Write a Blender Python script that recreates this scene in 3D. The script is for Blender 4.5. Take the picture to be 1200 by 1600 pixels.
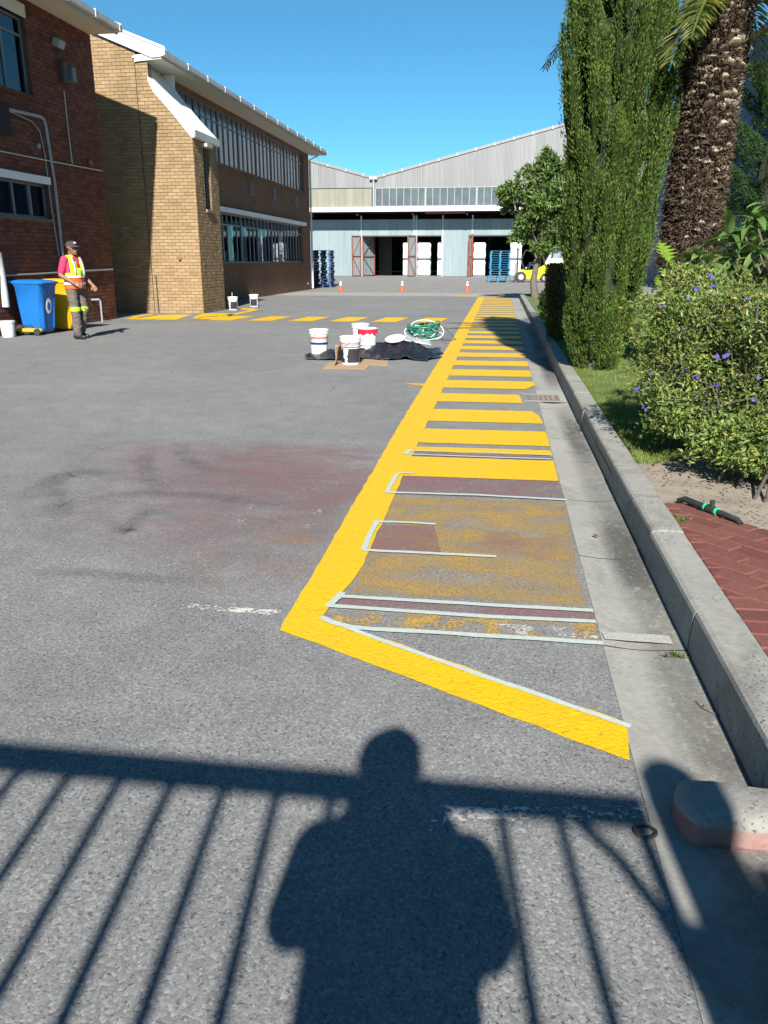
import bpy, math, random
import numpy as np
from mathutils import Vector, Matrix, noise as mnoise
R = math.radians
random.seed(7); rng = np.random.default_rng(7)
for o in list(bpy.data.objects): bpy.data.objects.remove(o)
sc = bpy.context.scene
col = sc.collection
# ---------------------------------------------------------------- camera
FPX, CAMH = 1255.0, 1.45
TH = math.atan(393 / FPX); YAW = R(7.92)
cam_d = bpy.data.cameras.new('camera'); cam = bpy.data.objects.new('camera', cam_d); col.objects.link(cam)
cam.location = (0, 0, CAMH); cam.rotation_euler = (math.pi / 2 - TH, 0, YAW)
cam_d.sensor_fit = 'HORIZONTAL'; cam_d.sensor_width = 36; cam_d.lens = 36 * FPX / 1200
cam_d.clip_start = 0.02; cam_d.clip_end = 3000
sc.camera = cam
# ---------------------------------------------------------------- sky, sun, exposure
SUN_EL, SUN_AZ = R(36), R(6)
w = bpy.data.worlds.new('World'); sc.world = w; w.use_nodes = True
nt = w.node_tree; bg = nt.nodes['Background']
sky = nt.nodes.new('ShaderNodeTexSky'); sky.sky_type = 'NISHITA'; sky.sun_disc = False
sky.sun_elevation = SUN_EL; sky.sun_rotation = math.pi - SUN_AZ
sky.air_density = 1.0; sky.dust_density = 0.0; sky.ozone_density = 10.0; sky.altitude = 2000
tint = nt.nodes.new('ShaderNodeMix'); tint.data_type = 'RGBA'; tint.blend_type = 'MULTIPLY'; tint.inputs[0].default_value = 1; tint.inputs[7].default_value = (.86, 1.30, 1.04, 1)
nt.links.new(sky.outputs[0], tint.inputs[6]); nt.links.new(tint.outputs[2], bg.inputs[0]); bg.inputs[1].default_value = 0.06
sd = bpy.data.lights.new('sun', 'SUN'); sd.energy = 5.0; sd.angle = R(0.75); sd.color = (1.0, 0.95, 0.87)
sun = bpy.data.objects.new('sun', sd); col.objects.link(sun)
LD = Vector((-math.sin(SUN_AZ) * math.cos(SUN_EL), math.cos(SUN_AZ) * math.cos(SUN_EL), -math.sin(SUN_EL)))
sun.rotation_euler = LD.to_track_quat('-Z', 'Y').to_euler(); sun.location = (3, -20, 20)
vs = sc.view_settings; vs.view_transform = 'Standard'; vs.look = 'None'; vs.gamma = 1; vs.exposure = 1.1
vs.use_curve_mapping = False
sc.cycles.transparent_max_bounces = 48
# ---------------------------------------------------------------- pixel -> place helpers
_F = Vector((-math.sin(YAW) * math.cos(TH), math.cos(YAW) * math.cos(TH), -math.sin(TH)))
_R = Vector((math.cos(YAW), math.sin(YAW), 0)); _U = _R.cross(_F); _C = Vector((0, 0, CAMH))
def ray(x, y): return _F + _R * ((x - 600) / FPX) + _U * ((800 - y) / FPX)
def G(x, y, z=0.0): d = ray(x, y); return _C + d * ((z - CAMH) / d.z)
def PX(x, y, X): d = ray(x, y); return _C + d * (X / d.x)
def PY(x, y, Y): d = ray(x, y); return _C + d * (Y / d.y)
# ---------------------------------------------------------------- node material helpers
class NB:
    def __init__(s, name):
        s.m = bpy.data.materials.new(name); s.m.use_nodes = True; s.t = s.m.node_tree
        s.t.nodes.clear(); s.out = s.n('ShaderNodeOutputMaterial')
    def n(s, typ, **k):
        nd = s.t.nodes.new(typ)
        for a, v in k.items(): setattr(nd, a, v)
        return nd
    def put(s, sock, v):
        if v is None: return
        if isinstance(v, bpy.types.NodeSocket): s.t.links.new(v, sock)
        elif isinstance(v, (tuple, list)):
            sock.default_value = tuple(v) + (1,) if (len(v) == 3 and sock.type == 'RGBA') else tuple(v)
        else: sock.default_value = v
    def obj(s): return s.n('ShaderNodeTexCoord').outputs['Object']
    def gen(s): return s.n('ShaderNodeTexCoord').outputs['Generated']
    def uv(s): return s.n('ShaderNodeTexCoord').outputs['UV']
    def pos(s): return s.n('ShaderNodeNewGeometry').outputs['Position']
    def island(s):
        a = s.n('ShaderNodeNewGeometry').outputs['Random Per Island']; b = s.n('ShaderNodeObjectInfo').outputs['Random']
        return s.math('FRACT', s.math('ADD', a, b))
    def scale(s, vec, sc3):
        m = s.n('ShaderNodeMapping'); s.put(m.inputs[0], vec); m.inputs['Scale'].default_value = sc3; return m.outputs[0]
    def sep(s, vec): x = s.n('ShaderNodeSeparateXYZ'); s.put(x.inputs[0], vec); return x.outputs
    def noise(s, vec, scale, detail=3, rough=.55, dist=0.0):
        x = s.n('ShaderNodeTexNoise'); s.put(x.inputs['Vector'], vec); x.inputs['Scale'].default_value = scale
        x.inputs['Detail'].default_value = detail; x.inputs['Roughness'].default_value = rough; x.inputs['Distortion'].default_value = dist
        return x.outputs[0]
    def vor(s, vec, scale, feature='F1', out='Distance', rnd=1.0):
        x = s.n('ShaderNodeTexVoronoi'); x.feature = feature; s.put(x.inputs['Vector'], vec)
        x.inputs['Scale'].default_value = scale; x.inputs['Randomness'].default_value = rnd
        return x.outputs[out]
    def ramp(s, v, stops, interp='LINEAR'):
        x = s.n('ShaderNodeValToRGB'); s.put(x.inputs[0], v); cr = x.color_ramp; cr.interpolation = interp
        while len(cr.elements) < len(stops): cr.elements.new(.5)
        for e, (p, c) in zip(cr.elements, stops):
            e.position = p; e.color = (c, c, c, 1) if isinstance(c, (int, float)) else tuple(c) + (1,)
        return x.outputs[0]
    def mix(s, f, a, b, typ='MIX'):
        x = s.n('ShaderNodeMix', data_type='RGBA', blend_type=typ); s.put(x.inputs[0], f); s.put(x.inputs[6], a); s.put(x.inputs[7], b)
        return x.outputs[2]
    def math(s, op, a, b=None, c=None, clamp=False):
        x = s.n('ShaderNodeMath', operation=op); x.use_clamp = clamp
        for i, v in enumerate((a, b, c)): s.put(x.inputs[i], v)
        return x.outputs[0]
    def bump(s, h, strength=.5, dist=.01, normal=None):
        x = s.n('ShaderNodeBump'); s.put(x.inputs['Height'], h); x.inputs['Strength'].default_value = strength
        x.inputs['Distance'].default_value = dist; s.put(x.inputs['Normal'], normal); return x.outputs[0]
    def bsdf(s, color, rough=.7, metal=0., normal=None, spec=.5, trans=None, alpha=None, coat=None):
        p = s.n('ShaderNodeBsdfPrincipled'); s.put(p.inputs['Base Color'], color); s.put(p.inputs['Roughness'], rough)
        s.put(p.inputs['Metallic'], metal); s.put(p.inputs['Normal'], normal); s.put(p.inputs['Specular IOR Level'], spec)
        if trans is not None: s.put(p.inputs['Transmission Weight'], trans)
        if alpha is not None: s.put(p.inputs['Alpha'], alpha)
        if coat is not None: s.put(p.inputs['Coat Weight'], coat)
        return p.outputs[0]
    def done(s, sh): s.t.links.new(sh, s.out.inputs[0]); return s.m
def plain(name, c, rough=.6, metal=0., var=.18, nscale=6., bump=.15, bscale=60., spec=.5, dirt=None, coat=None):
    b = NB(name); v = b.obj()
    n = b.noise(v, nscale, 4, .6); k = b.ramp(n, [(.25, 1 - var), (.75, 1 + var * .5)])
    cc = b.mix(1.0, c, k, 'MULTIPLY')
    if dirt:
        d = b.ramp(b.noise(v, nscale * .45, 6, .7), [(.48, 0.), (.72, 1.)]); cc = b.mix(b.math('MULTIPLY', d, dirt[1]), cc, dirt[0])
    nm = b.bump(b.noise(v, bscale, 3), bump, .004) if bump else None
    rr = b.math('MULTIPLY_ADD', n, .25, rough - .12)
    return b.done(b.bsdf(cc, rr, metal, nm, spec, coat=coat))
MT = {}
def mat(k): return MT[k]
# ---------------------------------------------------------------- mesh helpers
def mk(name, verts, faces, m, parent=None, smooth=False, mats=None, fm=None, uvs=None):
    me = bpy.data.meshes.new(name)
    me.from_pydata([tuple(v) for v in verts], [], faces)
    if mats:
        for x in mats: me.materials.append(MT[x] if isinstance(x, str) else x)
        me.polygons.foreach_set('material_index', fm)
    elif m is not None: me.materials.append(MT[m] if isinstance(m, str) else m)
    if smooth: me.polygons.foreach_set('use_smooth', [True] * len(me.polygons))
    if uvs is not None:
        l = me.uv_layers.new(name='UVMap')
        for i, uvv in enumerate(uvs): l.data[i].uv = uvv
    me.update()
    o = bpy.data.objects.new(name, me); col.objects.link(o)
    if parent: o.parent = parent
    return o
def mk_np(name, V, F, m, parent=None, smooth=False, kind=None):
    """V (n,3), F (k,3|4) numpy"""
    me = bpy.data.meshes.new(name); V = np.asarray(V, np.float32); F = np.asarray(F, np.int32)
    me.vertices.add(len(V)); me.vertices.foreach_set('co', V.ravel())
    k = F.shape[1]; me.loops.add(F.size); me.loops.foreach_set('vertex_index', F.ravel())
    me.polygons.add(len(F)); me.polygons.foreach_set('loop_start', np.arange(0, F.size, k, dtype=np.int32))
    me.polygons.foreach_set('use_smooth', np.full(len(F), smooth, bool))
    me.materials.append(MT[m]); me.update(calc_edges=True); me.validate()
    o = bpy.data.objects.new(name, me); col.objects.link(o)
    if parent: o.parent = parent
    if kind: o['kind'] = kind
    return o
def thing(name, label, cat, loc=(0, 0, 0), rotz=0., group=None):
    o = bpy.data.objects.new(name, None); col.objects.link(o); o.empty_display_size = .2
    o.location = loc; o.rotation_euler = (0, 0, rotz); o['label'] = label; o['category'] = cat
    if group: o['group'] = group
    return o
def tag(o, label, cat, group=None):
    o['label'] = label; o['category'] = cat
    if group: o['group'] = group
    return o
def struct(o): o['kind'] = 'structure'; return o
def dup(root, loc, rotz=None, label=None):
    r = root.copy(); col.objects.link(r); r.location = loc
    if rotz is not None: r.rotation_euler = (0, 0, rotz)
    if label: r['label'] = label
    for ch in list(root.children):
        c = ch.copy(); col.objects.link(c); c.parent = r
        for g in ch.children:
            d = g.copy(); col.objects.link(d); d.parent = c
    return r
class MB:
    def __init__(s): s.v = []; s.f = []
    def add(s, vs, fs):
        k = len(s.v); s.v += [Vector(q) for q in vs]; s.f += [tuple(i + k for i in q) for q in fs]; return s
    def box(s, a, b, taper=0.):
        (x0, y0, z0), (x1, y1, z1) = a, b; t = taper
        return s.add([(x0, y0, z0), (x1, y0, z0), (x1, y1, z0), (x0, y1, z0), (x0 + t, y0 + t, z1), (x1 - t, y0 + t, z1), (x1 - t, y1 - t, z1), (x0 + t, y1 - t, z1)],
                     [(3, 2, 1, 0), (4, 5, 6, 7), (0, 1, 5, 4), (1, 2, 6, 5), (2, 3, 7, 6), (3, 0, 4, 7)])
    def cbox(s, c, d, M=None, bev=0.):
        hx, hy, hz = d[0] / 2, d[1] / 2, d[2] / 2; M = M or Matrix()
        if bev <= 0:
            q = [(-hx, -hy, -hz), (hx, -hy, -hz), (hx, hy, -hz), (-hx, hy, -hz), (-hx, -hy, hz), (hx, -hy, hz), (hx, hy, hz), (-hx, hy, hz)]
            return s.add([M @ Vector(p) + Vector(c) for p in q], [(3, 2, 1, 0), (4, 5, 6, 7), (0, 1, 5, 4), (1, 2, 6, 5), (2, 3, 7, 6), (3, 0, 4, 7)])
        b = bev; rings = []
        for z, i in ((-hz, b), (-hz + b, 0), (hz - b, 0), (hz, b)):
            X, Y = hx - i, hy - i
            rings.append([(-X + b, -Y, z), (X - b, -Y, z), (X, -Y + b, z), (X, Y - b, z), (X - b, Y, z), (-X + b, Y, z), (-X, Y - b, z), (-X, -Y + b, z)])
        return s.rings([[M @ Vector(p) + Vector(c) for p in r] for r in rings])
    def rings(s, rs, cap=True, closed=True):
        k = len(s.v); n = len(rs[0])
        for r in rs: s.v += [Vector(p) for p in r]
        for i in range(len(rs) - 1):
            for j in range(n if closed else n - 1):
                a = k + i * n + j; b = k + i * n + (j + 1) % n; s.f.append((a, b, b + n, a + n))
        if cap:
            s.f.append(tuple(k + j for j in reversed(range(n)))); e = k + (len(rs) - 1) * n; s.f.append(tuple(e + j for j in range(n)))
        return s
    def tube(s, pts, r, n=8, cap=True, flat=1.0):
        pts = [Vector(p) for p in pts]; rr = r if isinstance(r, (list, tuple)) else [r] * len(pts); rs = []; ref = None
        for i, p in enumerate(pts):
            t = (pts[min(i + 1, len(pts) - 1)] - pts[max(i - 1, 0)]).normalized()
            if ref is None: ref = Vector((0, 0, 1)) if abs(t.z) < .9 else Vector((1, 0, 0))
            u = (ref - t * ref.dot(t)).normalized(); v = t.cross(u); ref = u
            rs.append([p + (u * math.cos(2 * math.pi * k / n) * flat + v * math.sin(2 * math.pi * k / n)) * rr[i] for k in range(n)])
        return s.rings(rs, cap)
    def lathe(s, prof, n=24, c=(0, 0, 0), cap=True, M=None):
        M = M or Matrix(); c = Vector(c)
        return s.rings([[M @ Vector((r * math.cos(2 * math.pi * k / n), r * math.sin(2 * math.pi * k / n), z)) + c for k in range(n)] for r, z in prof], cap)
    def prism(s, poly, axis, a, b):
        """poly of 2D points extruded along axis between a and b. axis 'y': (x,z); 'x': (y,z); 'z': (x,y)"""
        f = {'y': lambda p, t: (p[0], t, p[1]), 'x': lambda p, t: (t, p[0], p[1]), 'z': lambda p, t: (p[0], p[1], t)}[axis]
        return s.rings([[f(p, a) for p in poly], [f(p, b) for p in poly]])
    def sphere(s, c, r, n=12, m=8, sq=(1, 1, 1)):
        c = Vector(c); rs = []
        for i in range(m + 1):
            a = -math.pi / 2 + math.pi * (i if 0 < i < m else (.02 if i == 0 else m - .02)) / m
            rs.append([c + Vector((sq[0] * r * math.cos(a) * math.cos(2 * math.pi * k / n), sq[1] * r * math.cos(a) * math.sin(2 * math.pi * k / n), sq[2] * r * math.sin(a))) for k in range(n)])
        return s.rings(rs)
    def build(s, name, m, parent=None, smooth=False, world=True, fix=True):
        v = s.v
        if parent and world:
            off = Vector(parent.location); p = parent.parent
            while p: off += Vector(p.location); p = p.parent
            v = [q - off for q in v]
        o = mk(name, v, s.f, m, parent)
        if fix:
            import bmesh
            bm = bmesh.new(); bm.from_mesh(o.data); bmesh.ops.recalc_face_normals(bm, faces=bm.faces); bm.to_mesh(o.data); bm.free()
        if smooth:
            o.data.polygons.foreach_set('use_smooth', [True] * len(o.data.polygons))
            try: o.data.set_sharp_from_angle(angle=R(40))
            except Exception: pass
        return o
def sheet(name, pts, z, m, parent=None, jit=0., step=.12, uvquad=False):
    """flat polygon in the ground plane; edges subdivided and slightly wobbly"""
    P = []
    n = len(pts)
    for i in range(n):
        a = Vector((pts[i][0], pts[i][1], 0)); b = Vector((pts[(i + 1) % n][0], pts[(i + 1) % n][1], 0))
        k = max(1, int((b - a).length / step)) if jit else 1
        for j in range(k):
            q = a.lerp(b, j / k)
            if jit: q += Vector((random.uniform(-jit, jit), random.uniform(-jit, jit), 0))
            P.append((q.x, q.y, z))
    uvs = [(0, 0), (1, 0), (1, 1), (0, 1)] if uvquad else None
    o = mk(name, P, [tuple(range(len(P)))], m, parent, uvs=uvs)
    if o.data.polygons[0].normal.z < 0: o.data.flip_normals()
    return o
def leaves_np(P, D, N, L, W, fold=.25):
    """leaf rhombi: base P, direction D, normal-ish N, length L, width W -> verts, tri faces (folded along midrib)"""
    D = D / (np.linalg.norm(D, axis=1, keepdims=True) + 1e-9); S = np.cross(D, N); S /= (np.linalg.norm(S, axis=1, keepdims=True) + 1e-9); U = np.cross(S, D)
    L = np.broadcast_to(np.asarray(L, float), (len(P),))[:, None]; W = np.broadcast_to(np.asarray(W, float), (len(P),))[:, None]
    m = P + D * L * .45 + U * W * fold
    V = np.stack([P, m + S * W * .5, P + D * L - U * L * .08, m - S * W * .5], 1).reshape(-1, 3)
    b = (np.arange(len(P)) * 4)[:, None]
    return V, np.concatenate([b + np.array([[0, 1, 2]]), b + np.array([[0, 2, 3]])], 0)
def unit(n):
    v = rng.normal(size=(n, 3)); return v / np.linalg.norm(v, axis=1, keepdims=True)
# ---------------------------------------------------------------- materials
def m_asphalt():
    b = NB('asphalt'); v = b.pos()
    big = b.noise(v, .35, 5, .6, .6); mid = b.noise(v, 3.5, 4, .6)
    c = b.mix(b.ramp(big, [(.3, 0.), (.7, 1.)]), (.150, .152, .153), (.195, .195, .192))
    c = b.mix(1., c, b.ramp(mid, [(.3, .88), (.7, 1.1)]), 'MULTIPLY')
    cell = b.vor(v, 130, 'F1', 'Color'); cg = b.sep(cell)[0]
    stone = b.ramp(cg, [(0., .70), (.5, .96), (.8, 1.12), (1., 1.5)])
    c = b.mix(.85, c, stone, 'MULTIPLY')
    vs_ = b.scale(v, (1.0, .72, 1.0))
    pit = b.ramp(b.noise(vs_, 92, 2, .5, .4), [(.33, 1.), (.40, 0.)])
    pit2 = b.ramp(b.noise(v, 190, 2, .5), [(.30, .7), (.38, 0.)])
    pits = b.math('MAXIMUM', pit, pit2)
    pm = b.math('MULTIPLY', pits, b.ramp(b.noise(v, 1.3, 3), [(.3, .35), (.6, .95)]))
    c = b.mix(b.math('MULTIPLY', pm, .78), c, (.028, .030, .036))
    lite = b.ramp(b.vor(b.scale(v, (1, 1, 1)), 38, 'F1', 'Distance'), [(.08, 1.), (.13, 0.)])
    lsel = b.math('MULTIPLY', lite, b.ramp(b.noise(v, 17, 1), [(.62, 0.), (.66, .55)]))
    c = b.mix(lsel, c, (.33, .32, .31))
    dust = b.ramp(b.noise(v, .9, 6, .7, 1.2), [(.52, 0.), (.75, .35)])
    c = b.mix(dust, c, (.20, .19, .175))
    # thin cracks wandering over the surface
    wn = b.n('ShaderNodeTexNoise'); b.put(wn.inputs['Vector'], v); wn.inputs['Scale'].default_value = 2.5; wn.inputs['Detail'].default_value = 4
    wv = b.mix(.12, v, wn.outputs[1], 'ADD')
    cr = b.ramp(b.vor(wv, .55, 'DISTANCE_TO_EDGE', 'Distance'), [(.0, 1.), (.004, 0.)])
    cr = b.math('MULTIPLY', cr, b.ramp(b.noise(v, .6, 3), [(.55, 0.), (.62, .7)]))
    c = b.mix(cr, c, (.03, .03, .033))
    h = b.math('SUBTRACT', b.math('MULTIPLY', b.vor(v, 130, 'F1', 'Distance'), -.5), b.math('MULTIPLY', pits, 1.0))
    nm = b.bump(h, .45, .0035)
    return b.done(b.bsdf(c, .82, 0, nm, .35))
def m_concrete(name, c0, c1, spk=.5, stain=(.10, .095, .085), pth=.30, psc=75):
    b = NB(name); v = b.pos()
    n = b.noise(v, .9, 6, .65, .5); c = b.mix(b.ramp(n, [(.3, 0.), (.7, 1.)]), c0, c1)
    c = b.mix(1., c, b.ramp(b.noise(v, 26, 4, .7), [(.3, .86), (.7, 1.08)]), 'MULTIPLY')
    st = b.ramp(b.noise(v, 2.2, 5, .7, 1.), [(.50, 0.), (.72, .6)]); c = b.mix(st, c, stain)
    pit = b.ramp(b.noise(v, psc, 2, .5), [(pth, 1.), (pth + .06, 0.)])
    pm = b.math('MULTIPLY', pit, b.ramp(b.noise(v, 3.1, 3), [(.42, 0.), (.6, 1.)]))
    c = b.mix(b.math('MULTIPLY', pm, spk), c, (.05, .05, .05))
    h = b.math('SUBTRACT', b.noise(v, 60, 5, .7), b.math('MULTIPLY', pm, 1.))
    return b.done(b.bsdf(c, .85, 0, b.bump(h, .5, .005), .3))
def m_paint(name, c, worn=0., rough=.55):
    b = NB(name); v = b.pos()
    n = b.noise(v, 7, 4, .6); cc = b.mix(b.ramp(n, [(.3, 0.), (.7, 1.)]), tuple(x * .93 for x in c), c)
    tex = b.noise(v, 75, 3, .6, .4)
    cc = b.mix(1., cc, b.ramp(tex, [(.25, .86), (.6, 1.03)]), 'MULTIPLY')
    pit = b.ramp(b.noise(b.scale(v, (1, .72, 1)), 64, 2, .5, .5), [(.30, 1.), (.36, 0.)])
    cc = b.mix(b.math('MULTIPLY', pit, .5), cc, tuple(x * .35 for x in c))
    dst = b.ramp(b.noise(v, 2.1, 6, .7, 1.), [(.45, 0.), (.75, .38)]); cc = b.mix(dst, cc, tuple(x * .70 + .03 for x in c))
    sh = b.bsdf(cc, rough, 0, b.bump(b.math('ADD', tex, b.math('MULTIPLY', b.noise(v, 22, 2), .7)), .75, .006), .4)
    if worn:
        mk_ = b.ramp(b.math('ADD', b.math('MULTIPLY', b.noise(v, 5, 5, .7), .55), b.math('MULTIPLY', b.noise(v, 60, 3, .6), .45)), [(worn - .03, 0.), (worn + .03, 1.)])
        t = b.n('ShaderNodeBsdfTransparent'); ms = b.n('ShaderNodeMixShader'); b.put(ms.inputs[0], mk_)
        b.t.links.new(t.outputs[0], ms.inputs[1]); b.t.links.new(sh, ms.inputs[2]); sh = ms.outputs[0]
    return b.done(sh)
def m_film(name, c, amount=.5, scale=3., lo=.4, hi=.6, fine=.45, fade=.18, aniso=(1, 1, 1), dist=.6):
    """thin rubbed paint film: broken cover driven by noise, faded towards the sheet's own edges by its UVs"""
    b = NB(name); v = b.pos(); u = b.sep(b.uv())
    n1 = b.noise(b.scale(v, aniso), scale, 5, .62, dist); n2 = b.noise(v, 85, 3, .6); pit = b.ramp(b.noise(b.scale(v, (1, .72, 1)), 46, 2, .5, .8), [(.33, 0.), (.42, 1.)])
    m_ = b.ramp(b.math('ADD', b.math('MULTIPLY', n1, 1 - fine), b.math('MULTIPLY', n2, fine)), [(lo, 0.), (hi, 1.)])
    m_ = b.math('MULTIPLY', m_, b.math('MULTIPLY_ADD', pit, .8, .2))
    def edge(s): return b.math('MULTIPLY', b.math('DIVIDE', s, fade, clamp=True), b.math('DIVIDE', b.math('SUBTRACT', 1., s), fade, clamp=True))
    if fade: m_ = b.math('MULTIPLY', m_, b.math('MULTIPLY', edge(u[0]), edge(u[1])))
    m_ = b.math('MULTIPLY', m_, amount)
    cc = b.mix(1., c, b.ramp(n2, [(.3, .75), (.7, 1.15)]), 'MULTIPLY')
    sh = b.bsdf(cc, .8, 0, None, .3); t = b.n('ShaderNodeBsdfTransparent'); ms = b.n('ShaderNodeMixShader')
    b.put(ms.inputs[0], m_); b.t.links.new(t.outputs[0], ms.inputs[1]); b.t.links.new(sh, ms.inputs[2])
    return b.done(ms.outputs[0])
def m_brick(name, cs, rough=.85):
    b = NB(name); v = b.pos(); r = b.island()
    c = b.ramp(r, [(i / (len(cs) - 1), c_) for i, c_ in enumerate(cs)])
    c = b.mix(1., c, b.ramp(b.noise(v, 40, 4, .7), [(.25, .78), (.7, 1.12)]), 'MULTIPLY')
    st = b.ramp(b.noise(b.scale(v, (1, 1, .35)), .8, 5, .65), [(.5, 0.), (.75, .4)]); c = b.mix(st, c, tuple(x * .45 for x in cs[0]))
    return b.done(b.bsdf(c, rough, 0, b.bump(b.noise(v, 90, 4, .7), .22, .004), .2))
def m_brickwall(name, c1, c2, mortar, swap):
    """for walls too far away or too foreshortened to tell the bricks apart"""
    b = NB(name); v = b.pos(); s = b.sep(v); cx = b.n('ShaderNodeCombineXYZ')
    b.put(cx.inputs[0], s[1] if swap else s[0]); b.put(cx.inputs[1], s[2])
    t = b.n('ShaderNodeTexBrick'); b.put(t.inputs['Vector'], cx.outputs[0]); b.put(t.inputs['Color1'], c1); b.put(t.inputs['Color2'], c2); b.put(t.inputs['Mortar'], mortar)
    t.inputs['Scale'].default_value = 1; t.inputs['Brick Width'].default_value = .235; t.inputs['Row Height'].default_value = .0875; t.inputs['Mortar Size'].default_value = .008
    c = b.mix(1., t.outputs[0], b.ramp(b.noise(v, 30, 4, .7), [(.25, .8), (.7, 1.1)]), 'MULTIPLY')
    st = b.ramp(b.noise(b.scale(v, (1, 1, .4)), .5, 5, .65), [(.45, 0.), (.75, .45)]); c = b.mix(st, c, tuple(x * .5 for x in c1))
    h = b.math('SUBTRACT', b.math('MULTIPLY', b.noise(v, 80, 3), .3), t.outputs[1])
    return b.done(b.bsdf(c, .88, 0, b.bump(h, .6, .008), .25))
def m_leaf(name, cs, rough=.5, transl=.25, spec=.4, patch=2.6, lo=.62, hi=1.25):
    b = NB(name); r = b.island(); v = b.pos()
    c = b.ramp(r, [(i / (len(cs) - 1), c_) for i, c_ in enumerate(cs)])
    c = b.mix(1., c, b.ramp(b.noise(v, patch, 4, .6), [(.3, lo), (.7, hi)]), 'MULTIPLY')
    sh = b.bsdf(c, rough, 0, None, spec); t = b.n('ShaderNodeBsdfTranslucent'); b.put(t.inputs[0], b.mix(1., c, (1.2, 1.25, .6), 'MULTIPLY'))
    ms = b.n('ShaderNodeMixShader'); ms.inputs[0].default_value = transl; b.t.links.new(sh, ms.inputs[1]); b.t.links.new(t.outputs[0], ms.inputs[2])
    return b.done(ms.outputs[0])
def m_sheetmetal(name, c, rough=.5, metal=.35, streak=.25, rust=0.):
    b = NB(name); v = b.pos(); r = b.n('ShaderNodeObjectInfo').outputs['Random']
    c_ = b.mix(1., c, b.ramp(r, [(0, .9), (1, 1.07)]), 'MULTIPLY')
    s = b.noise(b.scale(v, (2.2, 2.2, .12)), 1.6, 5, .7); c_ = b.mix(1., c_, b.ramp(s, [(.3, 1 - streak), (.7, 1.06)]), 'MULTIPLY')
    if rust:
        q = b.ramp(b.noise(b.scale(v, (1, 1, .3)), 1.1, 6, .7), [(.55, 0.), (.75, rust)]); c_ = b.mix(q, c_, (.16, .08, .04))
    return b.done(b.bsdf(c_, rough, metal, b.bump(b.noise(v, 9, 3), .15, .01), .5))
def m_glass(name, tint=(.55, .62, .68), refl=.02, rough=.03):
    b = NB(name); lw = b.n('ShaderNodeFresnel'); lw.inputs[0].default_value = 1.5
    f = b.math('ADD', lw.outputs[0], refl, clamp=True)
    g = b.n('ShaderNodeBsdfGlossy'); b.put(g.inputs[0], (.9, .95, 1.)); g.inputs[1].default_value = rough
    b.put(g.inputs['Normal'], b.bump(b.noise(b.pos(), 1.6, 2), .08, .02))
    t = b.n('ShaderNodeBsdfTransparent'); b.put(t.inputs[0], tint); ms = b.n('ShaderNodeMixShader')
    b.put(ms.inputs[0], f); b.t.links.new(t.outputs[0], ms.inputs[1]); b.t.links.new(g.outputs[0], ms.inputs[2]); return b.done(ms.outputs[0])
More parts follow.
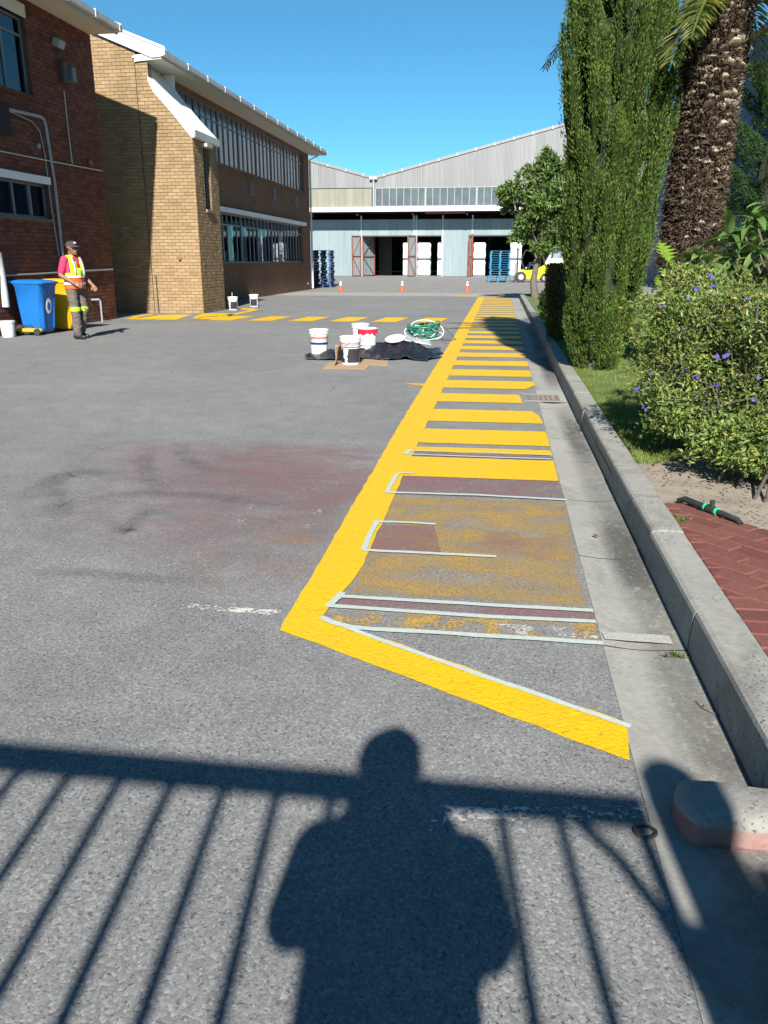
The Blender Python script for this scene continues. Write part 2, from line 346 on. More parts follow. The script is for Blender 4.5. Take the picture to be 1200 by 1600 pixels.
MT.update(
    asphalt=m_asphalt(),
    concrete=m_concrete('concrete', (0.24, 0.236, 0.216), (0.312, 0.308, 0.284), .5),
    kerbconc=m_concrete('kerb_concrete', (0.216, 0.212, 0.192), (0.296, 0.292, 0.268), .8, (.085, .08, .07), .345, 85),
    yard=m_concrete('yard_concrete', (0.176, 0.172, 0.164), (0.24, 0.236, 0.224), .2),
    yardpale=m_concrete('pale_concrete', (0.2475, 0.24, 0.2175), (0.3, 0.2925, 0.27), .2, (0.15, 0.1275, 0.105)),
    yellow=m_paint('yellow_road_paint', (.63, .385, .003)),
    yellowline=m_paint('yellow_line_paint_worn', (0.54, 0.3, 0.0375), .42),
    white_worn=m_paint('white_worn_paint', (0.496, 0.48, 0.44), .52),
    white_spat=m_paint('white_spattered_paint', (0.576, 0.576, 0.56), .60),
    white_old=m_paint('white_old_paint', (0.364, 0.357, 0.329), .30),
    film_red=m_film('red_rubbed_paint', (.225, .118, .122), .72, 2.5, .34, .60, .42, 0),
    film_red2=m_film('red_overspray', (.28, .16, .165), .46, 1.3, .38, .68, .2, .22, (1, 1.5, 1), 1.5),
    film_mauve=m_film('mauve_overspray', (.21, .145, .15), .50, 1.2, .36, .62, .2, .25),
    film_org=m_film('orange_overspray', (.40, .17, .06), .55, 2.2, .52, .62, .45, .25),
    film_ylw=m_film('yellow_rubbed_paint', (.39, .245, .055), .82, 3.0, .38, .62, .45, .03, (1, 1.8, 1)),
    film_ylw2=m_film('yellow_worn_stripe', (.40, .25, .06), .9, 8.0, .50, .57, .4, .02),
    film_wht2=m_film('white_worn_stripe', (.50, .48, .43), .9, 7.0, .52, .58, .4, .02),
    film_dark=m_film('tyre_mark', (.065, .065, .075), .24, 5.0, .30, .60, .3, .35),
    film_grime=m_film('gutter_grime', (.085, .082, .074), .75, 1.6, .30, .62, .3, .35, (1, .5, 1)),
    tape=plain('masking_tape', (0.38, 0.4294, 0.3952), .6, 0, .10, 30, .35, 90),
    brick_tan=m_brick('tan_face_brick', [(0.231, 0.1578, 0.0847), (0.2849, 0.1987, 0.1093), (0.3234, 0.231, 0.1324), (0.258, 0.1771, 0.09471), (0.3003, 0.2133, 0.1193)]),
    brick_red=m_brick('red_brown_brick', [(0.1066, 0.0371, 0.0258), (0.1479, 0.0544, 0.0365), (0.1789, 0.0736, 0.0471), (0.1238, 0.0448, 0.0319), (0.1617, 0.0768, 0.0532)]),
    wall_main=m_brickwall('brown_brick_wall', (0.2115, 0.1062, 0.0558), (0.27, 0.144, 0.0792), (0.09, 0.063, 0.045), True),
    wall_tan=m_brickwall('tan_brick_wall', (0.3, 0.1875, 0.0825), (0.36, 0.2363, 0.1087), (0.12, 0.0825, 0.045), True),
    mortar=plain('mortar', (0.15, 0.1087, 0.0675), .95, 0, .2, 5, .3, 120),
    mortar_dark=plain('dark_mortar', (.075, .045, .034), .95, 0, .2, 5, .3, 120),
    paver=m_brick('red_clay_paver', [(0.1082, 0.03897, 0.03139), (0.1353, 0.05141, 0.04221), (0.1542, 0.06386, 0.05141), (0.1191, 0.046, 0.03788)]),
    sandjoint=plain('sand_joint', (0.21, 0.175, 0.133), .95, 0, .25, 20, .3, 200),
    white=plain('white_painted_board', (0.72, 0.729, 0.72), .5, 0, .06, 3, .05, 50, dirt=((0.45, 0.432, 0.378), .15)),
    offwhite=plain('off_white_board', (0.465, 0.45, 0.405), .6, 0, .1, 3, .05, 50),
    soffit=plain('cream_soffit', (.60, .56, .47), .7, 0, .08, 2, .05, 40),
    greypipe=plain('grey_pipe', (0.2772, 0.297, 0.3102), .45, 0, .12, 5, .05, 40),
    palegutter=plain('pale_gutter', (0.496, 0.496, 0.48), .45, 0, .12, 4, .05, 40, dirt=((0.2, 0.176, 0.144), .35)),
    roof=m_sheetmetal('grey_roof_sheet', (.30, .31, .32), .55, .2),
    dark=plain('dark_void', (.018, .018, .020), .9, 0, .2, 3, 0),
    room=plain('dim_interior', (.10, .10, .10), .9, 0, .2, 2, 0),
    frame_grey=plain('grey_window_frame', (0.15, 0.1688, 0.1837), .45, .1, .1, 8, .05, 50),
    frame_white=plain('white_window_frame', (0.28, 0.287, 0.287), .45, 0, .08, 8, .05, 50),
    glass=m_glass('window_glass'), glass_dim=m_glass('dusty_window_glass', (.50, .56, .60), .10, .16),
    blind=plain('blue_grey_blind', (.16, .19, .225), .8, 0, .15, 6, .1, 40),
    clad=m_sheetmetal('pale_grey_cladding', (0.2294, 0.2331, 0.2331), .55, .25, .12),
    clad_low=m_sheetmetal('bluish_galvanised_cladding', (.26, .325, .345), .5, .3, .15, .1),
    clad_fib=m_sheetmetal('yellowed_translucent_sheet', (.25, .245, .19), .6, 0., .3),
    clad_blue=m_sheetmetal('dark_blue_cladding', (.035, .075, .15), .5, .1, .2),
    steel=plain('galvanised_steel', (.45, .46, .47), .4, .6, .15, 6, .05, 60),
    redsteel=plain('faded_red_steel', (0.264, 0.06, 0.04), .6, 0, .25, 6, .1, 60),
    darksteel=plain('dark_steel', (.05, .045, .045), .6, .2, .2, 5, .05, 60),
    bagwhite=plain('white_bulk_bag', (.80, .80, .82), .6, 0, .08, 6, .5, 18),
    bagblue=plain('blue_grey_board', (.15, .20, .23), .7, 0, .1, 6, .1, 40),
    pal_blue=plain('bright_blue_pallet_paint', (0.0096, 0.176, 0.336), .6, 0, .25, 9, .2, 60),
    pal_navy=plain('dark_blue_pallet_paint', (.014, .065, .19), .6, 0, .25, 9, .2, 60),
    label_white=plain('white_paper', (.72, .72, .70), .7, 0, .05, 20, 0),
    orange=plain('orange_plastic', (0.68, 0.08, 0.024), .5, 0, .1, 10, .05, 60),
    reflect=plain('silver_reflective_tape', (.72, .74, .74), .35, .1, .08, 30, .1, 120),
    limetape=plain('lime_reflective_tape', (0.416, 0.68, 0.016), .5, 0, .06, 30, .1, 120),
    bin_blue=plain('blue_bin_plastic', (0.0096, 0.136, 0.44), .42, 0, .08, 6, .08, 90),
    bin_yellow=plain('yellow_bin_plastic', (0.615, 0.345, 0.0045), .42, 0, .08, 6, .08, 90),
    rubber=plain('black_rubber', (.022, .022, .024), .75, 0, .2, 12, .2, 80),
    tyre=plain('tyre_rubber', (.035, .035, .037), .8, 0, .2, 12, .2, 80),
    rim=plain('grey_wheel_rim', (.42, .42, .42), .45, .3, .15, 9, .05, 60),
    bucket=plain('white_bucket_plastic', (0.663, 0.663, 0.6545), .38, 0, .05, 8, .04, 60, dirt=((0.425, 0.425, 0.408), .2)),
    redpaint=plain('wet_red_paint', (.55, .015, .04), .3, 0, .1, 12, .1, 60),
    blackplastic=None, card=plain('cardboard', (0.32, 0.216, 0.12), .85, 0, .15, 7, .2, 90),
    hose_green=plain('green_hose', (.02, .17, .11), .4, 0, .2, 12, .05, 60),
    hose_clear=plain('pale_clear_hose', (.55, .66, .62), .3, 0, .1, 12, .05, 60),
    pipe_black=plain('black_irrigation_pipe', (.025, .03, .028), .5, 0, .2, 20, .05, 60),
    ring_green=plain('mint_green_ring', (.02, .50, .24), .5, 0, .1, 20, .05, 60),
    fk_yellow=plain('lime_yellow_forklift_paint', (0.496, 0.528, 0.0096), .35, 0, .08, 5, .04, 50, coat=.4),
    truckwhite=plain('white_truck_paint', (.80, .81, .82), .3, 0, .04, 5, .02, 50, coat=.5),
    skin=plain('brown_skin', (.20, .095, .055), .5, 0, .12, 30, .1, 200),
    shirt=plain('crimson_shirt', (.52, .03, .10), .85, 0, .12, 18, .4, 60),
    trousers=plain('grey_brown_trousers', (.115, .095, .085), .9, 0, .18, 14, .5, 45),
    shoe=plain('black_shoe', (.02, .02, .022), .45, 0, .2, 20, .1, 90),
    hivis=plain('yellow_hi_vis', (0.528, 0.736, 0.008), .75, 0, .08, 16, .4, 50),
    hivisorg=plain('orange_hi_vis', (0.76, 0.104, 0.0096), .75, 0, .08, 16, .4, 50),
    cap=plain('dark_cap_cloth', (.035, .032, .045), .85, 0, .15, 30, .3, 150),
    navycloth=plain('navy_overall', (.02, .03, .06), .9, 0, .15, 20, .3, 80),
    hair=plain('black_hair', (.01, .009, .008), .8, 0, .2, 60, .4, 200),
    cypress=m_leaf('cypress_spray', [(.036, .076, .018), (.066, .12, .023), (.112, .175, .03), (.18, .235, .042), (.078, .13, .025)], .7, .18, .25, 5.5, .48, 1.4),
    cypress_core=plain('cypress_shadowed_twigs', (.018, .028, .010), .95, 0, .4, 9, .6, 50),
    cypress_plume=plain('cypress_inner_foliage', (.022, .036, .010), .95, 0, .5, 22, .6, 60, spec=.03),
    hedge=m_leaf('clipped_hedge_leaf', [(.022, .042, .012), (.04, .062, .014), (.065, .08, .016), (.14, .09, .016), (.03, .055, .014)], .6, .15),
    shrub=m_leaf('light_shrub_leaf', [(.06, .11, .02), (.10, .17, .03), (.14, .21, .05), (.08, .14, .03)], .5, .25),
    conifer=m_leaf('dark_conifer_spray', [(.018, .05, .016), (.03, .075, .02), (.06, .11, .025), (.03, .065, .02)], .7, .18, .25),
    treeleaf=m_leaf('glossy_tree_leaf', [(.035, .08, .018), (.07, .13, .025), (.11, .18, .04), (.15, .21, .06), (.055, .10, .02)], .5, .2, .4),
    bushleaf=m_leaf('bush_leaf', [(.08, .145, .035), (.13, .205, .045), (.18, .25, .065), (.11, .175, .045), (.22, .28, .08), (.10, .165, .04), (.16, .23, .055), (.24, .29, .075), (.38, .33, .05)], .5, .28),
    bigleaf=m_leaf('broad_glossy_leaf', [(.05, .12, .03), (.09, .17, .045), (.16, .22, .07), (.07, .14, .035)], .33, .2, .6),
    fernleaf=m_leaf('bright_lobed_leaf', [(.17, .28, .03), (.24, .34, .05)], .45, .3),
    frond=m_leaf('palm_leaflet', [(.05, .085, .02), (.09, .125, .028), (.16, .18, .04), (.26, .24, .06)], .5, .25, .4),
    petal=m_leaf('violet_petal', [(0.1105, 0.0765, 0.3825), (0.17, 0.1275, 0.493), (0.085, 0.0595, 0.306)], .6, .3, .2),
    bark=plain('grey_bark', (.13, .11, .09), .9, 0, .35, 14, .8, 60),
    stem=plain('dark_stem', (.075, .058, .045), .9, 0, .3, 30, .5, 120),
    twig=plain('brown_twig', (.13, .10, .075), .9, 0, .3, 30, .5, 120),
    palmcore=m_leaf('palm_fibre', [(.045, .030, .022), (.075, .052, .036), (.11, .08, .056), (.06, .042, .03)], .95, .02, .1),
    palmbase_=plain('palm_root_scar', (0.17, 0.09775, 0.05525), .95, 0, .4, 16, .9, 45),
    palmbase=m_leaf('palm_root_scar', [(.10, .055, .032), (.16, .09, .05), (.23, .145, .09), (.13, .075, .045)], .95, .02, .1),
    backing=plain('grey_green_sheeting', (.13, .15, .15), .9, 0, .25, 2, 0),
    dustglass=plain('dusty_pale_pane', (.068, .095, .105), .4, 0, .25, 1.2, .05, 20),
    stub=None,
    soil=m_concrete('sandy_soil', (0.204, 0.1742, 0.136), (0.2805, 0.2465, 0.1997), .6, (0.085, 0.068, 0.051)),
    turf=plain('turf_ground', (.10, .135, .036), .95, 0, .4, 3, .6, 60),
    grass=m_leaf('grass_blade', [(.09, .15, .028), (.14, .20, .04), (.19, .25, .06), (.25, .27, .11)], .6, .3, .2),
    litter=plain('dry_leaf', (.10, .06, .035), .9, 0, .3, 30, .2, 90),
    redblock=plain('faded_red_painted_concrete', (0.288, 0.128, 0.112), .9, 0, .25, 14, .6, 70, dirt=((0.24, 0.224, 0.208), .8)),
    cyan=plain('cyan_paint', (.02, .30, .60), .6, 0, .1, 9, .1, 60),
    grate=plain('weathered_grate', (.19, .155, .135), .8, .1, .25, 20, .5, 90),
    ground=plain('open_ground', (.20, .19, .17), .95, 0, .2, .05, 0),
    pillar=plain('painted_pillar', (.45, .42, .38), .9, 0, .12, 4, .3, 60),
    jacket=plain('dark_jacket', (.05, .055, .07), .9, 0, .15, 12, .4, 60),
)
def _bp():
    b = NB('black_plastic_sheet'); v = b.obj()
    h = b.math('ADD', b.noise(v, 7, 4, .6, 1.5), b.math('MULTIPLY', b.vor(v, 9, 'F1', 'Distance'), .6))
    return b.done(b.bsdf((.012, .012, .015), .28, 0, b.bump(h, .8, .05), .6))
MT['blackplastic'] = _bp()
def _stub():
    b = NB('palm_leaf_base'); v = b.obj(); r = b.n('ShaderNodeObjectInfo').outputs['Random']
    g = b.sep(v)
    c = b.ramp(r, [(0, (.05, .035, .025)), (.5, (.09, .065, .046)), (1, (.15, .115, .08))])
    tip = b.ramp(g[1], [(.065, 0.), (.08, 1.)]); c = b.mix(b.math('MULTIPLY', tip, b.ramp(r, [(.15, 0.), (.6, .95)])), c, (.36, .31, .23))
    c = b.mix(1., c, b.ramp(b.noise(v, 40, 4, .7), [(.25, .55), (.7, 1.15)]), 'MULTIPLY')
    return b.done(b.bsdf(c, .9, 0, b.bump(b.noise(b.scale(v, (4, 1, 1)), 30, 4), .8, .01), .2))
MT['stub'] = _stub()
# ---------------------------------------------------------------- the ground
XL, XE, XK, XKT = -0.87, 0.46, 0.78, 0.955     # yellow edge, asphalt edge, kerb face, kerb back
YEND = 35.4
struct(mk('ground', [(-900, -900, -.06), (900, -900, -.06), (900, 1500, -.06), (-900, 1500, -.06)], [(0, 1, 2, 3)], 'ground'))
road = struct(mk('road', [(-40, -12, 0), (XE, -12, 0), (XE, YEND, 0), (-9, YEND - .1, 0), (-40, YEND + .3, 0)], [(0, 1, 2, 3, 4)], 'asphalt'))
yard = struct(mk('concrete_yard', [(-60, YEND + 3.6, 0), (40, YEND + 3.6, 0), (40, 110, 0), (-60, 110, 0)], [(0, 1, 2, 3)], 'yard'))
struct(mk('concrete_apron', [(-60, YEND + .5, 0), (-40, YEND + .3, 0), (-9, YEND - .1, 0), (XE, YEND, 0), (40, YEND, 0), (40, YEND + 3.6, 0), (-60, YEND + 3.6, 0)], [(0, 1, 2, 3, 4, 5, 6)], 'yardpale'))
# ---- concrete gutter channel, slab by slab
gut = struct(mk('gutter', [(XE, -12, -.015), (XK + .02, -12, -.015), (XK + .02, YEND, -.015), (XE, YEND, -.015)], [(0, 1, 2, 3)], 'mortar'))
ys = [-12, -6, -2.5, 0.5, 2.96, 3.98, 5.02, 6.9, 8.72, 9.28, 11, 13, 15, 17, 19, 21, 23, 25, 27, 29, 31, 33, YEND]
DX0, DX1, DY0, DY1 = .36, .70, 8.80, 9.20          # drain opening
for i in range(len(ys) - 1):
    a, b_ = ys[i] + .004, ys[i + 1] - .004
    if abs(a - 8.724) < .01:
        sheet('gutter_slab', [(DX1, a), (XK - .002, a), (XK - .002, b_), (DX1, b_)], .001, 'concrete', gut)
        for q in ([(DX0 - .06, a), (DX1, a), (DX1, DY0), (DX0 - .06, DY0)], [(DX0 - .06, DY1), (DX1, DY1), (DX1, b_), (DX0 - .06, b_)]): sheet('gutter_slab', q, .0025, 'concrete', gut)
        continue
    n = 6; V = []; F = []
    for j in range(n + 1):
        u = j / n; x = XE + .001 + (XK - XE - .003) * u; z = .001 - .012 * math.sin(math.pi * min(1, u * 1.05)) * (1 if a > -3 else 0)
        V += [(x, a, z), (x, b_, z)]
    F = [(2 * j, 2 * j + 2, 2 * j + 3, 2 * j + 1) for j in range(n)]
    mk('gutter_slab', V, F, 'concrete', gut, smooth=True)
for a_, b_ in ((.4, 3.2), (2.6, 5.6), (5.0, 8.6), (9.4, 14), (13, 20)):
    sheet('grime_streak', [(XE + .12, a_), (XK + .05, a_), (XK + .05, b_), (XE + .12, b_)], .0030 + .0004 * (int(a_) % 3), 'film_grime', gut, uvquad=True)
# ---- drain grate
dg = thing('drain_grate', 'weathered rectangular storm drain grate set in the concrete gutter', 'drain grate', (DX0, DY0, 0))
g = MB(); g.box((DX0 + .004, DY0 + .004, -.30), (DX1 - .004, DY1 - .004, -.28)).build('drain_pit', 'dark', dg)
g = MB()
for x0, x1, y0, y1 in ((DX0 + .002, DX1 - .002, DY0 + .002, DY0 + .045), (DX0 + .002, DX1 - .002, DY1 - .045, DY1 - .002), (DX0 + .002, DX0 + .04, DY0 + .045, DY1 - .045), (DX1 - .04, DX1 - .002, DY0 + .045, DY1 - .045)):
    g.box((x0, y0, -.28), (x1, y1, .006))
g.build('grate_frame', 'grate', dg)
MB().box((DX0 + .04, (DY0 + DY1) / 2 - .02, -.05), (DX1 - .04, (DY0 + DY1) / 2 + .02, .006)).build('grate_rib', 'grate', dg)
for k in range(1, 5):
    x = DX0 + .04 + (DX1 - DX0 - .08) * k / 5
    MB().box((x - .011, DY0 + .045, -.05), (x + .011, DY1 - .045, .0045)).build('grate_bar', 'grate', dg)
# ---- kerb of separate stones
kerb = struct(MB().box((XK + .01, -12, -.05), (XKT - .01, 33.6, .10)).build('kerb', 'mortar'))
def kerbstone(pts_a, pts_b): pass
ky = [-6.2, -4.6, -3.0, -1.6, -.1, 1.02, 2.04, 2.96, 3.92, 4.38, 5.36, 6.36, 7.36, 8.36, 9.36, 10.36] + [10.36 + 1.0 * k for k in range(1, 24)]
for i in range(len(ky) - 1):
    a, b_ = ky[i] + .005, ky[i + 1] - .005; r = .022; t = random.uniform(-.004, .004); zt = .172 + random.uniform(-.004, .004)
    prof = [(XK + t, -.04), (XK + .004 + t, .05), (XK + .012 + t, zt - r), (XK + .018 + t, zt - .008), (XK + .034 + t, zt), (XKT - .02, zt), (XKT - .006, zt - .006), (XKT, zt - .03), (XKT, -.04)]
    MB().prism(prof, 'y', a, b_).build('kerb_stone', 'kerbconc', kerb, world=False)
# rounded far end of the kerb, turning away to the right
R0 = 1.0; cx0, cy0 = XK + R0, 33.36
for k in range(5):
    a0, a1 = math.pi - k * R(18) - .01, math.pi - (k + 1) * R(18) + .01; rs = []
    for j in range(4):
        a = a0 + (a1 - a0) * j / 3
        rs.append([(cx0 + math.cos(a) * q, cy0 + math.sin(a) * q, z) for q, z in ((R0, -.04), (R0 - .01, .14), (R0 - .03, .172), (R0 - .17, .172), (R0 - .175, -.04))])
    MB().rings(rs).build('kerb_stone', 'kerbconc', kerb, world=False)
for k in range(12):
    MB().box((cx0 + .01 + k, cy0 + R0 - .175, -.04), (cx0 + 1.0 + k, cy0 + R0, .168)).build('kerb_stone', 'kerbconc', kerb, world=False)
# ---- raised bed: turf, soil, paving
ZB = .15
PB0, PB1 = G(1046, 785, ZB), G(1200, 828, ZB)       # edge between paving and soil
pdir = (PB1 - PB0); psl = pdir.y / pdir.x
def pave_y(x): return PB0.y + (x - PB0.x) * psl
xs = [XKT, 3.2]
turf = struct(sheet('lawn', [(XKT, 5.35), (1.5, 5.75), (2.6, 6.6), (7.0, 7.4), (7.0, 34), (1.2, 34.1), (XKT, 33.2)], ZB, 'turf'))
V = []; F = []; nx, ny = 40, 30
soil_poly = lambda x, y: True
for j in range(ny + 1):
    for i in range(nx + 1):
        x = XKT + .003 + (6.0) * i / nx; y0 = max(pave_y(x), -3); yt = 5.35 + (x - XKT) * .6 if x < 2.6 else 6.35 + (x - 2.6) * .25
        y = y0 + (yt + .3 - y0) * j / ny
        z = ZB - .012 + .035 * mnoise.fractal(Vector((x * 2.2, y * 2.2, 0)), 1, 2, 4) * (1 if i and j else 0)
        if y > yt - .12: z = ZB + .004
        if y > yt + .10: z = ZB - .02
        V.append((x, y, z))
for j in range(ny):
    for i in range(nx): a = j * (nx + 1) + i; F.append((a, a + 1, a + nx + 2, a + nx + 1))
struct(mk('soil_bed', V, F, 'soil', smooth=True))
pv = struct(mk('brick_paving', [(XKT, -8, ZB - .008), (6, -8, ZB - .008), (6, pave_y(6) if pave_y(6) > -8 else -8, ZB - .008), (XKT, pave_y(XKT), ZB - .008)], [(0, 1, 2, 3)], 'sandjoint'))
pl, pw = .222, .110
pm_ = MB().cbox((0, 0, 0), (pl - .007, pw - .007, .05), bev=.006)
pme = None; npv = 0
ang = math.atan2(pdir.y, pdir.x); ca, sa = math.cos(ang), math.sin(ang)
for r_ in range(0, 44):
    for c_ in range(-4, 22):
        u = c_ * pl + (r_ % 2) * pl / 2; v_ = -(r_ + .55) * pw
        x = PB0.x + u * ca - v_ * sa; y = PB0.y + u * sa + v_ * ca
        if x < XKT + .10 or x > 3.2 or y < -.5 or y > pave_y(x): continue
        if npv >= 300: continue
        z = ZB - .018 + random.uniform(-.002, .003)
        if pme is None:
            o = pm_.build('paver', 'paver', pv, world=False); pme = o.data
        else:
            o = bpy.data.objects.new('paver', pme); col.objects.link(o); o.parent = pv
        o.location = (x, y, z); o.rotation_euler = (random.uniform(-.008, .008), random.uniform(-.008, .008), ang + random.uniform(-.01, .01)); npv += 1
# cut pavers along the kerb
for k in range(46):
    y = pave_y(XKT + .05) - .06 - k * .112
    if y < 0: break
    MB().cbox((XKT + .083, y, ZB - .022), (.155, .103, .05), Matrix.Rotation(0, 4, 'Z'), .005).build('paver', 'paver', pv, world=False)
# ---------------------------------------------------------------- road paint
def pxs(L): return [G(*q) for q in L]
def strip(name, a, b_, z, m, j=.004): return sheet(name, [(a[0], a[1]), (b_[0], a[1]), (b_[0], b_[1]), (a[0], b_[1])], z, m, road, j)
ZP = .005
XI = XL + .25
# edge line and the splayed foot at its near end
e0, e1, e2, e3 = G(437, 986), G(502, 966), G(977, 1130), G(986, 1191)
ed = [(XL, 34.7), (XL + .002, 20), (XL, 8), (e0.x, e0.y), (e3.x, e3.y), (e2.x, e2.y), (e1.x, e1.y), (XI, 3.6), (XI, 8), (XI, 20), (XI, 34.7)]
sheet('yellow_edge_line', ed, ZP, 'yellow', road, .005, .10)
bars = [(5.44, 6.03), (6.20, 6.38), (6.53, 7.12), (7.49, 8.13), (8.60, 9.16), (9.59, 10.23), (10.65, 11.30), (11.75, 12.35), (12.85, 13.45)]
y = 13.93
while y < 34.3: bars.append((y, y + .60)); y += 1.06
for a, b_ in bars:
    if abs(a - 8.60) < .01: q = [(XI, a), (DX0 - .07, a), (DX0 - .10, b_), (XI, b_)]
    elif abs(a - 9.59) < .01: q = [(XI, a), (DX0 - .01, a), (XE + .01, a + .34), (XE, b_), (XI, b_)]
    elif abs(a - 7.49) < .01: q = [(XI, a), (XE - .01, a), (XE - .03, b_ - .25), (XE - .09, b_), (XI, b_)]
    else: q = [(XI, a), (XE - .005, a), (XE - .005, b_), (XI, b_)]
    sheet('yellow_bar', q, ZP, 'yellow', road, .004)
sheet('yellow_cross_dash', [(-3.6, YEND + .25), (-3.1, YEND + .25), (-3.1, YEND + .62), (-3.6, YEND + .62)], ZP, 'yellow', road, .01)
sheet('yellow_cross_dash', [(-1.9, YEND - .25), (-.9, YEND - .25), (-.9, YEND + .4), (-1.9, YEND + .4)], ZP, 'yellow', road, .01)
sheet('yellow_cross_dash', [(-.6, YEND + .05), (.4, YEND + .05), (.4, YEND + .5), (-.6, YEND + .5)], ZP, 'yellow', road, .01)
# spill of paint beside the edge line
sheet('yellow_smear', [G(*q)[:2] for q in ((628, 598), (664, 600), (663, 604), (645, 602))], .004, 'yellowline', road, .01, .05)
# the banded crossing in front of the building
for yy in (20.05, 21.70): strip('thin_yellow_line', (-9.75, yy), (XL, yy + .07), .004, 'yellowline', .006)
xk = -9.35; n = 0
while xk < -1.2:
    if n != 1: sheet('yellow_block', [(xk - .10, 20.12), (xk + .52, 20.12), (xk + .66, 21.70), (xk + .06, 21.70)], ZP, 'yellow', road, .006)
    xk += 1.055; n += 1
for poly in ([(262, 492), (300, 492), (275, 500), (240, 500)], [(300, 497), (318, 490), (362, 490), (347, 494), (322, 494.5), (310, 498)], [(302, 499), (342, 499), (368, 491.5), (356, 491.5), (338, 495.5), (318, 495)], [(360, 494), (400, 485.5), (405, 484), (396, 482.4), (372, 481.6), (376, 484.0), (390, 485), (352, 493)], [(196, 499), (212, 494), (228, 492), (238, 491), (240, 492), (218, 495.5), (208, 499)]):
    sheet('yellow_hook_marking', [G(*q)[:2] for q in poly], .007, 'yellow', road, .0)
# rubbed old colours still waiting for new paint
def film(name, px, m, z): return sheet(name, [G(*q)[:2] for q in px], z, m, road, uvquad=True)
film('rubbed_red_patch', [(603, 772), (884, 782), (872, 750), (625, 743)], 'film_red', .002)
film('rubbed_yellow_patch', [(538, 928), (920, 952), (886, 784), (604, 774)], 'film_ylw', .0015)
film('rubbed_red_patch', [(570, 858), (690, 866), (678, 822), (590, 820)], 'film_red', .0028)
film('rubbed_red_patch', [(690, 862), (905, 884), (890, 836), (700, 850)], 'film_red2', .0030)
film('rubbed_red_patch', [(748, 850), (830, 856), (824, 830), (752, 828)], 'film_red2', .0034)
film('rubbed_red_band', [(525, 944), (930, 970), (928, 957), (530, 932)], 'film_red', .0022)
film('worn_yellow_band', [(520, 984), (940, 1004), (934, 974), (512, 952)], 'film_ylw2', .0024)
film('worn_white_band', [(800, 992), (936, 999), (932, 984), (760, 974)], 'film_wht2', .0032)
film('rubbed_red_band', [(640, 713), (862, 720), (860, 714), (645, 707)], 'film_red', .0022)
film('red_overspray', [(-40, 880), (560, 900), (640, 690), (120, 672)], 'film_red2', .0014)
film('red_overspray', [(300, 780), (585, 800), (640, 692), (330, 690)], 'film_red2', .0020)
film('mauve_overspray', [(180, 960), (470, 960), (625, 700), (230, 700)], 'film_mauve', .0017)
film('orange_overspray', [(230, 930), (470, 930), (570, 800), (320, 800)], 'film_org', .0023)
def ribbon(name, px, w, m, z):
    P = [G(*q) for q in px]; V = []; U = []
    pts = []
    for i in range(len(P) - 1):
        for k in range(5):
            t = k / 5; p0 = P[max(i - 1, 0)]; p1 = P[i]; p2 = P[i + 1]; p3 = P[min(i + 2, len(P) - 1)]
            pts.append(.5 * ((2 * p1) + (p2 - p0) * t + (2 * p0 - 5 * p1 + 4 * p2 - p3) * t * t + (3 * p1 - p0 - 3 * p2 + p3) * t ** 3))
    pts.append(P[-1]); n = len(pts)
    for i, p in enumerate(pts):
        t = (pts[min(i + 1, n - 1)] - pts[max(i - 1, 0)]).normalized(); s = Vector((-t.y, t.x, 0)) * w / 2
        V += [(p.x - s.x, p.y - s.y, z), (p.x + s.x, p.y + s.y, z)]
    F = [(2 * i, 2 * i + 2, 2 * i + 3, 2 * i + 1) for i in range(n - 1)]
    uv = []
    for i in range(n - 1): uv += [(i / (n - 1), 0), ((i + 1) / (n - 1), 0), ((i + 1) / (n - 1), 1), (i / (n - 1), 1)]
    o = mk(name, V, F, m, road, uvs=uv)
    if o.data.polygons[0].normal.z < 0: o.data.flip_normals()
    return o
ribbon('tyre_mark', [(0, 805), (60, 765), (110, 740), (180, 745), (250, 765)], .30, 'film_dark', .0026)
ribbon('tyre_mark', [(100, 735), (85, 770), (95, 800), (110, 810)], .22, 'film_dark', .0030)
ribbon('tyre_mark', [(240, 695), (225, 720), (235, 750), (250, 765)], .20, 'film_dark', .0033)
ribbon('tyre_mark', [(60, 800), (180, 775), (280, 772), (380, 782), (470, 790)], .22, 'film_dark', .0036)
ribbon('tyre_mark', [(0, 895), (110, 895), (240, 905), (380, 912)], .16, 'film_dark', .0038)
ribbon('tyre_mark', [(130, 795), (180, 820), (200, 830), (230, 800), (300, 820)], .16, 'film_dark', .0028)
ribbon('tyre_mark', [(280, 690), (290, 715), (340, 740)], .20, 'film_dark', .0040)
# old white traces
film_ = lambda px, m, z=.0036, j=.0: sheet('white_paint_trace', [G(*q)[:2] for q in px], z, m, road, j, .03)
film_([(232, 940), (440, 955), (440, 963), (236, 949)], 'white_worn', .0042, .006)
film_([(690, 1262), (1004, 1262), (1004, 1282), (690, 1285)], 'white_worn', .0042, .01)
film_([(600, 1290), (700, 1284), (700, 1302), (604, 1306)], 'white_spat', .0042, .01)
for a in ([(362, 820), (376, 820), (424, 762), (412, 762)], [(432, 796), (440, 796), (474, 766), (464, 766)], [(458, 838), (474, 838), (524, 776), (516, 776)], [(302, 824), (372, 814), (372, 820), (304, 828)]):
    film_(a, 'white_spat', .0044, .008)
sheet('white_gutter_line', [G(*q)[:2] for q in ((940, 989), (1046, 995), (1050, 1008), (944, 1001))], .006, 'white_old', gut, .004, .04)
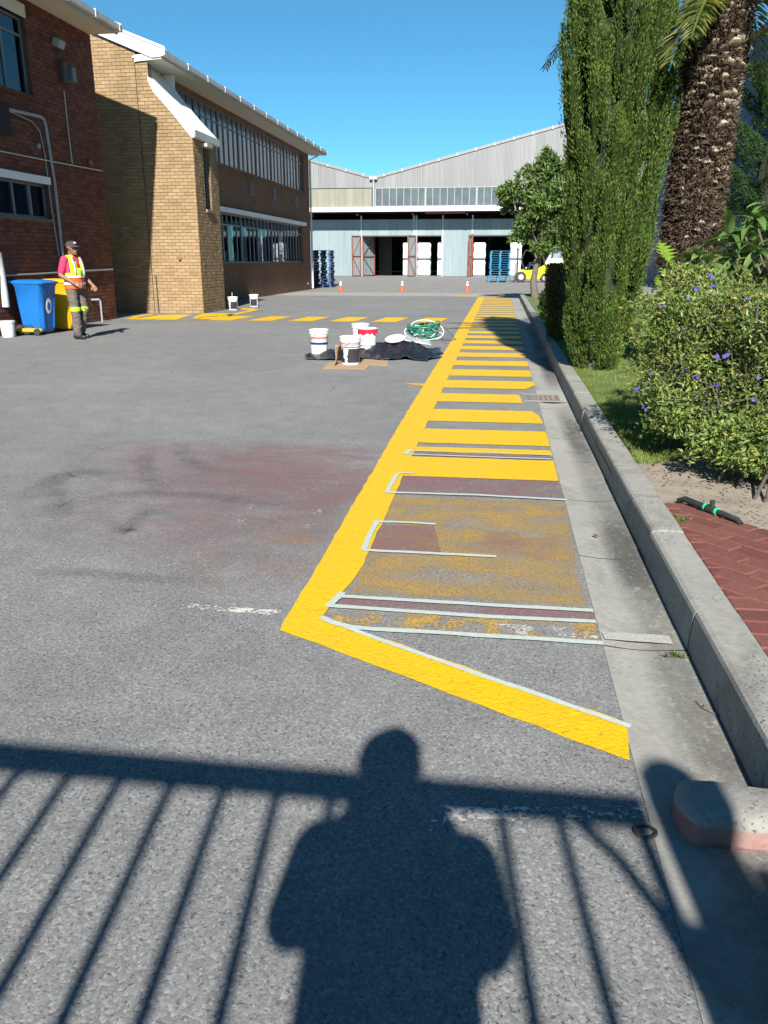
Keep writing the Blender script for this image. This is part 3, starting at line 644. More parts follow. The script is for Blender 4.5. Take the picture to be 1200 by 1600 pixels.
# ---- masking tape still stuck to the road
def tape(px, wd, label, z=.0085, curl=0.):
    P = [G(*q) for q in px]; n = 14; V = []; pts = []
    L = [0]
    for i in range(1, len(P)): L.append(L[-1] + (P[i] - P[i - 1]).length)
    for k in range(n + 1):
        s = L[-1] * k / n; i = max(j for j in range(len(P)) if L[j] <= s + 1e-6); i = min(i, len(P) - 2)
        pts.append(P[i].lerp(P[i + 1], (s - L[i]) / (L[i + 1] - L[i])))
    for i, p in enumerate(pts):
        t = (pts[min(i + 1, n)] - pts[max(i - 1, 0)]).normalized(); s = Vector((-t.y, t.x, 0)) * (wd / 2 + random.uniform(-.0015, .0015))
        zz = z + curl * max(0, math.sin(i * 1.3)) * random.random(); wob = Vector((random.uniform(-.002, .002), random.uniform(-.002, .002), 0))
        V += [p - s + wob + Vector((0, 0, zz)), p + s + wob + Vector((0, 0, zz + curl * .3 * random.random()))]
    o = Vector(V[0]); V = [v - o for v in V]
    F = [(2 * i, 2 * i + 2, 2 * i + 3, 2 * i + 1) for i in range(n)]
    ob = mk('masking_tape', V, F, 'tape'); ob.location = o
    if ob.data.polygons[0].normal.z < 0: ob.data.flip_normals()
    sm = ob.modifiers.new('thickness', 'SOLIDIFY'); sm.thickness = .0008
    return tag(ob, label, 'tape', 'masking tape strips on the road')
tape([(504, 969), (560, 990), (700, 1040), (850, 1092), (984, 1139)], .022, 'long masking tape strip along the upper edge of the splayed yellow line', .0100, .003)
tape([(502, 967), (530, 982), (580, 986), (700, 993), (942, 1008)], .032, 'curved pale tape strip below the worn yellow and white band', .0116, .002)
tape([(512, 949), (640, 958), (780, 967), (931, 974)], .030, 'pale tape strip just below the narrow dull red band', .0104)
tape([(526, 934), (640, 941), (780, 949), (926, 957)], .030, 'pale tape strip just above the narrow dull red band', .0112)
tape([(514, 950), (524, 940), (536, 929)], .034, 'short tape piece closing the left end of the narrow red band', .0122)
tape([(568, 862), (660, 866), (775, 872)], .030, 'mid-length tape strip under the small red square', .0104)
tape([(568, 862), (578, 838), (590, 815)], .030, 'short tape piece up the left side of the small red square', .0116)
tape([(584, 817), (630, 818), (681, 821)], .028, 'short tape strip along the top of the small red square', .0104)
tape([(604, 771), (740, 775), (886, 783)], .030, 'long thin tape strip along the lower edge of the wide red patch', .0104)
tape([(604, 772), (612, 757), (621, 742)], .030, 'short tape piece up the left side of the wide red patch', .0116)
tape([(618, 743), (632, 741), (648, 742)], .022, 'tiny tape end at the top left corner of the wide red patch', .0122)
tape([(633, 711), (740, 715), (861, 719)], .026, 'thin tape strip below the narrow slot between the yellow bars', .0104)
tape([(638, 706), (740, 708), (860, 713)], .016, 'very thin tape strip above the narrow slot between yellow bars', .0104)
tape([(633, 711), (637, 708), (640, 705)], .045, 'tiny tape square at the left end of the narrow slot', .0122)
# ---------------------------------------------------------------- brickwork
BW, BH, BJ, BD = .235, .0875, .010, .016
_bm = {}
def brickwork(wall, origin, ud, nd, z0, z1, urange, holes, m, nmax=300, key=None, seed=1):
    """single face bricks standing proud of a mortar wall. origin + u*ud, outward nd. urange(zc)->(umin,umax).
       nmax bricks become objects of their own under `wall`, the rest one part"""
    ud = Vector(ud); nd = Vector(nd); O = Vector(origin); rr = random.Random(seed); off = Vector((0, 0, 0)); p = wall
    while p: off += Vector(p.location); p = p.parent
    O = O - off; full = []; V = []; F = []
    rows = int(round((z1 - z0) / BH))
    for r in range(rows):
        za = z0 + r * BH + BJ / 2; zb = z0 + (r + 1) * BH - BJ / 2; zc = (za + zb) / 2; ua, ub = urange(zc)
        if ub - ua < .05: continue
        spans = [(ua, ub)]
        for (h0, h1, hz0, hz1) in holes:
            if hz0 < zc < hz1:
                ns = []
                for a, b in spans:
                    if h1 <= a or h0 >= b: ns.append((a, b)); continue
                    if h0 > a: ns.append((a, h0))
                    if h1 < b: ns.append((h1, b))
                spans = ns
        for a, b in spans:
            k = math.floor(a / BW) - 1; sh = (r % 2) * BW / 2
            while k * BW + sh < b:
                x0 = max(a, k * BW + sh + BJ / 2); x1 = min(b, (k + 1) * BW + sh - BJ / 2); k += 1
                if x1 - x0 < .03: continue
                d = BD / 2 + rr.uniform(-.0025, .0025)
                if x1 - x0 > BW - BJ - .004: full.append((x0, zc, d))
                else: full.append((x0, zc, d, x1))
    cand = [q for q in full if len(q) == 3]
    if key: cand.sort(key=lambda q: key(q[0], q[1]))
    else: rr.shuffle(cand)
    ind = set(id(q) for q in cand[:nmax]); M = Matrix(((ud.x, nd.x, 0), (ud.y, nd.y, 0), (0, 0, 1)))
    ck = (m, tuple(ud)); hw, hh, hd = (BW - BJ) / 2, (BH - BJ) / 2, BD / 2
    for q in full:
        x0, zc, d = q[:3]; x1 = q[3] if len(q) > 3 else x0 + BW - BJ; c = O + ud * ((x0 + x1) / 2) + Vector((0, 0, zc)) + nd * (d - hd)
        if id(q) in ind:
            if ck not in _bm:
                _bm[ck] = MB().cbox((0, 0, 0), (2 * hw, BD, 2 * hh), M.to_4x4(), .004).build('brick', m, None).data
                bpy.data.objects.remove([o for o in bpy.data.objects if o.data == _bm[ck]][0])
            o = bpy.data.objects.new('brick', _bm[ck]); col.objects.link(o); o.parent = wall; o.location = c
        else:
            w2 = (x1 - x0) / 2; k = len(V)
            P = [c + ud * (sx * w2) + nd * (sy * hd) + Vector((0, 0, sz * hh)) for sx, sy, sz in ((-1, -1, -1), (1, -1, -1), (1, -1, 1), (-1, -1, 1), (-1, 1, -1), (1, 1, -1), (1, 1, 1), (-1, 1, 1))]
            V += P; F += [(k + 4, k + 5, k + 6, k + 7), (k, k + 1, k + 5, k + 4), (k + 3, k + 7, k + 6, k + 2), (k, k + 4, k + 7, k + 3), (k + 1, k + 2, k + 6, k + 5)]
    if V:
        o = mk_np('brickwork', [tuple(v) for v in V], F, m, wall, kind='stuff')
        import bmesh
        bm = bmesh.new(); bm.from_mesh(o.data); bmesh.ops.recalc_face_normals(bm, faces=bm.faces); bm.to_mesh(o.data); bm.free()
    return full
def window(parent, X, y0, y1, z0, z1, ny, transom, fm='frame_grey', gm='glass', wmul=.05, openers=(), world=True):
    """window in a wall facing +X: frame with mullions, every pane a sub-part"""
    f = MB(); t = .035
    f.box((X - t, y0, z0), (X + t, y1, z0 + .05)); f.box((X - t, y0, z1 - .05), (X + t, y1, z1))
    for k in range(ny + 1):
        yy = y0 + (y1 - y0) * k / ny; hw = wmul / 2 * (1.5 if k % 4 == 0 else 1)
        f.box((X - t + .002, max(y0, yy - hw), z0 + .05), (X + t - .002 + (.012 if k % 4 == 0 else 0), min(y1, yy + hw), z1 - .05))
    if transom: f.box((X - t + .004, y0 + .01, transom - .025), (X + t - .006, y1 - .01, transom + .025))
    fo = f.build('window', fm, parent)
    rows = [(z0 + .05, (transom - .025) if transom else z1 - .05)] + ([(transom + .025, z1 - .05)] if transom else [])
    for k in range(ny):
        a = y0 + (y1 - y0) * k / ny + wmul / 2; b = y0 + (y1 - y0) * (k + 1) / ny - wmul / 2
        for i, (c, d) in enumerate(rows):
            p = MB().box((X - .004, a + .001, c + .001), (X + .004, b - .001, d - .001))
            if (k, i) in openers:
                ang = openers[(k, i)]; piv = Vector((X, a, 0)); M = Matrix.Rotation(ang, 4, 'Z'); p.v = [M @ (v - piv) + piv for v in p.v]
            p.build('pane', gm, fo)
    return fo
# ---------------------------------------------------------------- office building behind (with stair wing)
YW = 22.70; XM = -9.85; XW = -8.37; YWE = 24.62; YME = 43.06; ZE = 6.55
ob = thing('office_building', 'two-storey tan and brown brick office building with white sloping stairwell hood', 'building', (XM, YW, 0))
UWIN = (25.0, 41.9, 4.68, 6.42); LWIN = (25.0, 41.4, 1.36, 3.08)
m_ = MB(); XI_ = XM - .24
def wallpart(mb, y0, y1, z0, z1): mb.box((XI_, y0, z0), (XM, y1, z1))
wallpart(m_, YWE, YME, 0, LWIN[2]); wallpart(m_, YWE, LWIN[0], LWIN[2], LWIN[3]); wallpart(m_, LWIN[1], YME, LWIN[2], LWIN[3])
wallpart(m_, YWE, YME, LWIN[3], UWIN[2]); wallpart(m_, YWE, UWIN[0], UWIN[2], UWIN[3]); wallpart(m_, UWIN[1], YME, UWIN[2], UWIN[3]); wallpart(m_, YWE, YME, UWIN[3], ZE)
m_.box((XM - 9, YME - .24, 0), (XI_, YME, ZE))
m_.build('wall', 'wall_main', ob)
# gable front and projecting stair wing as a mortar body with bricks on its faces
RP = .385
def rakez(x): return 6.62 + RP * (-9.0 - x)
def wing_umax(z):
    if z < 4.62: return XW
    if z < 6.02: return XW + (z - 4.62) / (6.02 - 4.62) * (-9.47 - XW)
    if z < 6.45: return -9.47
    if z < 6.72: return -9.80
    return -9.80 - (z - 6.72) / RP
prof = [(-13.5, 0), (XW, 0), (XW, 4.62), (-9.47, 6.02), (-9.47, 6.45), (-9.80, 6.45), (-9.80, 6.72), (-13.5, 6.72 + RP * 3.7)]
wf = MB().prism([(x - (.012 if x > -9.9 else 0), z - .012 * (z > 1)) for x, z in prof], 'y', YW + .005, YW + .25).build('gable_wall', 'mortar', ob)
brickwork(wf, (0, YW, 0), (1, 0, 0), (0, -1, 0), 0, 7.7, lambda z: (-11.45, wing_umax(z)), [(-9.832, -9.808, 0, 6.5)], 'brick_tan', 300, key=lambda x, z: (abs(x + 9.3) * .6 + (max(0, 4.0 - z) * .2)), seed=3)
wr = MB().box((XW - .25, YW + .25, 0), (XW - .005, 23.45, 4.62)).box((XW - .25, 23.95, 0), (XW - .005, YWE, 4.62)).box((XW - .25, 23.45, 0), (XW - .005, 23.95, 2.84)).box((XW - .25, 23.45, 4.45), (XW - .005, 23.95, 4.62)).build('stair_wall', 'mortar', ob)
brickwork(wr, (XW, 0, 0), (0, 1, 0), (1, 0, 0), 0, 4.62, lambda z: (YW + .012, YWE), [(23.45, 23.95, 2.84, 4.45)], 'brick_tan', 0, seed=4)
MB().box((XM, YWE - .25, 0), (XW - .012, YWE, 4.62)).build('stair_return_wall', 'wall_tan', ob)
MB().box((-9.830, YW + .002, .02), (-9.810, YW + .004, 6.44)).build('movement_joint', 'dark', ob)
# slit window in the stair wall, brick sill below
sw = MB().box((XW - .14, 23.46, 2.86), (XW - .10, 23.50, 4.44)).box((XW - .14, 23.90, 2.86), (XW - .10, 23.94, 4.44)).box((XW - .138, 23.68, 2.86), (XW - .102, 23.72, 4.44)).build('slit_window', 'frame_grey', ob)
for a in (23.50, 23.72): MB().box((XW - .125, a + .001, 2.87), (XW - .115, a + .178, 4.43)).build('pane', 'glass', sw)
MB().box((XW - .13, 23.42, 2.76), (XW + .05, 23.98, 2.84)).build('window_sill', 'brick_tan', ob)
MB().box((XW - .01, 23.40, 4.47), (XW + .16, 23.85, 4.56)).build('light_fitting', 'offwhite', ob)
# small fittings on the wing front
MB().lathe([(.05, 0), (.05, .05), (.02, .06)], 14, (-8.95, YW - .005, 1.50), M=Matrix.Rotation(R(90), 4, 'X')).build('hose_bib', 'redsteel', ob)
MB().tube([(-9.70, YW - .03, .02), (-9.70, YW - .03, 1.05)], .016, 8).build('drain_pipe', 'darksteel', ob)
# sloping white hood over the stair
hp = [(XW + .06, 4.60), (XW + .08, 4.78), (-8.85, 5.36), (-9.30, 5.88), (-9.49, 6.12), (-9.49, 6.02), (-9.36, 5.74), (-8.85, 5.18), (XW - .02, 4.62)]
hood = MB().prism(hp, 'y', YW - .03, YWE + .06).build('stair_hood', 'white', ob)
MB().prism([(-9.492, 6.12), (-9.83, 6.50), (-9.83, 6.38), (-9.492, 6.0)], 'y', YW + .255, YWE + .06).build('hood_upper_slope', 'white', hood)
MB().box((XW + .082, YW - .02, 4.62), (XW + .098, YWE + .05, 4.80)).build('hood_fascia', 'palegutter', hood)
MB().box((XM - .02, YW + .3, 4.7), (XM + .012, YWE + .02, 6.5)).build('stair_back_panel', 'white', ob)
MB().box((XM + .012, YWE - .06, 6.0), (-9.5, YWE + .02, 6.5)).build('stair_cheek', 'white', ob)
# windows of the long side
rnd = random.Random(5)
op_l = {(k, 0): R(-rnd.uniform(2, 9)) for k in (9, 12, 16, 17, 22)}
window(ob, XM - .10, *UWIN, 30, 5.98, 'frame_grey', 'glass_dim', .055)
window(ob, XM - .10, *LWIN, 30, 2.68, 'frame_grey', 'glass', .05, op_l)
for z0, z1, xx in ((4.74, 6.35, XM - .36),):
    for k in range(64):
        yy = 25.1 + k * .26
        MB().cbox((xx + rnd.uniform(-.02, .02), yy + .13, (z0 + z1) / 2), (.012, .235, z1 - z0), Matrix.Rotation(rnd.uniform(-.35, .35), 4, 'Z')).build('blind_slat', 'blind', ob)
MB().box((XM - 5.2, YWE, .1), (XM - 5.1, YME - .3, 6.4)).build('inner_wall', 'room', ob)
MB().box((XM - 5.1, YWE, 3.2), (XM - .30, YME - .3, 3.35)).box((XM - 5.1, YWE, 6.45), (XM - .30, YME - .3, 6.5)).build('inner_ceiling', 'room', ob)
MB().box((XM - 5.1, YWE, .9), (XM - .30, YME - .3, 1.0)).build('inner_floor', 'room', ob)
MB().box((XM - .02, LWIN[0], 3.09), (XM + .16, LWIN[1] + .25, 3.25)).build('window_lintel', 'white', ob)
MB().box((XM - .13, LWIN[0], 1.27), (XM + .07, LWIN[1] + .1, 1.355)).build('window_sill', 'wall_main', ob)
MB().box((XM - .13, UWIN[0], 4.60), (XM + .07, UWIN[1] + .1, 4.675)).build('window_sill', 'wall_main', ob)
for px, py in ((392, 296), (428, 304), (462, 315)):
    c = PX(px, py, XM); v = MB()
    v.box((XM + .001, c.y - .24, c.z - .22), (XM + .05, c.y + .24, c.z + .22)); vo = v.build('air_vent', 'frame_grey', ob)
    for k in range(6): MB().cbox((XM + .056, c.y, c.z - .17 + k * .068), (.012, .40, .05), Matrix.Rotation(R(30), 4, 'Y')).build('louvre', 'darksteel', vo)
MB().tube([(XM + .06, YME + .05, .05), (XM + .06, YME + .05, 6.3), (XM + .5, YME + .05, 6.5)], .05, 10).build('downpipe', 'white', ob, smooth=True)
MB().box((XM - .2, YME - .9, .28), (XM + .05, YME - .85, .36)).build('pipe_clip', 'greypipe', ob)
# eaves, gutter and roof
def eaves(parent, y0, y1, xw, xe, ztop, nbr, barge, depth=7.5):
    MB().box((xw - .02, y0 + .02, ztop - .098), (xe - .02, y1, ztop - .06)).build('soffit', 'soffit', parent)
    MB().box((xe - .02, y0 + .02, ztop - .13), (xe + .005, y1, ztop + .05)).build('fascia', 'offwhite', parent)
    g = MB(); pr = [(xe + .008, ztop + .06), (xe + .008, ztop - .05), (xe + .03, ztop - .07), (xe + .10, ztop - .07), (xe + .125, ztop - .045), (xe + .125, ztop + .06), (xe + .112, ztop + .06), (xe + .112, ztop - .04), (xe + .095, ztop - .055), (xe + .03, ztop - .055), (xe + .02, ztop - .04), (xe + .02, ztop + .06)]
    g.prism(pr, 'y', y0 - .02, y1 + .05); go = g.build('gutter', 'palegutter', parent)
    for k in range(nbr):
        yy = y0 + .1 + (y1 - y0 - .2) * k / max(1, nbr - 1)
        MB().box((xe + .0, yy - .02, ztop - .078), (xe + .133, yy + .02, ztop + .085)).build('gutter_bracket', 'white', go)
    # corrugated roof slope
    V = []; F = []; n = int((y1 - y0 + .1) / .05); s = RP
    for i in range(n + 1):
        yy = y0 - .05 + i * .05; dz = .012 * math.sin(i * math.pi / 2 * .85)
        for x in (xe + .06, xw - depth): V.append((x, yy, ztop + .10 + s * (xe + .06 - x) + dz))
    for i in range(n): F.append((2 * i, 2 * i + 2, 2 * i + 3, 2 * i + 1))
    m2 = MB(); m2.v = [Vector(v) for v in V]; m2.f = F; ro = m2.build('roof', 'roof', parent, smooth=True)
    ro.modifiers.new('thickness', 'SOLIDIFY').thickness = .02
    MB().prism([(xe - .01, ztop + .03), (xw - depth, ztop + .03 + s * (xe - xw + depth)), (xw - depth, ztop - .02 + s * (xe - xw + depth)), (xe - .01, ztop - .02)], 'y', y0 + .05, y1).build('roof_lining', 'soffit', parent)
    return ro
eaves(ob, YW - .06, YME + .55, XM, -9.07, ZE + .10, 14, True)
bz = ZE + .10
MB().prism([(-8.93, bz + .13), (-13.8, bz + .13 + RP * 4.87), (-13.8, bz - .17 + RP * 4.87), (-9.30, bz - .17 + RP * .14), (-9.06, bz - .10), (-8.93, bz - .06)], 'y', YW - .10, YW - .06).build('barge_board', 'white', ob)
MB().prism([(-9.05, bz - .14), (-9.80, bz - .19), (-9.80, bz - .03), (-9.05, bz - .03)], 'y', YW - .058, YW - .02).build('eave_box_end', 'white', ob)
# ---------------------------------------------------------------- red-brown brick building on the left
XB = -9.90; YB = 20.42
rb = thing('brick_building', 'dark red-brown brick building with deep cream eaves at the far left', 'building', (XB, YB, 0))
W1 = (12.2, 17.55, 4.74, 6.20); W2 = (12.2, 17.72, 2.32, 3.03)
wb = MB()
def wp(y0, y1, z0, z1): wb.box((XB - .25, y0, z0), (XB - .005, y1, z1))
wp(6, YB, 0, W2[2]); wp(6, W2[0], W2[2], W2[3]); wp(W2[1], YB, W2[2], W2[3]); wp(6, YB, W2[3], W1[2]); wp(6, W1[0], W1[2], W1[3]); wp(W1[1], YB, W1[2], W1[3]); wp(6, YB, W1[3], 6.56)
wb.box((XB - 8, YB - .26, 0), (XB - .25, YB - .012, 6.56))
wbo = wb.build('wall', 'mortar_dark', rb)
brickwork(wbo, (XB, 0, 0), (0, 1, 0), (1, 0, 0), 0, 6.56, lambda z: (10.5, YB), [(W1[0], W1[1], W1[2] - .02, W1[3] + .02), (W2[0], W2[1], W2[2] - .02, W2[3] + .16)], 'brick_red', 300, key=lambda y, z: abs(y - 16.8) + (2 if y < 15.7 else 0) + abs(z - 3.5) * .1, seed=6)
MB().box((XB - 8, YB - .012, 0), (XB - .02, YB, 6.5)).build('end_wall', 'wall_main', rb)
window(rb, XB - .13, *W1, 7, 5.86, 'frame_grey', 'glass', .055)
window(rb, XB - .13, *W2, 9, None, 'frame_grey', 'glass', .05)
MB().box((XB - .2, W1[0], W1[3]), (XB + .03, W1[1] + .03, 6.44)).build('window_lintel', 'soffit', rb)
MB().box((XB - .2, W2[0], W2[3]), (XB + .06, W2[1] + .05, W2[3] + .15)).build('window_lintel', 'white', rb)
MB().box((XB - .2, W2[0], W2[2] - .07), (XB + .04, W2[1] + .03, W2[2] - .005)).build('window_sill', 'mortar', rb)
MB().box((XB - .2, W1[0], W1[2] - .08), (XB + .05, W1[1] + .03, W1[2] - .005)).build('window_sill', 'brick_red', rb)
for k in range(11): MB().box((XB - .50 - .012 * (k % 2), 12.4 + k * .47, 4.76), (XB - .47 - .012 * (k % 2), 12.4 + k * .47 + .30, 6.15)).build('curtain', 'blind', rb)
MB().box((XB - 4, 6.5, .1), (XB - 3.9, YB - .3, 6.5)).build('inner_wall', 'room', rb)
MB().box((XB - 3.9, 6.5, 3.3), (XB - .3, YB - .3, 3.4)).box((XB - 3.9, 6.5, 6.4), (XB - .3, YB - .3, 6.45)).build('inner_ceiling', 'room', rb)
eaves(rb, 6, YB - .02, XB, -9.20, 6.66, 13, False)
MB().prism([(-9.07, 6.76), (-14, 6.76 + RP * 4.93), (-14, 6.55 + RP * 4.93), (-9.9, 6.55 + RP * .5), (-9.2, 6.56)], 'y', YB - .02, YB + .02).build('barge_board', 'offwhite', rb)
# pipes and boxes on its wall
def wy(px, py): return PX(px, py, XB + .04)
def pipe(px, r, m='greypipe', n=8, nm='pipe'): MB().tube([wy(*q) for q in px], r, n).build(nm, m, rb, smooth=True)
pipe([(-60, 155), (0, 168), (62, 182), (68, 186), (71, 194), (86, 290), (97, 392), (110, 500)], .034, nm='downpipe')
pipe([(-40, 158), (20, 176), (50, 190), (62, 205), (70, 240), (80, 320), (92, 400)], .012, nm='cable')
pipe([(-60, 222), (0, 236), (80, 252), (160, 267)], .014, 'offwhite', nm='conduit')
pipe([(100, 142), (106, 198), (113, 256)], .012, 'offwhite', nm='conduit')
pipe([(-50, 432), (0, 431), (60, 428), (120, 424), (176, 421)], .022, 'greypipe', nm='handrail')
MB().tube([wy(*q) for q in ((-4, 395), (2, 428), (7, 460), (9, 480))], .075, 10).build('downpipe', 'palegutter', rb, smooth=True)
c = wy(86, 68); MB().cbox(c + Vector((.08, 0, 0)), (.18, .26, .17), Matrix.Rotation(R(20), 4, 'Y'), .02).box((XB + .002, c.y - .04, c.z - .05), (XB + .06, c.y + .04, c.z + .05)).build('floodlight', 'greypipe', rb)
c = wy(98, 113); MB().cbox(c + Vector((.02, -.03, 0)), (.16, .22, .44), None, .02).build('junction_box', 'darksteel', rb)
c = wy(106, 116); MB().cbox(c + Vector((.05, .05, 0)), (.18, .16, .30), None, .015).build('meter_box', 'frame_grey', rb)
c = wy(59, 228); MB().lathe([(.05, 0), (.05, .04), (.03, .05)], 14, c, M=Matrix.Rotation(R(90), 4, 'Y')).build('wall_button', 'greypipe', rb)
c = wy(141, 254); MB().cbox(c, (.07, .16, .13), None, .015).build('alarm_box', 'redsteel', rb)
c = wy(2, 186); MB().box((XB + .001, c.y - .6, c.z - .28), (XB + .14, c.y + .16, c.z + .28)).build('air_conditioner', 'dark', rb)
# ---------------------------------------------------------------- warehouse
YF, YL = 77.1, 79.0
wh = thing('warehouse', 'long corrugated-iron warehouse with twin gables and open loading doors', 'warehouse', (0, YL, 0))
pt = [PY(*q, YF) for q in ((485, 250), (583, 277), (590, 270), (880, 188))]
val = PY(584, 279, YF)
sL = (pt[0].z - pt[1].z) / (pt[0].x - pt[1].x); sR = (pt[3].z - pt[2].z) / (pt[3].x - pt[2].x)
apL, apR = -21.5, 8.0
def gz(x):
    if x < val.x: return val.z + sL * (x - val.x) if x > apL else val.z + sL * (apL - val.x) - sL * (x - apL) * 1.0
    return val.z + sR * (x - val.x) if x < apR else val.z + sR * (apR - val.x) - sR * (x - apR)
PIT, AMP = .22, .030
def corr(name, x0, x1, y, zb, zt, m, parent, face=-1):
    """corrugated sheet between x0 and x1; zb, zt functions of x"""
    n = max(2, int(round((x1 - x0) / PIT * 6))); V = []; F = []; off = Vector(parent.location)
    for i in range(n + 1):
        x = x0 + (x1 - x0) * i / n; t = (x / PIT) % 1; d = AMP * (1 if t < .36 else (1 - (t - .36) / .14 if t < .5 else (-0 if t < .86 else (t - .86) / .14)))
        V += [(x - off.x, y - d - off.y, zb(x)), (x - off.x, y - d - off.y, zt(x))]
    for i in range(n): F.append((2 * i, 2 * i + 2, 2 * i + 3, 2 * i + 1))
    return mk(name, V, F, m, parent)
ZS0, ZS1 = PY(700, 322, YF).z, PY(700, 293, YF).z       # window strip
xL, xR = -30.0, 16.0
xd = PY(581, 300, YF).x
x = xL
while x < xR:
    x1 = min(x + .88, xR)
    corr('cladding_sheet', x, x1, YF, lambda q: ZS1 + .06, lambda q: gz(q), 'clad', wh)
    if x < xd - .02: corr('cladding_sheet', x, min(x1, xd), YF + .02, lambda q: ZS0, lambda q: ZS1 + .0, 'clad_fib', wh)
    x = x1
# strip window
wxa, wxb = PY(586, 300, YF).x, 12.0; npn = int(round((wxb - wxa) / .66)); f = MB()
f.box((wxa, YF - .02, ZS0 - .02), (wxb, YF + .06, ZS0 + .06)).box((wxa, YF - .02, ZS1 - .02), (wxb, YF + .06, ZS1 + .058))
for k in range(npn + 1):
    q = wxa + (wxb - wxa) * k / npn; hw = .028 if k % 7 else .075; f.box((q - hw, YF - .016, ZS0 + .06), (q + hw, YF + .05, ZS1 - .02))
fo = f.build('strip_window', 'frame_white', wh)
for k in range(npn):
    a = wxa + (wxb - wxa) * k / npn + .03; MB().box((a, YF + .018, ZS0 + .061), (a + .60, YF + .024, ZS1 - .021)).build('pane', 'dustglass', fo)
MB().box((wxa, YF + .5, ZS0 - .1), (wxb, YF + .55, ZS1 + .2)).build('window_backing', 'backing', wh)
# verge flashing, valley and roofs behind
def verge(x0, x1):
    z0, z1 = gz(x0), gz(x1); MB().prism([(x0, z0 - .06), (x1, z1 - .06), (x1, z1 + .16), (x0, z0 + .16)], 'y', YF - .10, YF + .06).build('verge_flashing', 'clad', wh)
    n = int(abs(x1 - x0) / 1.6)
    for k in range(n):
        q = x0 + (x1 - x0) * (k + .5) / n; MB().cbox((q, YF - .11, gz(q) + .05), (.10, .03, .26), Matrix.Rotation(-math.atan((z1 - z0) / (x1 - x0)), 4, 'Y')).build('flashing_strap', 'steel', wh)
verge(xL, apL); verge(apL, val.x - .12); verge(val.x + .12, apR); verge(apR, xR)
for x0, x1 in ((xL, apL), (apL, val.x), (val.x, apR), (apR, xR)):
    MB().prism([(x0, gz(x0) - .02), (x1, gz(x1) - .02), (x1, gz(x1) + .06), (x0, gz(x0) + .06)], 'y', YF + .06, 118).build('roof', 'roof', wh)
MB().box((val.x - .35, YF - .34, val.z - .10), (val.x + .35, YF - .10, val.z + .16)).build('rain_hopper', 'steel', wh)
MB().tube([(val.x, YF - .16, val.z - .05), (val.x, YF - .16, ZS0 - .15)], .10, 10).build('downpipe', 'steel', wh, smooth=True)
# gutter beam and dark soffit under the front wall
MB().box((xL, YF - .24, ZS0 - .42), (xR, YF + .04, ZS0 - .03)).build('gutter_beam', 'white', wh)
MB().box((xL, YF + .04, ZS0 - .44), (xR, YL + .4, ZS0 - .38)).build('canopy_soffit', 'darksteel', wh)
rbm = [PY(664, 331, YF), PY(727, 331, YF)]
MB().box((rbm[0].x, YF + .1, rbm[0].z - .16), (rbm[1].x, YF + .25, rbm[0].z + .04)).build('door_rail', 'redsteel', wh)
for q in (492, 563, 648, 731): 
    c = PY(q, 340, YL); MB().box((c.x - .05, YF + .05, 5.40), (c.x + .05, YL, 5.52)).build('canopy_bracket', 'darksteel', wh)
# lower wall with three openings
ZT, ZD = PY(600, 343, YL).z, PY(600, 368, YL).z
def lx(p): return PY(p, 400, YL).x
opens = [(lx(565), lx(646)), (lx(650), lx(691)), (lx(737), 7.2)]
segs = [(xL, opens[0][0], 0), (opens[0][1], opens[1][0], 0), (opens[1][1], opens[2][0], 0), (opens[2][1], xR, 0)] + [(a, b, 1) for a, b in opens]
for a, b, up in segs:
    x = a
    while x < b - .01:
        x1 = min(x + .88, b); corr('cladding_sheet', x, x1, YL, (lambda q: ZD) if up else (lambda q: .03), lambda q: ZT, 'clad_low', wh); x = x1
for a, b in opens:
    for q in (a, b): MB().box((q - .09, YL - .06, 0), (q + .09, YL + .10, ZD + .15)).build('post', 'redsteel' if q > -4 else 'steel', wh); MB().box((q - .07, YL - .05, ZD + .15), (q + .07, YL + .08, ZT + .35)).build('post', 'steel', wh)
    MB().box((a + .09, YL + .005, ZD - .10), (b - .09, YL + .08, ZD + .02)).build('door_head', 'darksteel', wh)
# inside of the shed
MB().prism([(xL, 0), (xR, 0), (xR, gz(xR) - .03), (apR, gz(apR) - .03), (val.x, gz(val.x) - .03), (apL, gz(apL) - .03), (xL, gz(xL) - .03)], 'y', 117, 117.2).box((xL, YL + .2, 0), (xL + .2, 117, gz(xL) - .1)).box((xR - .2, YL + .2, 0), (xR, 117, gz(xR) - .1)).build('rear_wall', 'room', wh)
for q in (-12.5, -6.5, -1.5, 4): MB().box((q, 92, 0), (q + .3, 92.3, 6.2)).build('inner_column', 'darksteel', wh)
MB().box((-12.2, 84, 0), (-10.9, 84.3, 5)).build('rack_end', 'darksteel', wh)
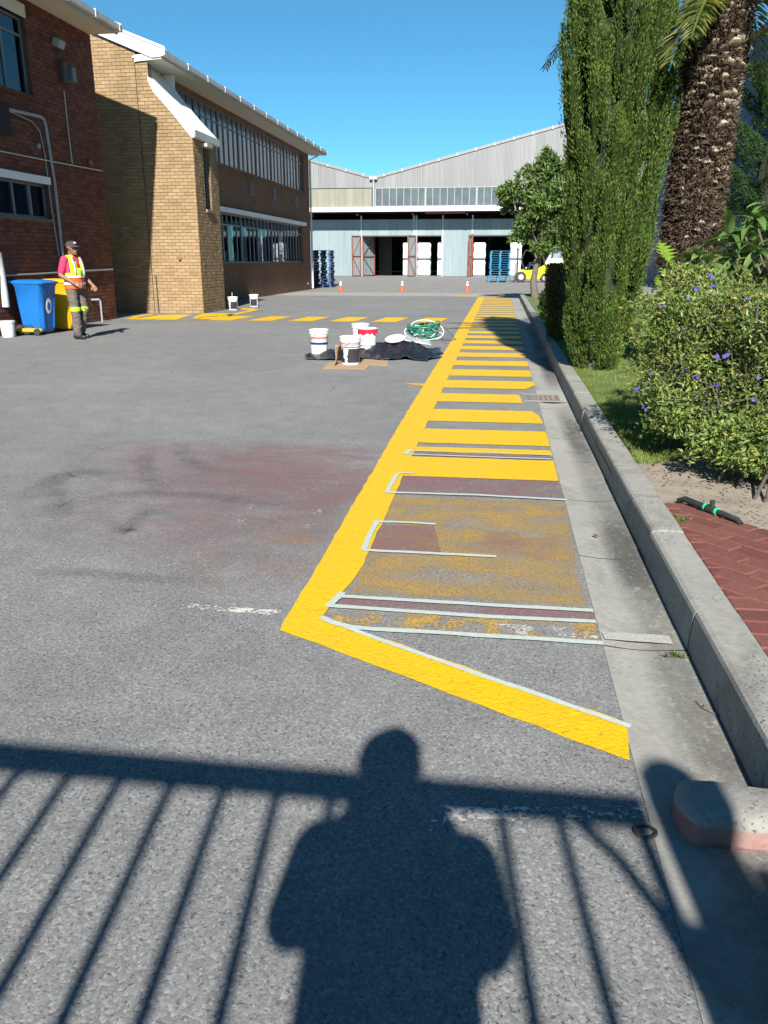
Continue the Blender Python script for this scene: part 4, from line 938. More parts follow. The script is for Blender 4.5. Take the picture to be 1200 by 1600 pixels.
# open door leaves of corrugated iron on red frames
def leaf(px0, px1, ytop, y0, y1):
    a, b = lx(px0), lx(px1); A = Vector((a, y0, 0)); B = Vector((b, y1, 0)); d = (B - A); L = d.length; d.normalize(); H_ = ZD
    f = MB(); t = .05; nrm = Vector((-d.y, d.x, 0))
    def bar(p, q, w=.05): f.tube([p, q], w, 4)
    up = Vector((0, 0, 1))
    for s in (0.03, L - .03): bar(A + d * s + up * .05, A + d * s + up * H_)
    for z in (.08, H_ * .5, H_ - .05): bar(A + d * .03 + up * z, A + d * (L - .03) + up * z, .04)
    bar(A + d * .03 + up * H_ * .5, A + d * (L - .03) + up * (H_ - .05), .035); bar(A + d * .03 + up * H_ * .5, A + d * (L - .03) + up * .08, .035)
    fo = f.build('door_leaf', 'redsteel', wh)
    n = int(L / .06); V = []
    for i in range(n + 1):
        p = A + d * (L * i / n) + nrm * (.07 + .02 * (i % 4 > 1)); V += [p + up * .04 - Vector(wh.location), p + up * H_ - Vector(wh.location)]
    mk('door_panel', V, [(2 * i, 2 * i + 2, 2 * i + 3, 2 * i + 1) for i in range(n)], 'clad_low', fo)
leaf(553, 564.5, 361, YL - 1.0, YL - .1)
leaf(566, 580, 361, YL + .2, YL + 2.2)
leaf(639.5, 650, 361, YL - 1.2, YL - .1)
leaf(733, 737, 361, YL - .9, YL - .1)
# ---------------------------------------------------------------- stacks and things at the warehouse
def bagpallet(x0, x1, zz, yy, label, hgt=1.48):
    t = thing('bulk_bag_stack', label, 'bulk bags', ((x0 + x1) / 2, yy, zz), 0, 'white wrapped loads in the loading doors')
    wd = (x1 - x0); hx = wd / 2; n = 20; rs = []; rr = random.Random(int(x0 * 100 + zz * 10))
    for k in range(9):
        u = k / 8; z = .14 + (hgt - .14) * u; bul = 1 + .03 * math.sin(u * math.pi * 3) - .10 * max(0, u - .92) / .08 - .03 * (u < .05)
        ring = []
        for j in range(n):
            a = 2 * math.pi * j / n; c, s_ = math.cos(a), math.sin(a); e = .28
            px = math.copysign(abs(c) ** e, c) * hx * bul; py = math.copysign(abs(s_) ** e, s_) * .55 * bul
            ring.append((px + rr.uniform(-.012, .012), py + rr.uniform(-.012, .012), z + rr.uniform(-.008, .008)))
        rs.append(ring)
    MB().rings(rs).build('bag', 'bagwhite', t, smooth=True, world=False)
    b = MB()
    for y in (-.45, 0, .45): b.box((-hx, y - .05, .012), (hx, y + .05, .11))
    b.box((-hx, -.55, .112), (hx, .55, .135)); b.build('pallet_base', 'bagblue', t, world=False)
for a, b_, side, yy in ((629.5, 641, 'just left of the second door leaf', YL + .7), (652, 672.5, 'in the middle doorway', YL + .75), (683.5, 691, 'at the right edge of the middle doorway', YL + 1.0), (739.5, 758.5, 'behind the tall red door post', YL + .75)):
    for z, wd in ((0, 'lower'), (1.55, 'upper')): bagpallet(PY(a, 400, yy - .5).x, PY(b_, 400, yy - .5).x, z, yy, f'{wd} white wrapped load {side}')
bagpallet(PY(797, 400, YL).x, PY(815, 400, YL).x, 0, YL + .8, 'lower white wrapped load behind the forklift mast'); bagpallet(PY(797, 400, YL).x, PY(815, 400, YL).x, 1.55, YL + .8, 'upper white wrapped load behind the forklift mast')
# orange drum glimpsed inside the left doorway
od = thing('orange_cone_stack', 'tall orange stack glimpsed inside the dark left doorway', 'cone stack', (PY(606, 410, 87).x, 87, 0)); od.scale = (.8, .8, .9)
MB().lathe([(.34, 0), (.34, .05), (.24, .06), (.16, 1.5), (.10, 2.3), (.04, 2.55)], 16).build('cone_body', 'orange', od, True, False)
MB().box((-.36, -.36, 0), (.36, .36, .04)).build('cone_base', 'rubber', od, world=False)
# pallets
ORD = ['bottom', 'second', 'third', 'fourth', 'fifth', 'sixth', 'seventh', 'eighth', 'ninth', 'tenth', 'eleventh', 'twelfth', 'thirteenth', 'fourteenth', 'top']
def make_pallet(m, w, d, label, group):
    t = thing('pallet', label, 'pallet', (0, 0, 0), 0, group); h = .148
    MB().box((-w / 2, -d / 2, .124), (w / 2, d / 2, .148)).build('top_deck', m, t, world=False)
    for x in (-w / 2 + .06, 0, w / 2 - .06):
        for y in (-d / 2 + .07, 0, d / 2 - .07): MB().box((x - .06, y - .07, .022), (x + .06, y + .07, .1235)).build('block', m, t, world=False)
        MB().box((x - .055, -d / 2, 0), (x + .055, d / 2, .0215)).build('bottom_board', m, t, world=False)
    return t
def stack(n, m, w, d, loc, rot, lab, group, jit=.03, pitch=.1485, shift=None):
    p0 = None
    for k in range(n):
        nm = 'top' if k == n - 1 else ORD[k]
        lb = f'{lab[0]}, {nm} of the stack {lab[1]}' if nm in ('bottom', 'top') else f'{lab[0]}, {nm} from the ground in the stack {lab[1]}'
        dx, dy = (shift(k) if shift else (0, 0))
        L = (loc[0] + random.uniform(-jit, jit) + dx, loc[1] + random.uniform(-jit, jit) + dy, k * pitch)
        if p0 is None: p0 = make_pallet(m, w, d, lb, group); p0.location = L; p0.rotation_euler = (0, 0, rot)
        else: dup(p0, L, rot + random.uniform(-.03, .03), lb)
pc = PY(780, 420, 58.9)
stack(14, 'pal_blue', 1.40, 1.1, (pc.x, 59.2), R(3), ('bright blue pallet', 'in front of the forklift'), 'bright blue pallets in front of the forklift', .03, .149, lambda k: (-.10, 0) if k < 3 else (.02, 0))
c0, c1 = PY(489, 420, 46), PY(516, 420, 46)
stack(13, 'pal_navy', 1.0, 1.2, ((c0.x + c1.x) / 2 + .02, 46.5), R(2), ('dark blue pallet', 'at the office building corner'), 'dark blue pallets by the corner', .035, .154)
for k in range(0): pass
# cones
def cone(loc, lab):
    t = thing('traffic_cone', lab, 'cone', loc, random.uniform(-.3, .3), 'traffic cones across the yard entrance')
    MB().cbox((0, 0, .015), (.30, .30, .03), None, .01).build('base', 'orange', t, world=False)
    MB().lathe([(.115, .03), (.098, .10), (.068, .27), (.045, .39), (.034, .455), (.024, .46)], 18).build('body', 'orange', t, True, False)
    MB().lathe([(.0715, .27), (.058, .345)], 18, cap=False).build('band', 'reflect', t, True, False); MB().lathe([(.050, .39), (.037, .455), (.026, .463)], 18).build('tip', 'label_white', t, True, False)
cone(G(532.5, 454.5), 'orange traffic cone standing nearest the dark blue pallets'); cone(G(628.5, 454.5), 'orange traffic cone in the middle of the three'); cone(G(730, 455), 'orange traffic cone nearest the end of the yellow line')
# ---------------------------------------------------------------- people (continuous remeshed bodies)
def capsule(mb, a, b, ra, rb_, n=12):
    a, b = Vector(a), Vector(b); d = (b - a); L = d.length or 1e-4; d.normalize(); ref = Vector((0, 0, 1)) if abs(d.z) < .9 else Vector((1, 0, 0))
    u = (ref - d * ref.dot(d)).normalized(); v = d.cross(u); rs = []
    for s, k in ((-1, 0), ):
        for i in range(1, 4): q = math.pi / 2 * (1 - i / 3.0); rs.append((a - d * ra * math.sin(q), ra * math.cos(q)))
    rs[0] = (a - d * ra * .87, ra * .5); rs.insert(0, (a - d * ra * .995, ra * .08))
    for i in range(0, 3): q = math.pi / 2 * i / 3; rs.append((b + d * rb_ * math.sin(q), rb_ * math.cos(q)))
    rs.append((b + d * rb_ * .995, rb_ * .08))
    mb.rings([[p + (u * math.cos(2 * math.pi * k / n) + v * math.sin(2 * math.pi * k / n)) * r for k in range(n)] for p, r in rs])
def hand(segs, wrist, d, palm_n, mi, curl=.5):
    """palm with four unequal fingers and a thumb; d = pointing direction, palm_n = normal the fingers curl towards"""
    w = Vector(wrist); d = Vector(d).normalized(); pn = Vector(palm_n); pn = (pn - d * pn.dot(d)).normalized(); s = d.cross(pn)
    segs.append((w, w + d * .05 + s * .012, .026, .024, mi)); segs.append((w + s * -.012, w + d * .055 - s * .018, .022, .022, mi))
    for k, (o, L) in enumerate(((.034, .062), (.012, .074), (-.011, .070), (-.033, .055))):
        b = w + d * .075 + s * o; m_ = b + (d * math.cos(curl * .6) + pn * math.sin(curl * .6)) * L * .5; e = m_ + (d * math.cos(curl * 1.7) + pn * math.sin(curl * 1.7)) * L * .5
        segs.append((w + d * .05 + s * o * .8, b, .0125, .0105, mi)); segs.append((b, m_, .0100, .0092, mi)); segs.append((m_, e, .0092, .0080, mi))
    t0 = w + d * .02 + s * .03; t1 = t0 + (s * .7 + d * .6 + pn * .3).normalized() * .042; t2 = t1 + (d * .9 + pn * .4).normalized() * .030
    segs.append((t0, t1, .0135, .0115, mi)); segs.append((t1, t2, .0112, .0095, mi))
def person_body(t, segs, lofts, mats, voxel=.011, wr=0.):
    """segs: (a, b, ra, rb, mat); lofts: list of (rings[(c, rx, ry)], mat)"""
    mb = MB()
    for a, b, ra, rb_, mi in segs: capsule(mb, a, b, ra, rb_)
    for rings, mi in lofts:
        mb.rings([[Vector(c) + Vector((rx * math.cos(2 * math.pi * k / 20), ry * math.sin(2 * math.pi * k / 20), 0)) for k in range(20)] for c, rx, ry in rings])
    o = mb.build('body', None, t, world=False)
    md = o.modifiers.new('r', 'REMESH'); md.mode = 'VOXEL'; md.voxel_size = voxel; sm = o.modifiers.new('s', 'SMOOTH'); sm.iterations = 3; sm.factor = .5
    bpy.context.view_layer.update(); dg_ = bpy.context.evaluated_depsgraph_get(); me = bpy.data.meshes.new_from_object(o.evaluated_get(dg_)); o.modifiers.clear(); o.data = me
    me.materials.clear()
    for x in mats: me.materials.append(MT[x])
    n = len(me.polygons); cen = np.empty(n * 3, np.float32); me.polygons.foreach_get('center', cen); cen = cen.reshape(-1, 3); best = np.full(n, 1e9); idx = np.zeros(n, np.int32)
    for a, b, ra, rb_, mi in segs:
        a, b = np.array(a), np.array(b); ab = b - a; tt = np.clip(((cen - a) @ ab) / max(ab @ ab, 1e-9), 0, 1); d = np.linalg.norm(cen - (a + tt[:, None] * ab), axis=1) - (ra + (rb_ - ra) * tt)
        k = d < best; best[k] = d[k]; idx[k] = mi
    for rings, mi in lofts:
        for (c, rx, ry), (c2, rx2, ry2) in zip(rings, rings[1:]):
            zz = np.clip((cen[:, 2] - c[2]) / max(c2[2] - c[2], 1e-6), 0, 1); ctr = np.array(c)[None] + zz[:, None] * (np.array(c2) - np.array(c))[None]
            rxx = rx + (rx2 - rx) * zz; ryy = ry + (ry2 - ry) * zz; q = np.sqrt(((cen[:, 0] - ctr[:, 0]) / rxx) ** 2 + ((cen[:, 1] - ctr[:, 1]) / ryy) ** 2)
            d = (q - 1) * np.minimum(rxx, ryy); d = np.sqrt(np.maximum(d, 0) ** 2 + (cen[:, 2] - ctr[:, 2]) ** 2) + np.minimum(d, 0)
            k = d < best; best[k] = d[k]; idx[k] = mi
    nrm_ = [v.normal.copy() for v in me.vertices] if wr else []
    for v, vn in (zip(me.vertices, nrm_) if wr else ()):    # cloth folds below the waist
        q = v.co.copy()
        if wr and q.z < .88 and q.z > .1: v.co = q + vn * wr * (mnoise.noise(Vector((q.x * 9, q.y * 9, q.z * 16))) + .6 * mnoise.noise(Vector((q.x * 20, q.y * 20, q.z * 34))))
    me.polygons.foreach_set('material_index', idx); me.polygons.foreach_set('use_smooth', np.ones(n, bool)); me.update(); return o
def head_segs(c, mi, tilt=(0, 0)):
    c = Vector(c); S = lambda x, y, z: c + Vector((x, y, z))
    return [(S(0, -.012, .03), S(0, -.02, .045), .088, .086, mi), (S(0, .01, -.02), S(0, .02, -.06), .074, .056, mi), (S(0, .055, -.075), S(0, .06, -.085), .038, .034, mi),
            (S(0, .082, .015), S(0, .106, -.022), .011, .016, mi), (S(-.03, .078, .045), S(.03, .078, .045), .018, .018, mi), (S(-.022, .083, -.052), S(.022, .083, -.052), .012, .012, mi),
            (S(-.088, -.012, .005), S(-.09, -.018, .03), .014, .018, mi), (S(.088, -.012, .005), S(.09, -.018, .03), .014, .018, mi), (S(0, -.03, -.05), S(0, -.035, -.13), .056, .06, mi)]
def eyes(t, c):
    for s in (-1, 1): MB().sphere(Vector(c) + Vector((s * .032, .086, .018)), .011, 8, 6).build('eye', 'dark', t, True, False)
def cap_on(t, c, m='cap', patch=True):
    c = Vector(c); r = .104; rs = []
    for k in range(7):
        a = math.pi / 2 * k / 6.3; rs.append([c + Vector((r * .93 * math.cos(a) * math.cos(2 * math.pi * j / 20), -.012 + r * 1.06 * math.cos(a) * math.sin(2 * math.pi * j / 20), .045 + .088 * math.sin(a))) for j in range(20)])
    cp = MB().rings(rs).build('cap', m, t, True, False)
    b = MB(); V1 = []; V2 = []
    for j in range(11):
        a = R(22) + R(136) * j / 10; V1.append(c + Vector((.092 * math.cos(a), -.012 + .105 * math.sin(a), .050))); V2.append(c + Vector((.098 * math.cos(a), .005 + .175 * math.sin(a), .036 - .012 * abs(math.cos(a)))))
    vs_ = V1 + V2 + [v - Vector((0, 0, .006)) for v in V1 + V2]; fs = []
    for j in range(10): fs += [(j, j + 1, j + 12, j + 11), (j + 22, j + 33, j + 34, j + 23), (j + 11, j + 12, j + 34, j + 33)]
    b.add(vs_, fs).build('peak', m, cp, True, False)
    if patch: MB().cbox(c + Vector((.015, .088, .098)), (.05, .006, .030), Matrix.Rotation(R(38), 4, 'X')).build('badge', 'label_white', cp, world=False)
# ---- the man in the high-visibility vest
mp = G(126, 529)
man = thing('person', 'man in yellow and orange safety vest, red shirt and dark cap beside the bins', 'person', (mp.x, mp.y, 0), R(-104))
SK, SH, TR, SO = 0, 1, 2, 3; hc = (0, .03, 1.585)
sg = [s for s in head_segs(hc, SK)]
sg += [((-.105, .0, .91), (-.10, .06, .50), .104, .080, TR), ((-.10, .06, .50), (-.10, -.06, .12), .082, .078, TR), ((.105, 0, .91), (.105, .05, .50), .104, .082, TR), ((.105, .05, .50), (.11, .05, .12), .084, .080, TR)]
sg += [((-.10, -.08, .055), (-.10, .08, .040), .048, .040, SO), ((.11, .02, .055), (.125, .20, .040), .048, .040, SO), ((.11, .0, .05), (.11, .05, .05), .05, .05, SO)]
sg += [((.185, -.01, 1.395), (.235, -.05, 1.20), .070, .062, SH), ((.235, -.05, 1.20), (.262, -.06, 1.13), .046, .043, SK), ((.262, -.06, 1.13), (.175, .16, .985), .043, .030, SK)]
sg += [((-.185, -.01, 1.395), (-.235, -.01, 1.20), .070, .062, SH), ((-.235, -.01, 1.20), (-.25, .0, 1.13), .046, .043, SK), ((-.25, 0, 1.13), (-.262, .17, .955), .043, .030, SK)]
hand(sg, (.165, .175, .975), (-.35, .85, -.35), (-.8, .2, -.5), SK, .7); hand(sg, (-.264, .18, .945), (-.05, .55, -.8), (.8, .3, .2), SK, .6)
tors = [((0, 0, .84), .165, .115), ((0, 0, .95), .178, .125), ((0, .01, 1.05), .172, .125), ((0, .015, 1.20), .185, .128), ((0, .005, 1.33), .192, .118), ((0, -.005, 1.42), .15, .085), ((0, -.01, 1.465), .075, .062)]
person_body(man, sg, [(tors[:3], TR), (tors[2:], SH)], ['skin', 'shirt', 'trousers', 'shoe'], .0095, .012)
eyes(man, hc); cap_on(man, hc)
def vest(t, m_up, m_low, zbelt=1.10):
    vr = [((0, .0, .885), .205, .160), ((0, .005, .98), .203, .158), ((0, .012, 1.08), .198, .154), ((0, .015, 1.20), .204, .152), ((0, .008, 1.30), .205, .142), ((0, .0, 1.38), .192, .122), ((0, -.004, 1.44), .155, .100), ((0, -.008, 1.475), .105, .080)]
    n = 32; rs = []
    zs = np.linspace(.885, 1.475, 22)
    def at_(z):
        for (c, a, b), (c2, a2, b2) in zip(vr, vr[1:]):
            if c[2] <= z <= c2[2] + 1e-6: k = (z - c[2]) / (c2[2] - c[2]); return c[1] + (c2[1] - c[1]) * k, a + (a2 - a) * k, b + (b2 - b) * k
    V = []; 
    for z in zs:
        cy_, a, b = at_(z)
        for j in range(n):
            q = 2 * math.pi * j / n + math.pi / 2; wv = 1 + .012 * math.sin(5 * q + z * 9) * (1 if z < 1.3 else .3); V.append((a * wv * math.cos(q), cy_ + b * wv * math.sin(q), z))
    up = []; lo = []
    for i in range(len(zs) - 1):
        zc = (zs[i] + zs[i + 1]) / 2
        for j in range(n):
            q = 2 * math.pi * (j + .5) / n + math.pi / 2; x = math.cos(q); fr = math.sin(q)
            if fr > 0 and zc > 1.20 and abs(x) < (zc - 1.20) * 1.7: continue          # V neck
            if abs(x) > .86 and 1.17 < zc < 1.43: continue                              # arm holes
            if zc > 1.44 and abs(x) < .35: continue
            (up if zc > zbelt else lo).append((i * n + j, i * n + (j + 1) % n, (i + 1) * n + (j + 1) % n, (i + 1) * n + j))
    for nm, fs, m in (('vest_upper', up, m_up), ('vest_lower', lo, m_low)):
        o = mk(nm, V, fs, m, t, smooth=True); o.modifiers.new('thickness', 'SOLIDIFY').thickness = .006
    for z0, z1 in ((1.085, 1.125), (.965, 1.005)):
        rs = []
        for z in (z0, (z0 + z1) / 2, z1):
            cy_, a, b = at_(z); rs.append([((a + .009) * (1 + .012 * math.sin(5 * (2 * math.pi * j / n + math.pi / 2) + z * 9)) * math.cos(2 * math.pi * j / n + math.pi / 2), cy_ + (b + .009) * math.sin(2 * math.pi * j / n + math.pi / 2), z) for j in range(n)])
        MB().rings(rs, cap=False).build('reflective_band', 'reflect', t, True, False)
    for s in (-1, 1):
        P = []
        for z in np.linspace(1.125, 1.44, 10):
            cy_, a, b = at_(z); x = s * (.105 - .0 * z); yy = cy_ + (b + .008) * math.sqrt(max(0, 1 - (x / (a + .008)) ** 2)); P.append((x, yy, z))
        V = []
        for p in P: V += [(p[0] - .024, p[1] + .002, p[2]), (p[0] + .024, p[1] - .004 * s * 0 + .001, p[2])]
        o = mk('reflective_band', V, [(2 * i, 2 * i + 1, 2 * i + 3, 2 * i + 2) for i in range(9)], 'reflect', t, smooth=True); o.modifiers.new('thickness', 'SOLIDIFY').thickness = .003
    cy_, a, b = at_(1.0); V = []
    for z in np.linspace(.89, 1.20, 9): cy_, a, b = at_(z); V += [(-.006, cy_ + b + .012, z), (.006, cy_ + b + .012, z)]
    o = mk('zip', V, [(2 * i, 2 * i + 1, 2 * i + 3, 2 * i + 2) for i in range(8)], 'dark', t); o.modifiers.new('thickness', 'SOLIDIFY').thickness = .003
man.scale = (1.05, 1.05, 1.05)
vest(man, 'hivis', 'hivisorg')
for x, c in ((-.1, (-.10, .052)), (.105, (.105, .050))):
    MB().rings([[(c[0] + r * math.cos(2 * math.pi * j / 18), c[1] + r * math.sin(2 * math.pi * j / 18) + dy, z) for j in range(18)] for z, r, dy in ((.50, .090, -.004), (.535, .092, 0), (.575, .093, -.004))], cap=False).build('knee_band', 'limetape', man, True, False)
# ---------------------------------------------------------------- forklift and driver
fc = PY(814, 430, 59.0)
fk = thing('forklift', 'lime yellow forklift carrying the bright blue pallet stack', 'forklift', (fc.x, 59.2, 0))
def wheel(parent, x, y, r, wd, lab='wheel'):
    M = Matrix.Rotation(R(90), 4, 'X'); wo = MB().lathe([(r * .55, -wd / 2), (r * .9, -wd / 2), (r, -wd * .36), (r, wd * .36), (r * .9, wd / 2), (r * .55, wd / 2)], 26, (x, y, r), M=M).build('wheel', 'tyre', parent, True, False)
    MB().lathe([(r * .52, -wd / 2 - .004), (r * .48, -wd / 2 + .05), (r * .2, -wd / 2 + .03), (r * .14, -wd / 2 - .02), (.02, -wd / 2 - .022)], 20, (x, y, r), M=Matrix.Rotation(R(90), 4, 'X') @ Matrix.Scale(-1, 4, (0, 0, 1)) @ Matrix.Identity(4)).build('rim', 'rim', wo, True, False)
    MB().lathe([(.02, -wd / 2 - .010), (r * .13, -wd / 2 - .012), (r * .2, -wd / 2 + .01), (r * .5, -wd / 2 + .02), (r * .54, -wd / 2 - .002)], 20, (x, y, r), M=M).build('hub', 'rim', wo, True, False)
    return wo
for yy in (-.48, .48): wheel(fk, .0, yy, .36, .24); wheel(fk, 1.62, yy * .95, .29, .20)
bodyp = [(-.12, .42), (.30, .34), (.42, .22), (1.25, .22), (1.35, .38), (1.50, .60), (1.80, .60), (1.95, .42), (2.12, .34), (2.20, .60), (2.16, .98), (1.95, 1.14), (1.55, 1.16), (1.30, 1.02), (1.05, .90), (.62, .82), (.38, .80), (.10, .86), (-.10, .84)]
MB().prism(bodyp, 'y', -.52, .52).build('chassis', 'fk_yellow', fk, world=False)
MB().prism([(1.62, .62), (2.14, .62), (2.22, .80), (2.18, 1.0), (1.9, 1.20), (1.6, 1.17)], 'y', -.545, .545).build('counterweight', 'fk_yellow', fk, world=False)
for yy in (-.36, .30): MB().box((-.34, yy, .10), (-.22, yy + .07, 2.25)).build('mast_rail', 'darksteel', fk, world=False)
MB().box((-.36, -.36, 2.14), (-.24, .37, 2.26)).box((-.36, -.36, 1.2), (-.26, .37, 1.28)).build('mast_crossbar', 'darksteel', fk, world=False)
MB().box((-.44, -.5, .12), (-.36, .5, .22)).box((-.44, -.5, .5), (-.36, .5, .6)).box((-.43, -.46, .22), (-.38, -.40, 1.2)).box((-.43, .40, .22), (-.38, .46, 1.2)).box((-.43, -.03, .22), (-.38, .03, 1.2)).box((-.43, -.46, 1.15), (-.38, .46, 1.2)).build('load_carriage', 'darksteel', fk, world=False)
for yy in (-.34, .22): MB().prism([(-.44, .06), (-1.5, .05), (-1.5, .075), (-.44, .11), (-.44, .6), (-.40, .6), (-.40, .06)], 'y', yy, yy + .12).build('fork', 'darksteel', fk, world=False)
for yy in (-.46, .42):
    MB().tube([(.20, yy, .84), (-.02, yy, 1.50), (.22, yy, 2.10), (1.30, yy, 2.12), (1.50, yy, 1.60), (1.60, yy, 1.14)], .032, 6).build('guard_post', 'darksteel', fk, world=False)
for k in range(7): MB().box((.24 + k * .17, -.46, 2.10), (.28 + k * .17, .44, 2.14)).build('guard_slat', 'darksteel', fk, world=False)
MB().cbox((1.0, 0, .98), (.5, .5, .14), None, .04).cbox((1.26, 0, 1.22), (.12, .48, .46), Matrix.Rotation(R(10), 4, 'Y'), .04).build('seat', 'rubber', fk, world=False)
MB().tube([(.35, 0, .82), (.48, 0, 1.18)], .03, 8).tube([(.48 + .16 * math.cos(a) * .5, .16 * math.sin(a), 1.18 + .14 * math.cos(a) * .6) for a in np.linspace(0, 2 * math.pi, 17)], .014, 6).build('steering_wheel', 'rubber', fk, world=False)
MB().cbox((.32, -.50, .96), (.07, .05, .10), None, .01).build('headlight', 'label_white', fk, world=False)
dr = thing('person', 'forklift driver in dark overall and lime vest sitting on the yellow forklift', 'person', (fc.x + 1.0, 59.2, 1.05), R(90))
sg = [s for s in head_segs((0, .02, .70), 0)]
sg += [((-.10, .0, .08), (-.13, .40, .12), .085, .066, 1), ((-.13, .40, .12), (-.13, .50, -.22), .062, .05, 1), ((.10, 0, .08), (.13, .40, .12), .085, .066, 1), ((.13, .40, .12), (.13, .50, -.22), .062, .05, 1), ((-.13, .48, -.24), (-.13, .62, -.26), .045, .04, 2), ((.13, .48, -.24), (.13, .62, -.26), .045, .04, 2)]
for s in (-1, 1):
    sg += [((s * .18, 0, .50), (s * .25, .12, .26), .062, .05, 1), ((s * .25, .12, .26), (s * .12, .38, .24), .045, .034, 1)]; hand(sg, (s * .115, .39, .24), (-s * .3, .9, .1), (0, .2, -1), 0, 1.0)
tr2 = [((0, -.02, .0), .165, .12), ((0, -.02, .2), .165, .12), ((0, .0, .38), .185, .12), ((0, 0, .50), .16, .09), ((0, -.01, .57), .07, .06)]
person_body(dr, sg, [(tr2, 1)], ['skin', 'navycloth', 'shoe'], .013)
V = [((0, -.02, .02), .19, .15), ((0, -.02, .2), .185, .148), ((0, 0, .36), .20, .145), ((0, 0, .47), .185, .12)]
def vr_(lo, hi, nm, m, e=0.):
    rs = []
    for (c, a, b) in V[lo:hi]: rs.append([(c[0] + (a + e) * math.cos(q), c[1] + (b + e) * math.sin(q), c[2]) for q in np.linspace(0, 2 * math.pi, 24, endpoint=False)])
    MB().rings(rs, cap=False).build(nm, m, dr, True, False)
vr_(0, 2, 'vest_lower', 'hivisorg'); vr_(1, 4, 'vest_upper', 'hivis', .001); cap_on(dr, (0, .02, .70), 'cap', False); eyes(dr, (0, .02, .70))
# ---------------------------------------------------------------- white truck behind the small tree
tc = PY(873, 425, 66)
tk = thing('truck', 'white truck parked behind the forklift, mostly hidden by the trees', 'truck', (tc.x, 66, 0))
cab = [(-1.05, .55), (-1.12, .75), (-1.10, 1.30), (-.98, 1.55), (-.30, 2.75), (-.15, 2.86), (1.25, 2.90), (1.25, .55), (.62, .55), (.56, .80), (.36, 1.04), (0, 1.12), (-.36, 1.04), (-.56, .80), (-.62, .55)]
MB().prism(cab, 'y', -1.05, 1.05).build('cab', 'truckwhite', tk, world=False)
MB().prism([(-.78, 1.62), (-.22, 2.62), (1.05, 2.66), (1.05, 1.62)], 'y', -1.062, -1.048).build('side_window', 'glass_dim', tk, world=False)
MB().prism([(-.80, 1.60), (-.22, 2.66), (1.07, 2.70), (1.07, 1.60)], 'y', -1.047, -1.02).build('window_recess', 'dark', tk, world=False)
MB().rings([[(-1.0, -.9, 1.60), (-1.0, .9, 1.60), (-.34, .85, 2.72), (-.34, -.85, 2.72)], [(-1.03, -.9, 1.61), (-1.03, .9, 1.61), (-.37, .85, 2.73), (-.37, -.85, 2.73)]]).build('windscreen', 'glass_dim', tk, world=False)
MB().box((1.35, -1.15, .85), (6.2, 1.15, 3.35)).build('cargo_box', 'truckwhite', tk, world=False)
MB().box((1.26, -.5, .55), (6.1, .5, .84)).build('frame_rail', 'darksteel', tk, world=False)
MB().box((-1.18, -1.06, .42), (-1.0, 1.06, .72)).build('bumper', 'darksteel', tk, world=False)
MB().cbox((-1.12, -.78, .95), (.04, .36, .22), None, .01).build('headlight', 'reflect', tk, world=False)
MB().cbox((-1.12, .78, .95), (.04, .36, .22), None, .01).build('headlight', 'reflect', tk, world=False)
MB().cbox((-.62, -1.22, 1.95), (.12, .22, .42), None, .02).build('mirror', 'rubber', tk, world=False)
MB().box((.86, -1.068, 1.42), (1.02, -1.053, 1.47)).build('door_handle', 'rubber', tk, world=False)
for xx in (0, 4.2):
    for yy in (-.92, .92): wheel(tk, xx, yy, .46, .26)
